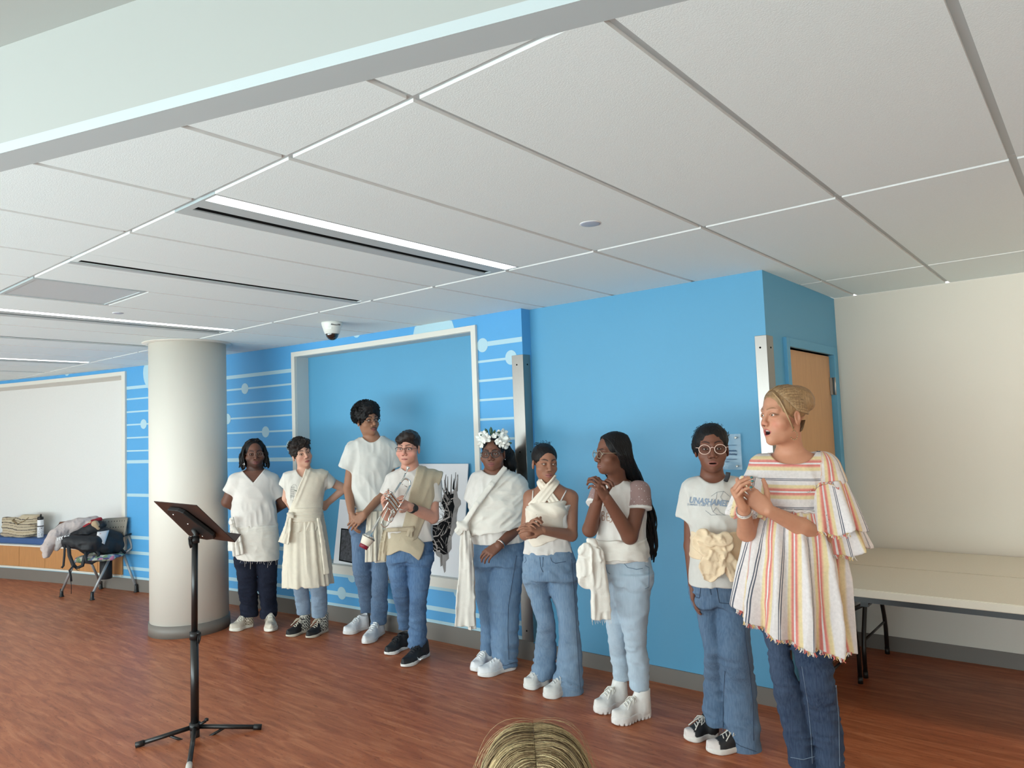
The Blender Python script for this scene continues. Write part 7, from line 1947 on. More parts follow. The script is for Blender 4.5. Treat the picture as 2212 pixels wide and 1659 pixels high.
# ------------------------------------------------------------------ listener seated close to the viewer, seen from behind
def LISTENER():
    P = Person(1158, 2880, 'blond person seated nearest the viewer, only the parted top of the head showing')
    H = Head(P, 1158, 1737, 0, yaw=180, pitch=-4, roll=0, size=1.0)
    zt = H.o[2]; lo = v3(-.34, -.30, -.01); hi = v3(.34, .62, zt+.16)
    v = Vol(lo, hi, .011, [(H.o-.12, H.o+.13, .004)])
    H.sculpt(v, chin=.9)
    sh = zt-.27
    v.loft([(.40, H.o[0], .06, .165, .12), (.55, H.o[0], .04, .15, .11), (sh-.12, H.o[0], .02, .165, .115), (sh, H.o[0], .01, .16, .09), (sh+.06, H.o[0], .01, .09, .07)], 0, 2.2)
    v.chain([H.p(0, -.02, -.06), v3(H.o[0], .02, sh+.05)], [.052, .06], .03)
    for sx in (-1, 1):
        v.chain([v3(H.o[0]+sx*.16, .01, sh-.01), v3(H.o[0]+sx*.20, .06, sh-.27), v3(H.o[0]+sx*.12, .28, .56)], [.05, .042, .03], .02)
        v.chain([v3(H.o[0]+sx*.09, .06, .44), v3(H.o[0]+sx*.10, .46, .46), v3(H.o[0]+sx*.10, .44, .07), v3(H.o[0]+sx*.10, .56, .03)], [.085, .062, .042, .034], .02)
    bd = v.build('body', M_SKIN, P.root, skin_color(P, H, (206, 160, 136), lip=(180, 110, 100), brow=(140, 104, 76)))
    slim(bd, H, BODY_KEEP, getattr(v, 'hands', None))
    w = Vol(lo, hi, .010)
    w.loft([(.36, H.o[0], .06, .185, .14), (.55, H.o[0], .04, .168, .126), (sh-.12, H.o[0], .02, .183, .132), (sh+.005, H.o[0], .01, .178, .105), (sh+.055, H.o[0], .01, .105, .085)], 0, 2.2)
    for sx in (-1, 1):
        c = w.child(lo, hi); a, b = v3(H.o[0]+sx*.16, .01, sh-.01), v3(H.o[0]+sx*.20, .05, sh-.20); c.cone(a, b, .066, .06); c.plane(b, b-a); w.merge(c, .03)
    w.folds(.006, (9, 9, 7), 4); w.build('shirt', cloth('grey_blue_jersey', (150, 160, 172)), P.root)
    pm = denim('mid_blue_denim', (72, 100, 136), (108, 134, 166))
    w = Vol(lo, hi, .011)
    for sx in (-1, 1): w.chain([v3(H.o[0]+sx*.09, .05, .44), v3(H.o[0]+sx*.10, .47, .46), v3(H.o[0]+sx*.10, .45, .13)], [.10, .076, .062], .03)
    w.ell(v3(H.o[0], .05, .42), (.19, .15, .11), None, .04); w.plane((0, 0, .12), (0, 0, -1)); w.build('jeans', pm, P.root)
    T = [hair_mat('dark_blond_a', (140, 116, 86), .5, bump=.3), hair_mat('dark_blond_b', (186, 162, 122), .45, bump=.3), hair_mat('dark_blond_c', (96, 80, 62), .55, bump=.3), hair_mat('dark_blond_d', (212, 190, 146), .45, bump=.3)]
    hv = Vol(H.o-.22*v3(1, 1, 1.3), H.o+.17, .004)
    H.ell(hv, (0, -.018, .042), (.088, .100, .084)); H.ell(hv, (0, -.050, -.06), (.092, .062, .11), .03)
    H.ell(hv, (0, .09, -.04), (.066, .07, .10), .01, 'sub')
    hr = hv.build('hair', hair_mat('blond_roots', (128, 106, 82), .55, bump=.3), P.root)
    mb = MB(); rnd = random.Random(12)
    def strand(sx, f0, lay, dr, down, jit, r, c, m=12):
        e = math.sqrt(max(.05, 1-((f0+.018)/.108)**2)); pts = []
        for q in range(m):
            t = q/(m-1); ph = t*2.0
            R = (.088+lay)*e*(1+.10*t); a = min(ph, 1.60)
            x = sx*(.0006+R*math.sin(a)); z = .040+(.087+lay)*(.35+.65*e)*math.cos(a)+.010*math.sin(min(ph*2.4, PI))*e
            if ph > 1.60: z -= (ph-1.60)*.34*down; x += sx*(ph-1.6)*.012
            f = f0+dr*t+.006*math.sin(4*t+jit*9)
            pts.append(H.p(x+jit*.004*math.sin(6*t), f, z))
        mb.tube(pts, [r*(.6+.4*min(1, q/2)) for q in range(m)], 3, c, caps=False)
    for i in range(280):
        sx = 1 if i % 2 else -1
        f0 = rnd.uniform(-.112, .080); lay = rnd.uniform(0, .010); dr = -.035-.25*(f0+.02)*.6+rnd.uniform(-.022, .018); dn = rnd.uniform(.7, 1.1)
        cc = rnd.choice((0, 0, 1, 1, 2, 3, 0))
        for k in range(12):
            strand(sx, f0+rnd.gauss(0, .003), lay+rnd.uniform(0, .003), dr+rnd.gauss(0, .004), dn, rnd.uniform(-1, 1), .00064, cc if rnd.random() < .7 else rnd.choice((0, 1, 2, 3)))
    for i in range(120):                # back of the head, falling from the crown
        ps = rnd.uniform(-1.35, 1.35); th0 = .30+.25*rnd.random(); lay = rnd.uniform(0, .008); cc = rnd.choice((0, 0, 1, 1, 2, 3, 0)); pw = rnd.uniform(-.12, .12)
        for k in range(11):
            p_ = ps+rnd.gauss(0, .03); l_ = lay+rnd.uniform(0, .003); pts = []
            for q in range(9):
                t = q/8; th = th0*(1-t)+2.1*t; a = min(th, 1.55); pp = p_*(.25+.75*min(1, t*1.6))+pw*t
                pts.append(H.p((.090+l_)*math.sin(a)*math.sin(pp), -.018-(.104+l_)*math.sin(a)*math.cos(pp), .043+(.086+l_)*math.cos(a)-max(0, th-1.55)*.34))
            mb.tube(pts, [.00075*(.6+.4*min(1, q/2)) for q in range(9)], 3, cc if rnd.random() < .7 else rnd.choice((0, 1, 2, 3)), caps=False)
    MB().tube([H.p(0, f, .0445+.0870*math.sqrt(max(.05, 1-((f+.018)/.106)**2))) for f in np.linspace(.07, -.085, 14)], .0046, 8).build('parting', mat('parting_scalp', (140, 118, 94), .7), hr)
    for i in range(40):                 # fly-aways
        sx = rnd.choice((-1, 1)); strand(sx, rnd.uniform(-.10, .02), rnd.uniform(.012, .024), rnd.uniform(-.06, .03), rnd.uniform(.5, .9), rnd.uniform(-3, 3), .00030, 1, 14)
    o = mb.build('hair_strands', T, hr); o['kind'] = 'stuff'
# ------------------------------------------------------------------ things standing, leaning and lying about
class Anchor(Person):
    def __init__(s, u, v, name, label, cat, group=None): super().__init__(u, v, label, group, name, 0.0, cat)

def MUSIC_STAND():
    P = Anchor(420, 1592, 'music_stand', 'black folding music stand on tripod legs in front of the white column', 'music stand')
    L = P.L; r = P.root
    z0 = L(421, 1585)[2]
    low = MB().tube([L(421, 1578), L(420, 1372)], .0215, 16).build('lower_tube', M_BLACKM, r)
    MB().tube([L(420, 1376), L(421, 1158)], .0165, 16).build('upper_tube', M_BLACKM, r)
    for (u, v, h, rr) in ((420, 1372, 16, .026), (421, 1166, 14, .024), (421, 1568, 14, .029)):
        MB().tube([L(u, v+h/2), L(u, v-h/2)], rr, 16).build('clamp_collar', M_BLACK, r)
    for (u, v, s) in ((420, 1372, 1), (421, 1166, -1)):
        m = MB().tube([L(u, v-5, .01), L(u+s*9, v-4, .02), L(u+s*14, v-5, .02)], .007, 8)
        m.tube([L(u+s*13, v-4, .02), L(u+s*12, v+8, .02), L(u+s*9, v+18, .02), L(u+s*7, v+16, .02), L(u+s*9, v-1, .02)], .0045, 6); m.build('clamp_handle', M_BLACK, r)
    hub = L(421, 1570); hub2 = hub-v3(0, 0, .085)
    A, B = P.G(298, 1614), P.G(560, 1576)
    C = P.G(408, 1664)
    for (e, nm) in ((A, 0), (B, 1), (C, 2)):
        e = e+v3(0, 0, .014); d = unit(e-hub)
        a = MB().tube([hub+v3(d[0], d[1], 0)*.02, e], .0125, 10).build('leg', M_BLACKM, r)
        mid = hub+(e-hub)*.48
        MB().tube([hub2+v3(d[0], d[1], 0)*.02, mid], .0075, 8).build('leg_brace', M_BLACKM, r)
        MB().tube([e-d*.03, e+d*.012], .0155, 10).build('foot_cap', M_BLACK if nm < 2 else mat('worn_white_cap', (196, 190, 184), .6), a)
    MB().tube([hub+v3(0, 0, .01), hub2-v3(0, 0, .0)], .024, 14).build('leg_hub', M_BLACK, r)
    kn = L(440, 1563, .02); MB().tube([kn-v3(.02, 0, 0), kn+v3(.012, 0, .012)], .008, 8).lathe([(.0, -.01), (.011, -.006), (.011, .006), (0, .01)], 12, 0, Matrix.Translation(Vector(kn+v3(.014, 0, .018)))).build('hub_knob', M_BLACK, r)
    TL, TR, BR, BL = L(332, 1083.5, -.07), L(424, 1092, .24), L(507, 1171, .10), L(408, 1157, -.20)
    n = unit(np.cross(TR-TL, BL-TL)); n = n if n[1] > 0 else -n      # front, away from the viewer
    md = mat('brown_metal_desk', (58, 42, 38), .4, .2)
    t = n*.004
    MB().add([TL, TR, BR, BL, TL+t, TR+t, BR+t, BL+t], [(0, 1, 2, 3), (7, 6, 5, 4), (0, 4, 5, 1), (1, 5, 6, 2), (2, 6, 7, 3), (3, 7, 4, 0)]).build('desk_plate', md, r)
    lp = n*.055; e = unit(BR-TR)*.003
    MB().add([BL, BR, BR+lp, BL+lp, BL+e, BR+e, BR+lp+e, BL+lp+e], [(0, 1, 2, 3), (7, 6, 5, 4), (0, 4, 5, 1), (1, 5, 6, 2), (2, 6, 7, 3), (3, 7, 4, 0)]).build('desk_ledge', md, r)
    ex = unit(TR-TL); ey = unit((BL-TL)-ex*((BL-TL)@ex)); c = (TL+TR+BR+BL)/4; b = -n*.004
    q = lambda x, y, k=1: c+ex*x+ey*y+b*k
    W_, H_ = np.linalg.norm(TR-TL), np.linalg.norm(BL-TL)
    pl = [(-.07, -.42*H_), (.02, -.42*H_), (.05, -.36*H_), (.12, .26*H_), (.10, .36*H_), (.02, .42*H_), (-.08, .40*H_), (-.11, .30*H_), (-.10, -.34*H_)]
    v = [q(x, y) for x, y in pl]+[q(x, y, 7) for x, y in pl]; k = len(pl)
    br = MB().add(v, [tuple(range(k)), tuple(reversed(range(k, 2*k)))]+[(i, k+i, k+(i+1) % k, (i+1) % k) for i in range(k)]).build('tilt_bracket', M_BLACK, r, bevel=.004)
    for (x, y) in ((-.05, -.30*H_), (.0, -.05*H_), (.02, .3*H_)):
        MB().lathe([(.006, 0), (.006, .002), (0, .003)], 10, 0, Matrix.Translation(Vector(q(x, y, 7.2))) @ Vector(b).to_track_quat('Z', 'Y').to_matrix().to_4x4()).build('bolt', M_CHROME, br)
    MB().tube([L(421, 1160), q(.0, .22*H_, 9), q(0, .1*H_, 7)], .015, 10).build('tilt_neck', M_BLACK, r)

M_SILVER = mat('silver_plate', (226, 224, 218), .12, 1.0)
def TRUMPET():
    P = Anchor(884, 1434, 'trumpet', 'silver trumpet held slanting down by the person in beige linen', 'trumpet')
    L = P.L; r = P.root
    def cat(pts, n=40):
        pp = np.array(pts); out = []
        for q in range(n):
            t = q/(n-1)*(len(pp)-1); k = min(int(t), len(pp)-2); e = t-k
            a = pp[max(k-1, 0)]; b = pp[k]; c = pp[k+1]; d = pp[min(k+2, len(pp)-1)]
            out.append(.5*((2*b)+(-a+c)*e+(2*a-5*b+4*c-d)*e*e+(-a+3*b-3*c+d)*e**3))
        return out
    bellc = L(797, 1160, .37); b1 = L(822, 1115, .345); b2 = L(845, 1074, .325); b3 = L(866, 1042, .305)
    ax = unit(bellc-b1)
    M_SILVER_ = M_SILVER
    MB().tube([b1+(b2-b1)*0, b2, b3], .0062, 14).build('bell_tube', M_SILVER, r)
    # flaring bell
    m = MB(); Lg = np.linalg.norm(bellc-b1); N = 14; rings = []
    e1 = unit(np.cross(ax, v3(0, 1, 0))); e2 = np.cross(ax, e1)
    for q in range(N):
        t = q/(N-1); rr = .0062+.0035*t+.034*max(0, (t-.35)/.65)**3.2; c = b1+(bellc-b1)*t
        rings.append([c+rr*(math.cos(a)*e1+math.sin(a)*e2) for a in np.linspace(0, 2*PI, 33)[:-1]])
    m.rings(rings, caps=False); o = m.build('bell', M_SILVER, r); o.modifiers.new('t', 'SOLIDIFY').thickness = .0012
    MB().tube([bellc+.0437*(math.cos(a)*e1+math.sin(a)*e2) for a in np.linspace(0, 2*PI, 33)[:-1]], .0018, 6, closed=True, caps=False).build('bell_rim', M_SILVER, r)
    # bow, second tube, tuning bow
    MB().tube(cat([b3, L(871, 1036, .30), L(878, 1034, .295), L(885, 1040, .295), L(886, 1048, .30)], 24), .0062, 12).build('bow', M_SILVER, r)
    MB().tube([L(886, 1048, .30), L(871, 1080, .315), L(849, 1118, .33)], .0058, 12).build('lead_tube', M_SILVER, r)
    MB().tube(cat([L(849, 1118, .33), L(846, 1125, .335), L(841, 1127, .335), L(840, 1121, .335), L(843, 1114, .332), L(862, 1078, .312)], 24), .0058, 12).build('tuning_slide', M_SILVER, r)
    MB().tube([L(866, 1042, .285), L(871, 1033, .275), L(877, 1020, .262)], .0046, 10).build('leadpipe', M_SILVER, r)
    d = unit(L(880, 1013, .255)-L(875, 1024, .268))
    MB().lathe([(.004, -.03), (.0055, -.012), (.0045, -.008), (.009, .004), (.0125, .012), (.0135, .017), (.011, .018), (.006, .008)], 20, 0, Matrix.Translation(Vector(L(880, 1014, .256))) @ Vector(d).to_track_quat('Z', 'Y').to_matrix().to_4x4()).build('mouthpiece', M_SILVER, r)
    up = unit(v3(-.55, -.1, .8)); al = unit(b1-b2)
    base = L(850, 1084, .325)
    for i in range(3):
        c = base+al*(i-1)*.023
        v = MB().lathe([(.0, -.062), (.006, -.06), (.0095, -.052), (.0095, .045), (.0105, .046), (.0105, .055), (.006, .057), (.003, .058), (.003, .078), (.0085, .079), (.0085, .083), (0, .083)], 18, 0, Matrix.Translation(Vector(c)) @ Vector(up).to_track_quat('Z', 'Y').to_matrix().to_4x4())
        v.build('valve', M_SILVER, r)
    MB().tube(cat([L(838, 1098, .34), L(826, 1124, .345), L(824, 1132, .345), L(830, 1138, .342), L(838, 1134, .34), L(843, 1122, .335)], 24), .0042, 10).build('third_slide', M_SILVER, r)
    MB().tube([L(848, 1106, .335)+.011*(math.cos(a)*v3(1, 0, 0)+math.sin(a)*v3(0, 0, 1)) for a in np.linspace(0, 2*PI, 17)[:-1]], .002, 6, closed=True, caps=False).build('finger_ring', M_SILVER, r)
    for (a, b) in ((L(868, 1046, .305), L(880, 1052, .305)), (L(836, 1096, .335), L(852, 1108, .33))):
        MB().tube([a, b], .0025, 8).build('brace', M_SILVER, r)
    # cup in the bell
    Q = Anchor(884, 1434, 'cup_mute', 'cream cup with a dark red base stuck on the bell end of the trumpet', 'cup')
    M = Matrix.Translation(Vector(bellc)) @ Vector(ax).to_track_quat('Z', 'Y').to_matrix().to_4x4()
    MB().lathe([(.0, .0), (.030, .0), (.043, .002), (.044, .006), (.030, .060), (0, .060)], 32, 0, M).build('cup', mat('cream_card', (226, 216, 200), .6), Q.root)
    MB().lathe([(.031, .055), (.0315, .062), (.029, .080), (.0, .080)], 32, 0, M).build('cup_base', mat('dark_red', (132, 28, 48), .45), Q.root)
    MB().lathe([(.045, .003), (.0462, .006), (.045, .009)], 32, 0, M).build('cup_rim', mat('grey_rim', (120, 116, 110), .5), Q.root)

def BOARDS():
    def board(name, label, x0, x1, z0, z1, o0, o1):
        c = [np.array(apt(x0, o0, z0)), np.array(apt(x1, o0, z0)), np.array(apt(x1, o1, z1)), np.array(apt(x0, o1, z1))]
        n = unit(np.cross(c[1]-c[0], c[3]-c[0])); n = n if n[1] < 0 else -n
        org = (c[0]+c[1])/2
        r = empty(name, org, 0, label, 'art print')
        b = -n*.008; v = [p-org for p in c]+[p-org+b for p in c]
        MB().add(v, [(0, 1, 2, 3), (7, 6, 5, 4), (0, 4, 5, 1), (1, 5, 6, 2), (2, 6, 7, 3), (3, 7, 4, 0)]).build('board', mat('white_print_board', (222, 221, 224), .5), r)
        def at(u, vv, k=1.0):
            d = ray(u, vv); t = ((c[0]-CAM)@n)/(d@n); return CAM+d*t+n*.0009*k-org
        return r, at
    r, at = board('driftwood_print', 'white board with a black and grey driftwood picture, leaning right of the trumpet holder', -4.415, -3.868, .4985, 1.358, .010, .118)
    K = lambda p: (870+p[0]/6.147, 990+p[1]/6.147)
    def poly(name, pts, m, k):
        o = MB(); v = [at(*K(p), k) for p in pts]; o.add(v, [tuple(range(len(v)))]); return o.build(name, m, r)
    def stick(pts, w, m, k):
        P_ = [at(*K(p), k) for p in pts]; L = []; R = []
        for i, p in enumerate(P_):
            t = unit(P_[min(i+1, len(P_)-1)]-P_[max(i-1, 0)]); s = unit(np.cross(t, v3(0, 1, 0))); ww = w*(1-.80*i/(len(P_)-1))/6.147/300
            L.append(p+s*ww); R.append(p-s*ww)
        o = MB().add(L+R, [(i, i+1, len(P_)+i+1, len(P_)+i) for i in range(len(P_)-1)]); o.build('printed_branch', m, r)
    sh = mat('print_shadow_grey', (134, 128, 126), .6, vary=.25, vscale=9); dk = mat('print_black', (13, 13, 16), .8, vary=.3, vscale=30, spec=.1); lg = mat('print_light_grey', (158, 148, 143), .6); mg = mat('print_mid_grey', (108, 100, 97), .6)
    poly('printed_shadow', [(735, 215), (720, 260), (712, 400), (735, 520), (770, 560), (775, 610), (740, 660), (720, 750), (715, 900), (650, 1050), (650, 1200), (610, 1260), (615, 1330), (575, 1370), (572, 1500), (552, 1525), (530, 1420), (500, 1440), (495, 1320), (450, 1290), (430, 1240), (480, 1150), (600, 900), (640, 600), (660, 450), (700, 390), (722, 215)], sh, 1)
    poly('printed_wood', [(545, 480), (590, 420), (640, 470), (680, 470), (670, 560), (690, 640), (660, 760), (650, 850), (640, 950), (600, 1080), (590, 1180), (600, 1270), (545, 1280), (470, 1230), (420, 1240), (395, 1180), (390, 1050), (375, 980), (380, 890), (470, 880), (540, 800), (560, 700), (520, 600), (530, 520)], dk, 2)
    for pts, w, m in (([(590, 430), (570, 380), (555, 290)], 14, dk), ([(680, 420), (685, 330), (700, 260), (705, 185)], 10, dk), ([(668, 410), (680, 265)], 9, dk), ([(640, 480), (645, 330), (650, 212)], 14, mg), ([(600, 480), (595, 400), (600, 238)], 16, mg), ([(570, 430), (562, 300), (576, 215)], 18, mg), ([(600, 560), (560, 470), (518, 372)], 26, mg), ([(720, 440), (728, 330), (735, 215)], 14, mg),
                      ([(400, 872), (480, 850), (560, 812), (620, 780), (622, 720), (600, 655), (570, 590), (540, 530), (490, 520)], 14, lg), ([(600, 700), (540, 680), (500, 600)], 10, lg), ([(430, 830), (520, 800), (575, 740)], 10, lg), ([(400, 1040), (470, 1030), (510, 980), (560, 880)], 10, lg), ([(520, 1030), (545, 960)], 8, lg), ([(450, 1160), (440, 1120), (400, 1050)], 10, lg), ([(500, 1230), (460, 1230), (418, 1188)], 14, lg), ([(560, 1000), (600, 900)], 7, lg), ([(600, 620), (632, 560)], 9, lg), ([(470, 1080), (495, 1110)], 8, lg), ([(410, 1240), (402, 1350)], 22, mg), ([(510, 1270), (520, 1432)], 20, mg), ([(640, 545), (690, 525), (715, 540)], 9, lg), ([(620, 620), (640, 570), (600, 520)], 8, mg), ([(590, 1050), (570, 1120), (580, 1200)], 8, mg), ([(480, 1180), (540, 1230), (600, 1268)], 10, mg), ([(640, 700), (655, 800), (640, 900)], 7, mg), ([(430, 1110), (500, 1105)], 8, mg), ([(530, 1080), (560, 1140)], 7, mg), ([(610, 860), (625, 940)], 6, lg), ([(660, 450), (700, 430)], 8, lg), ([(500, 540), (520, 500)], 8, mg)):
        stick(pts, w, m, 3)
    rnd = random.Random(21)
    for i in range(70):
        x, y = rnd.uniform(400, 670), rnd.uniform(500, 1230)
        if x < 400+max(0, 900-y)*.35 or x > 690-max(0, y-700)*.16: continue
        l = rnd.uniform(50, 170); a = rnd.gauss(-.35, .5); dx, dy = l*math.sin(-a), l*math.cos(a); b = rnd.uniform(-18, 18)
        stick([(x, y), (x-dx*.35+b, y-dy*.4), (x-dx*.7-b, y-dy*.75), (x-dx, y-dy)], rnd.uniform(4, 9), rnd.choice((lg, mg, mg, dk)), 2.5)
    r, at = board('photo_print', 'white board with a dark framed photograph printed on it, leaning behind the tall person', -5.361, -4.83, .4985, 1.045, .010, .10)
    f = lambda pts, m, k, nm: MB().add([at(u, v, k) for u, v in pts], [tuple(range(len(pts)))]).build(nm, m, r)
    f([(737, 1141), (776, 1145), (772, 1219), (732, 1211)], mat('print_black', (30, 30, 35), .6), 1, 'printed_frame')
    f([(739, 1144), (774, 1148), (770.5, 1216), (734.5, 1208.5)], mat('print_dark_photo', (62, 62, 68), .6, vary=.7, vscale=45), 2, 'printed_photo')

def TABLES():
    mt = mat('speckled_table_top', (214, 206, 190), .45, vary=.03, vscale=120, bump=.08, bscale=300); me = mat('pale_table_edge', (210, 202, 186), .45)
    def table(y0, y1, label):
        x0, x1 = -1.405, .33; zt = .700
        r = empty('folding_table', (x0, (y0+y1)/2, 0), 0, label, 'table', 'folding tables by the white wall')
        W_, D_ = x1-x0, (y1-y0)/2
        def rr(x0, x1, y0, y1, q, n=5):
            out = []
            for (cx, cy, a) in ((x1-q, y1-q, 0), (x0+q, y1-q, 90), (x0+q, y0+q, 180), (x1-q, y0+q, 270)):
                for k in range(n+1):
                    t = math.radians(a+90*k/n); out.append((cx+q*math.cos(t), cy+q*math.sin(t)))
            return out
        e = MB().prism(rr(0, W_, -D_, D_, .03), zt-.042, zt-.003, 0); e.build('table_edge', me, r, bevel=.004)
        MB().prism(rr(.004, W_-.004, -D_+.004, D_-.004, .027), zt-.004, zt, 0).build('table_top', mt, r)
        for (xa, sx) in ((.13, 1), (W_-.13, -1)):
            for sy in (-1, 1):
                yi, yo = sy*(D_-.17), sy*(D_-.055)
                MB().tube([(xa+sx*.0, yi, zt-.05), (xa, yi, .52), (xa, yi+sy*.015, .44), (xa, yo-sy*.02, .26), (xa, yo, .17), (xa, yo, .03)], .0135, 10).build('leg', M_BLACKM, r)
                MB().tube([(xa, yo, .04), (xa, yo, 0)], .0155, 10).build('leg_cap', M_BLACK, r)
            MB().tube([(xa, -D_+.17, .47), (xa, D_-.17, .47)], .0095, 8).build('cross_bar', M_BLACKM, r)
            MB().tube([(xa, -D_+.10, .22), (xa, D_-.10, .22)], .0075, 8).build('cross_bar', M_BLACKM, r)
            MB().tube([(xa, -.05, .47), (xa+sx*.30, -.05, zt-.05)], .0085, 8).tube([(xa, .05, .47), (xa+sx*.30, .05, zt-.05)], .0085, 8).box((xa+sx*.14-.02, -.065, .545), (xa+sx*.14+.02, .065, .575)).build('folding_brace', M_BLACKM, r)
        MB().box((.05, -D_+.03, zt-.075), (W_-.05, -D_+.045, zt-.042)).box((.05, D_-.045, zt-.075), (W_-.05, D_-.03, zt-.042)).build('apron_rail', M_BLACKM, r)
    table(4.135, 4.812, 'grey-beige folding table pushed in front of another one, nearer of the two')
    table(4.822, 5.500, 'grey-beige folding table against the white wall, behind the nearer one')

def BENCH():
    b = empty('window_bench', apt(-8.6, 0, 0), 0, 'built-in bench with wooden fronts and blue cushion under the large white panel', 'bench')
    o = np.array(apt(-8.6, 0, 0))
    def cur(x0, x1, o0, o1, z0, z1, name, m, **k):
        q = curved(MB(), x0, x1, o0, o1, z0, z1); q.v = [tuple(np.array(p)-o) for p in q.v]; return q.build(name, m, b, **k)
    xs = [-8.575, -9.012, -9.495, -9.977, -10.464, -10.95, -11.44, -11.95]
    for a, c in zip(xs[:-1], xs[1:]):
        cur(a-.003, c+.003, -.016, -.001, .166, .408, 'cabinet_panel', M_WOOD)
    cur(-8.578, -11.95, -.030, -.0005, .4105, .4285, 'top_board', M_TRIM)
    cur(-8.578, -11.95, -.024, -.0005, .146, .164, 'bottom_rail', M_TRIM)
    cur(-8.595, -11.95, -.012, .325, .4345, .505, 'seat_cushion', mat('blue_upholstery', (62, 92, 142), .85, vary=.06, vscale=90, bump=.3, bscale=300), bevel=.018)
    # striped tote bag
    c = np.array(apt(-10.66, .125, .506))
    t = empty('tote_bag', c, .27, 'cream canvas tote bag with dark stripes at the left end of the blue cushion', 'bag')
    V = Vol(v3(-.40, -.14, -.01), v3(.40, .14, .32), .006)
    V.loft([(0.0, 0, 0, .285, .085), (.03, 0, 0, .305, .10), (.12, 0, 0, .30, .085), (.20, 0.01, 0, .305, .055), (.265, .02, 0, .325, .026)], 0, 3.0, cap=.008)
    V.cut(lambda x, y, z: (z-.245-.03*np.clip(x/.3, -1, 1)-.012*np.sin(x*16))+0*y, .004)
    V.folds(.008, (8, 8, 14), 3); V.folds(.003, (22, 20, 22), 4)
    def tc(V):
        z = V[:, 2]+.012*np.sin(V[:, 0]*9)+.02*V[:, 0]*0; col = np.tile(lin((188, 174, 150)), (len(V), 1))
        for zz, w, cc in ((.035, .004, (52, 46, 52)), (.07, .003, (150, 130, 100)), (.10, .0045, (52, 46, 52)), (.135, .003, (110, 100, 92)), (.165, .0045, (52, 46, 52)), (.20, .003, (120, 104, 84)), (.225, .004, (52, 46, 52))):
            col[np.abs(z-zz) < w] = lin(cc)
        return col
    V.build('bag_body', mat('striped_canvas', (190, 175, 150), .9, attr=True, vary=.05, vscale=60), t, tc)
    MB().tube([(-.05, -.05, .22), (-.02, -.085, .20), (.08, -.09, .165), (.17, -.06, .20), (.21, -.03, .24)], .011, 8, flat=.4).build('bag_handle', mat('khaki_strap', (140, 122, 92), .85), t)
    # bottle
    c = np.array(apt(-10.245, .10, .506))
    w = empty('water_bottle', c, 0, 'white water bottle with a black loop lid on the blue bench cushion', 'bottle')
    MB().lathe([(0, 0), (.032, 0), (.035, .004), (.035, .20), (.033, .212), (.028, .218), (0, .218)], 28).build('bottle_body', mat('white_bottle', (224, 226, 230), .3), w)
    MB().lathe([(0, .214), (.030, .214), (.0345, .218), (.0345, .242), (.030, .25), (.012, .256), (0, .256)], 28).build('lid', M_BLACK, w)
    MB().tube([(-.012, 0, .248), (-.005, 0, .270), (.012, 0, .282), (.03, 0, .276), (.034, 0, .245)], .006, 8).build('lid_loop', M_BLACK, w)
    MB().lathe([(.0353, .130), (.0358, .131), (.0358, .142), (.0353, .143)], 28).build('black_band', M_BLACK, w)
    rnd = random.Random(3); m = MB(); va = math.atan2(-c[1], -c[0])
    for i in range(16):
        a = va+rnd.uniform(-1.0, 1.0); z = rnd.uniform(.02, .12); dw = rnd.uniform(.05, .16); h = rnd.uniform(.003, .012)
        q = [(.0354*math.cos(a+dw*s/2), .0354*math.sin(a+dw*s/2), z+h*e) for e in (0, 1) for s in (-1, 0, 1)]; q2 = [(x*1.008, y*1.008, zz) for x, y, zz in q]
        m.add(q2, [(0, 1, 4, 3), (1, 2, 5, 4)])
    o_ = m.build('bottle_print', M_INK, w); o_['kind'] = 'stuff'

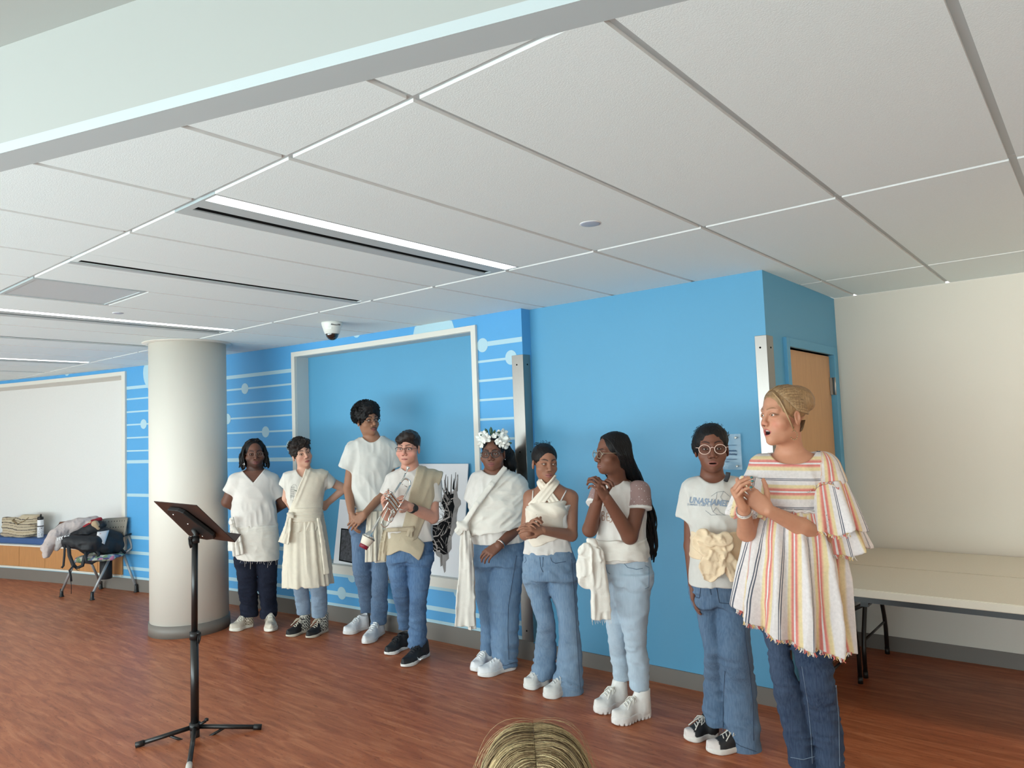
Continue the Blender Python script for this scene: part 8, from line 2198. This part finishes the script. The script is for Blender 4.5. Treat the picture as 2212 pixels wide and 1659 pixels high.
def CHAIR():
    P = Anchor(214, 1284, 'nesting_chair', 'grey nesting chair with perforated back and floral seat, piled with bags and clothes', 'chair')
    L = P.L; r = P.root
    FL, FR = P.G(133, 1289), P.G(199, 1296)
    BL_, BR_ = P.G(218, 1272), P.G(294, 1279)
    mf = mat('silver_grey_frame', (158, 160, 162), .4, .3); mp = mat('taupe_plastic', (146, 138, 126), .5)
    sFL, sFR = L(162, 1212, .06), L(237, 1206, .14); tR = L(267, 1198, .04); tL = L(197, 1216, -.06)
    for f, s in ((FL, sFL), (FR, sFR), (BL_, tL), (BR_, tR)):
        d = unit(s-f)
        lg = MB().tube([f+v3(0, 0, .05)+d*.02, s], .0135, 10).build('leg', mf, r)
        MB().lathe([(.024, 0), (.026, .006), (.019, .012), (.016, .06), (.0155, .085), (0, .085)], 16, 0, Matrix.Translation(Vector(f))).build('leg_foot', M_BLACK, lg)
    MB().tube([sFR, tR], .015, 10).build('side_rail', mf, r); MB().tube([sFL, tL], .015, 10).build('side_rail', mf, r)
    MB().tube([tR, L(284, 1184, .03), L(284, 1176, .02), L(277, 1157, .02)], .0125, 10).build('back_support', mf, r); MB().tube([tL, L(206, 1190, -.06), L(205, 1158, -.06)], .0125, 10).build('back_support', mf, r)
    MB().tube([L(248, 1165, .10), L(283, 1153, .03)], .009, 8).build('arm_rest', M_BLACK, r)
    # seat
    c0 = (sFL+sFR+tR+tL)/4+v3(0, 0, .03); ex = unit(sFR-sFL); ey = unit(v3(-ex[1], ex[0], 0)); R = np.array([ex, ey, v3(0, 0, 1)]).T
    lo, hi = c0-.34, c0+.34
    V = Vol(lo, hi, .008); V.ell(c0+ex*.0, (.235, .235, .030), R, 0); V.cone(c0-ex*.15-ey*.15, c0+ex*.15-ey*.15, .03, .03, .03); V.cone(c0-ex*.15+ey*.15, c0+ex*.15+ey*.15, .03, .03, .03)
    fm = mat('floral_seat_fabric', (150, 160, 150), .85); nt = fm.node_tree; tc = nt.nodes.new('ShaderNodeTexCoord'); vo = nt.nodes.new('ShaderNodeTexVoronoi'); vo.inputs['Scale'].default_value = 26
    cr = nt.nodes.new('ShaderNodeValToRGB'); nt.links.new(tc.outputs['Object'], vo.inputs['Vector']); sp = nt.nodes.new('ShaderNodeSeparateColor'); nt.links.new(vo.outputs['Color'], sp.inputs[0]); nt.links.new(sp.outputs[0], cr.inputs[0]); cr.color_ramp.interpolation = 'CONSTANT'
    cols = [(186, 196, 180), (200, 128, 160), (110, 130, 150), (120, 148, 112), (90, 84, 120), (206, 200, 190)]
    cr.color_ramp.elements[0].color = rgba(cols[0]); cr.color_ramp.elements[1].position = .17; cr.color_ramp.elements[1].color = rgba(cols[1])
    for i in range(2, 6): e = cr.color_ramp.elements.new(i*.168); e.color = rgba(cols[i])
    nt.links.new(cr.outputs[0], nt.nodes['Principled BSDF'].inputs['Base Color'])
    V.build('seat', fm, r)
    # perforated back: curved plate
    A, B, C, D = L(222, 1119, -.05), L(277, 1116, .02), L(270, 1160, .06), L(211, 1163, -.02)
    g = MB(); nx, nz = 11, 5
    fw = unit(np.cross(B-A, D-A)); fw = fw if fw[1] < 0 else -fw
    def pt(s, t, k): return (A*(1-s)+B*s)*(1-t)+(D*(1-s)+C*s)*t + fw*(k-.05*(1-(2*s-1)**2)) + v3(0, 0, -.012*(2*s-1)**4*(1-t))
    vs = [pt(i/nx, j/nz, k) for k in (0, .012) for j in range(nz+1) for i in range(nx+1)]; n = (nx+1)*(nz+1); fs = []
    for j in range(nz):
        for i in range(nx):
            a = j*(nx+1)+i; fs += [(a, a+1, a+nx+2, a+nx+1), (n+a+nx+1, n+a+nx+2, n+a+1, n+a)]
    rim = [j for j in range(nx+1)]+[(j+1)*(nx+1)-1 for j in range(1, nz+1)]+[nz*(nx+1)+i for i in range(nx-1, -1, -1)]+[j*(nx+1) for j in range(nz-1, 0, -1)]
    for a, b in zip(rim, rim[1:]+rim[:1]): fs.append((a, n+a, n+b, b))
    bk = g.add(vs, fs, 0, True).build('backrest', mp, r)
    h = MB()
    for j, t in enumerate((.18, .48, .78)):
        for i in range(8):
            q = pt(.12+.108*i, t, .0125); s1 = unit(B-A)*.0045; s2 = unit(D-A)*.0065
            h.add([q-s1-s2, q+s1-s2, q+s1+s2, q-s1+s2], [(0, 1, 2, 3)])
    o = h.build('perforations', M_DARK, bk); o['kind'] = 'stuff'
    # what lies on it: each its own thing
    def heap(name, label, cat, mt, pts, rad, flat=None, fold=.012, h=.008, extra=None, k=.03, group=None):
        Q = Anchor(214, 1284, name, label, cat)
        pp = [L(*p) for p in pts]; lo = np.min(pp, 0)-max(rad)-.05; hi = np.max(pp, 0)+max(rad)+.05; lo[2] = max(lo[2], .02)
        V = Vol(lo, hi, h)
        for i in range(len(pp)-1): V.cone(pp[i], pp[i+1], rad[i], rad[i+1], k, flat=flat)
        V.folds(fold, (14, 14, 14), 3, band=.04); V.folds(fold*.4, (34, 34, 34), 5)
        if extra: extra(V)
        V.build(name if name not in ('backpack',) else 'pack_body', mt, Q.root); return Q
    mb_ = mat('black_nylon', (25, 26, 31), .6, vary=.15, vscale=20, bump=.15, bscale=200)
    heap('sweater', 'pale pink-grey knit sweater hanging from the bench over the wooden fronts beside the chair', 'sweater', mat('pale_knit', (190, 176, 172), .95, vary=.05, vscale=70, bump=.5, bscale=160), [(206, 1129, .02), (172, 1134, .02), (140, 1146, .03), (116, 1162, .06), (103, 1180, .10), (98, 1199, .10)], [.050, .058, .062, .058, .045, .034], None, .014, extra=lambda V: (V.cone(L(206, 1122, -.02), L(150, 1136, -.02), .04, .05, .04), V.cone(L(150, 1136, -.02), L(118, 1154, .02), .05, .05, .04)))
    heap('grey_scarf', 'light grey cloth hanging under the sweater beside the black backpack', 'cloth', mat('light_grey_knit', (176, 172, 172), .95, vary=.05, vscale=70, bump=.4, bscale=160), [(150, 1160, .06), (132, 1168, .10), (126, 1182, .10)], [.045, .040, .032], None, .012)
    jk = heap('jacket', 'black jacket with white lettering strip lying between sweater and backpack', 'jacket', mb_, [(214, 1138, .06), (186, 1148, .06), (160, 1158, .05), (138, 1163, .10)], [.06, .055, .045, .03], None, .014)
    heap('red_cloth', 'red cloth with white edge lying against the chair back', 'cloth', mat('dark_red_cloth', (150, 30, 40), .8), [(216, 1121, .03), (200, 1128, .06), (182, 1138, .08)], [.022, .02, .014], None, .005, .006)
    heap('tan_purse', 'small tan bag with straps wedged between the jacket and chair back', 'bag', mat('tan_leather', (176, 150, 118), .6), [(206, 1132, .10), (212, 1140, .10)], [.036, .030], None, .004, .006)
    Qs = Anchor(214, 1284, 'canvas_strap', 'tan canvas straps looped over the black jacket', 'strap'); ms = mat('tan_webbing', (184, 160, 128), .85)
    MB().tube([L(194, 1126, .09), L(199, 1136, .08), L(202, 1143, .10)], .014, 8, flat=.3, up=(0, -1, 0)).build('strap_band', ms, Qs.root)
    MB().tube([L(190, 1138, .08), L(178, 1146, .10), L(174, 1156, .11), L(180, 1160, .12), L(187, 1150, .12), L(190, 1140, .1)], .009, 8, flat=.35, up=(0, -1, 0)).build('strap_loop', ms, Qs.root)
    def ex1(V):
        V.cone(L(146, 1167, .16), L(206, 1170, .20), .055, .06, .03); V.cone(L(206, 1165, .12), L(252, 1175, .06), .075, .07, .03); V.cone(L(222, 1150, .08), L(254, 1160, .06), .06, .055, .03)
    Q = heap('backpack', 'black backpack with dangling straps lying on the floral seat', 'backpack', mb_, [(150, 1172, .14), (190, 1178, .18), (226, 1180, .12), (250, 1180, .08)], [.06, .075, .08, .07], None, .010, .008, ex1)
    for pts, w in (([(147, 1170, .2), (150, 1200, .22), (158, 1220, .23), (166, 1227, .24), (178, 1222, .24), (182, 1205, .24), (192, 1190, .24)], .018), ([(184, 1192, .25), (186, 1212, .25), (198, 1217, .25), (210, 1210, .24), (214, 1196, .22), (206, 1186, .22)], .014), ([(140, 1175, .20), (139, 1200, .20), (137, 1222, .20), (133, 1227, .20)], .011), ([(166, 1226, .24), (158, 1222, .25), (150, 1232, .25), (153, 1245, .25), (154, 1256, .25)], .010), ([(152, 1248, .25), (154, 1262, .25), (154, 1283, .25)], .003), ([(256, 1180, .06), (264, 1188, .06), (270, 1196, .06)], .014)):
        pp = [L(*p) for p in pts]; MB().tube(pp, w, 8, flat=.35, up=(0, -1, .2)).build('pack_strap', mb_, Q.root)
    MB().tube([L(169, 1230, .25)+.012*v3(math.cos(a), 0, math.sin(a)) for a in np.linspace(0, 2*PI, 17)[:-1]], .0025, 6, closed=True, caps=False).build('pack_ring', mat('dark_brass', (120, 98, 66), .4, .8), Q.root)
    Q2 = Anchor(214, 1284, 'paper_sheet', 'curled white paper sheet with a red mark on top of the black backpack', 'paper'); g = MB(); vs = []
    for j in range(6):
        for i in range(6):
            s, t = i/5, j/5; a = np.array(L(210, 1149, .16))*(1-s)+np.array(L(236, 1145, .13))*s; b = np.array(L(208, 1167, .21))*(1-s)+np.array(L(226, 1176, .21))*s
            vs.append(a*(1-t)+b*t+v3(0, -.012*math.sin(PI*s)-.01*math.sin(PI*t), 0))
    g.add(vs, [(6*j+i, 6*j+i+1, 6*j+i+7, 6*j+i+6) for j in range(5) for i in range(5)], 0, True); o = g.build('sheet', mat('paper_white', (222, 218, 218), .7), Q2.root); o.modifiers.new('t', 'SOLIDIFY').thickness = .0008
    q = vs[7]; MB().add([q+v3(0, -.004, 0), q+v3(.016, -.005, 0), q+v3(.016, -.004, -.022), q+v3(0, -.003, -.022)], [(0, 1, 2, 3)]).build('red_mark', mat('dark_red_cloth', (150, 30, 40), .8), Q2.root)
    MB().lathe([(.058, 0), (.062, .004), (.062, .25), (0, .25)], 18, 0, Matrix.Translation(Vector(L(229, 1250, -.10)))).build('hanging_sleeve', mb_, jk.root)
    for ch, (u, v) in zip('HYPE', ((128, 1164), (135, 1162), (143, 1160.5), (149, 1160))):
        put_text('lettering', ch, .042, Matrix.Translation(Vector(L(u-1, v+3, .19))) @ Matrix.Rotation(-.2, 4, 'Y') @ Matrix.Rotation(PI/2, 4, 'X'), wm_, jk.root, .002)
    bx = Anchor(214, 1284, 'wicker_box', 'brown woven box with a dark cord standing on the bench behind the sweater', 'box')
    a, b = L(127, 1133, -.30), L(186, 1124, -.34)
    MB().box(tuple(np.minimum(a, b)+v3(0, -.0, -.10)), (max(a[0], b[0]), max(a[1], b[1])+.10, max(a[2], b[2]))).build('box_body', mat('brown_wicker', (128, 84, 62), .8, vary=.5, vscale=50), bx.root, bevel=.008)
    MB().tube([L(130, 1130, -.26), L(118, 1142, -.24), L(115, 1152, -.22), L(121, 1158, -.2)], .004, 6).build('cord', M_BLACK, bx.root)
wm_ = mat('white_logo', (236, 236, 236), .5)
P1(); P2(); P3(); P4(); P5(); P6(); P7(); P8(); WOMAN(); LISTENER()
MUSIC_STAND(); TRUMPET(); BOARDS(); TABLES(); BENCH(); CHAIR()
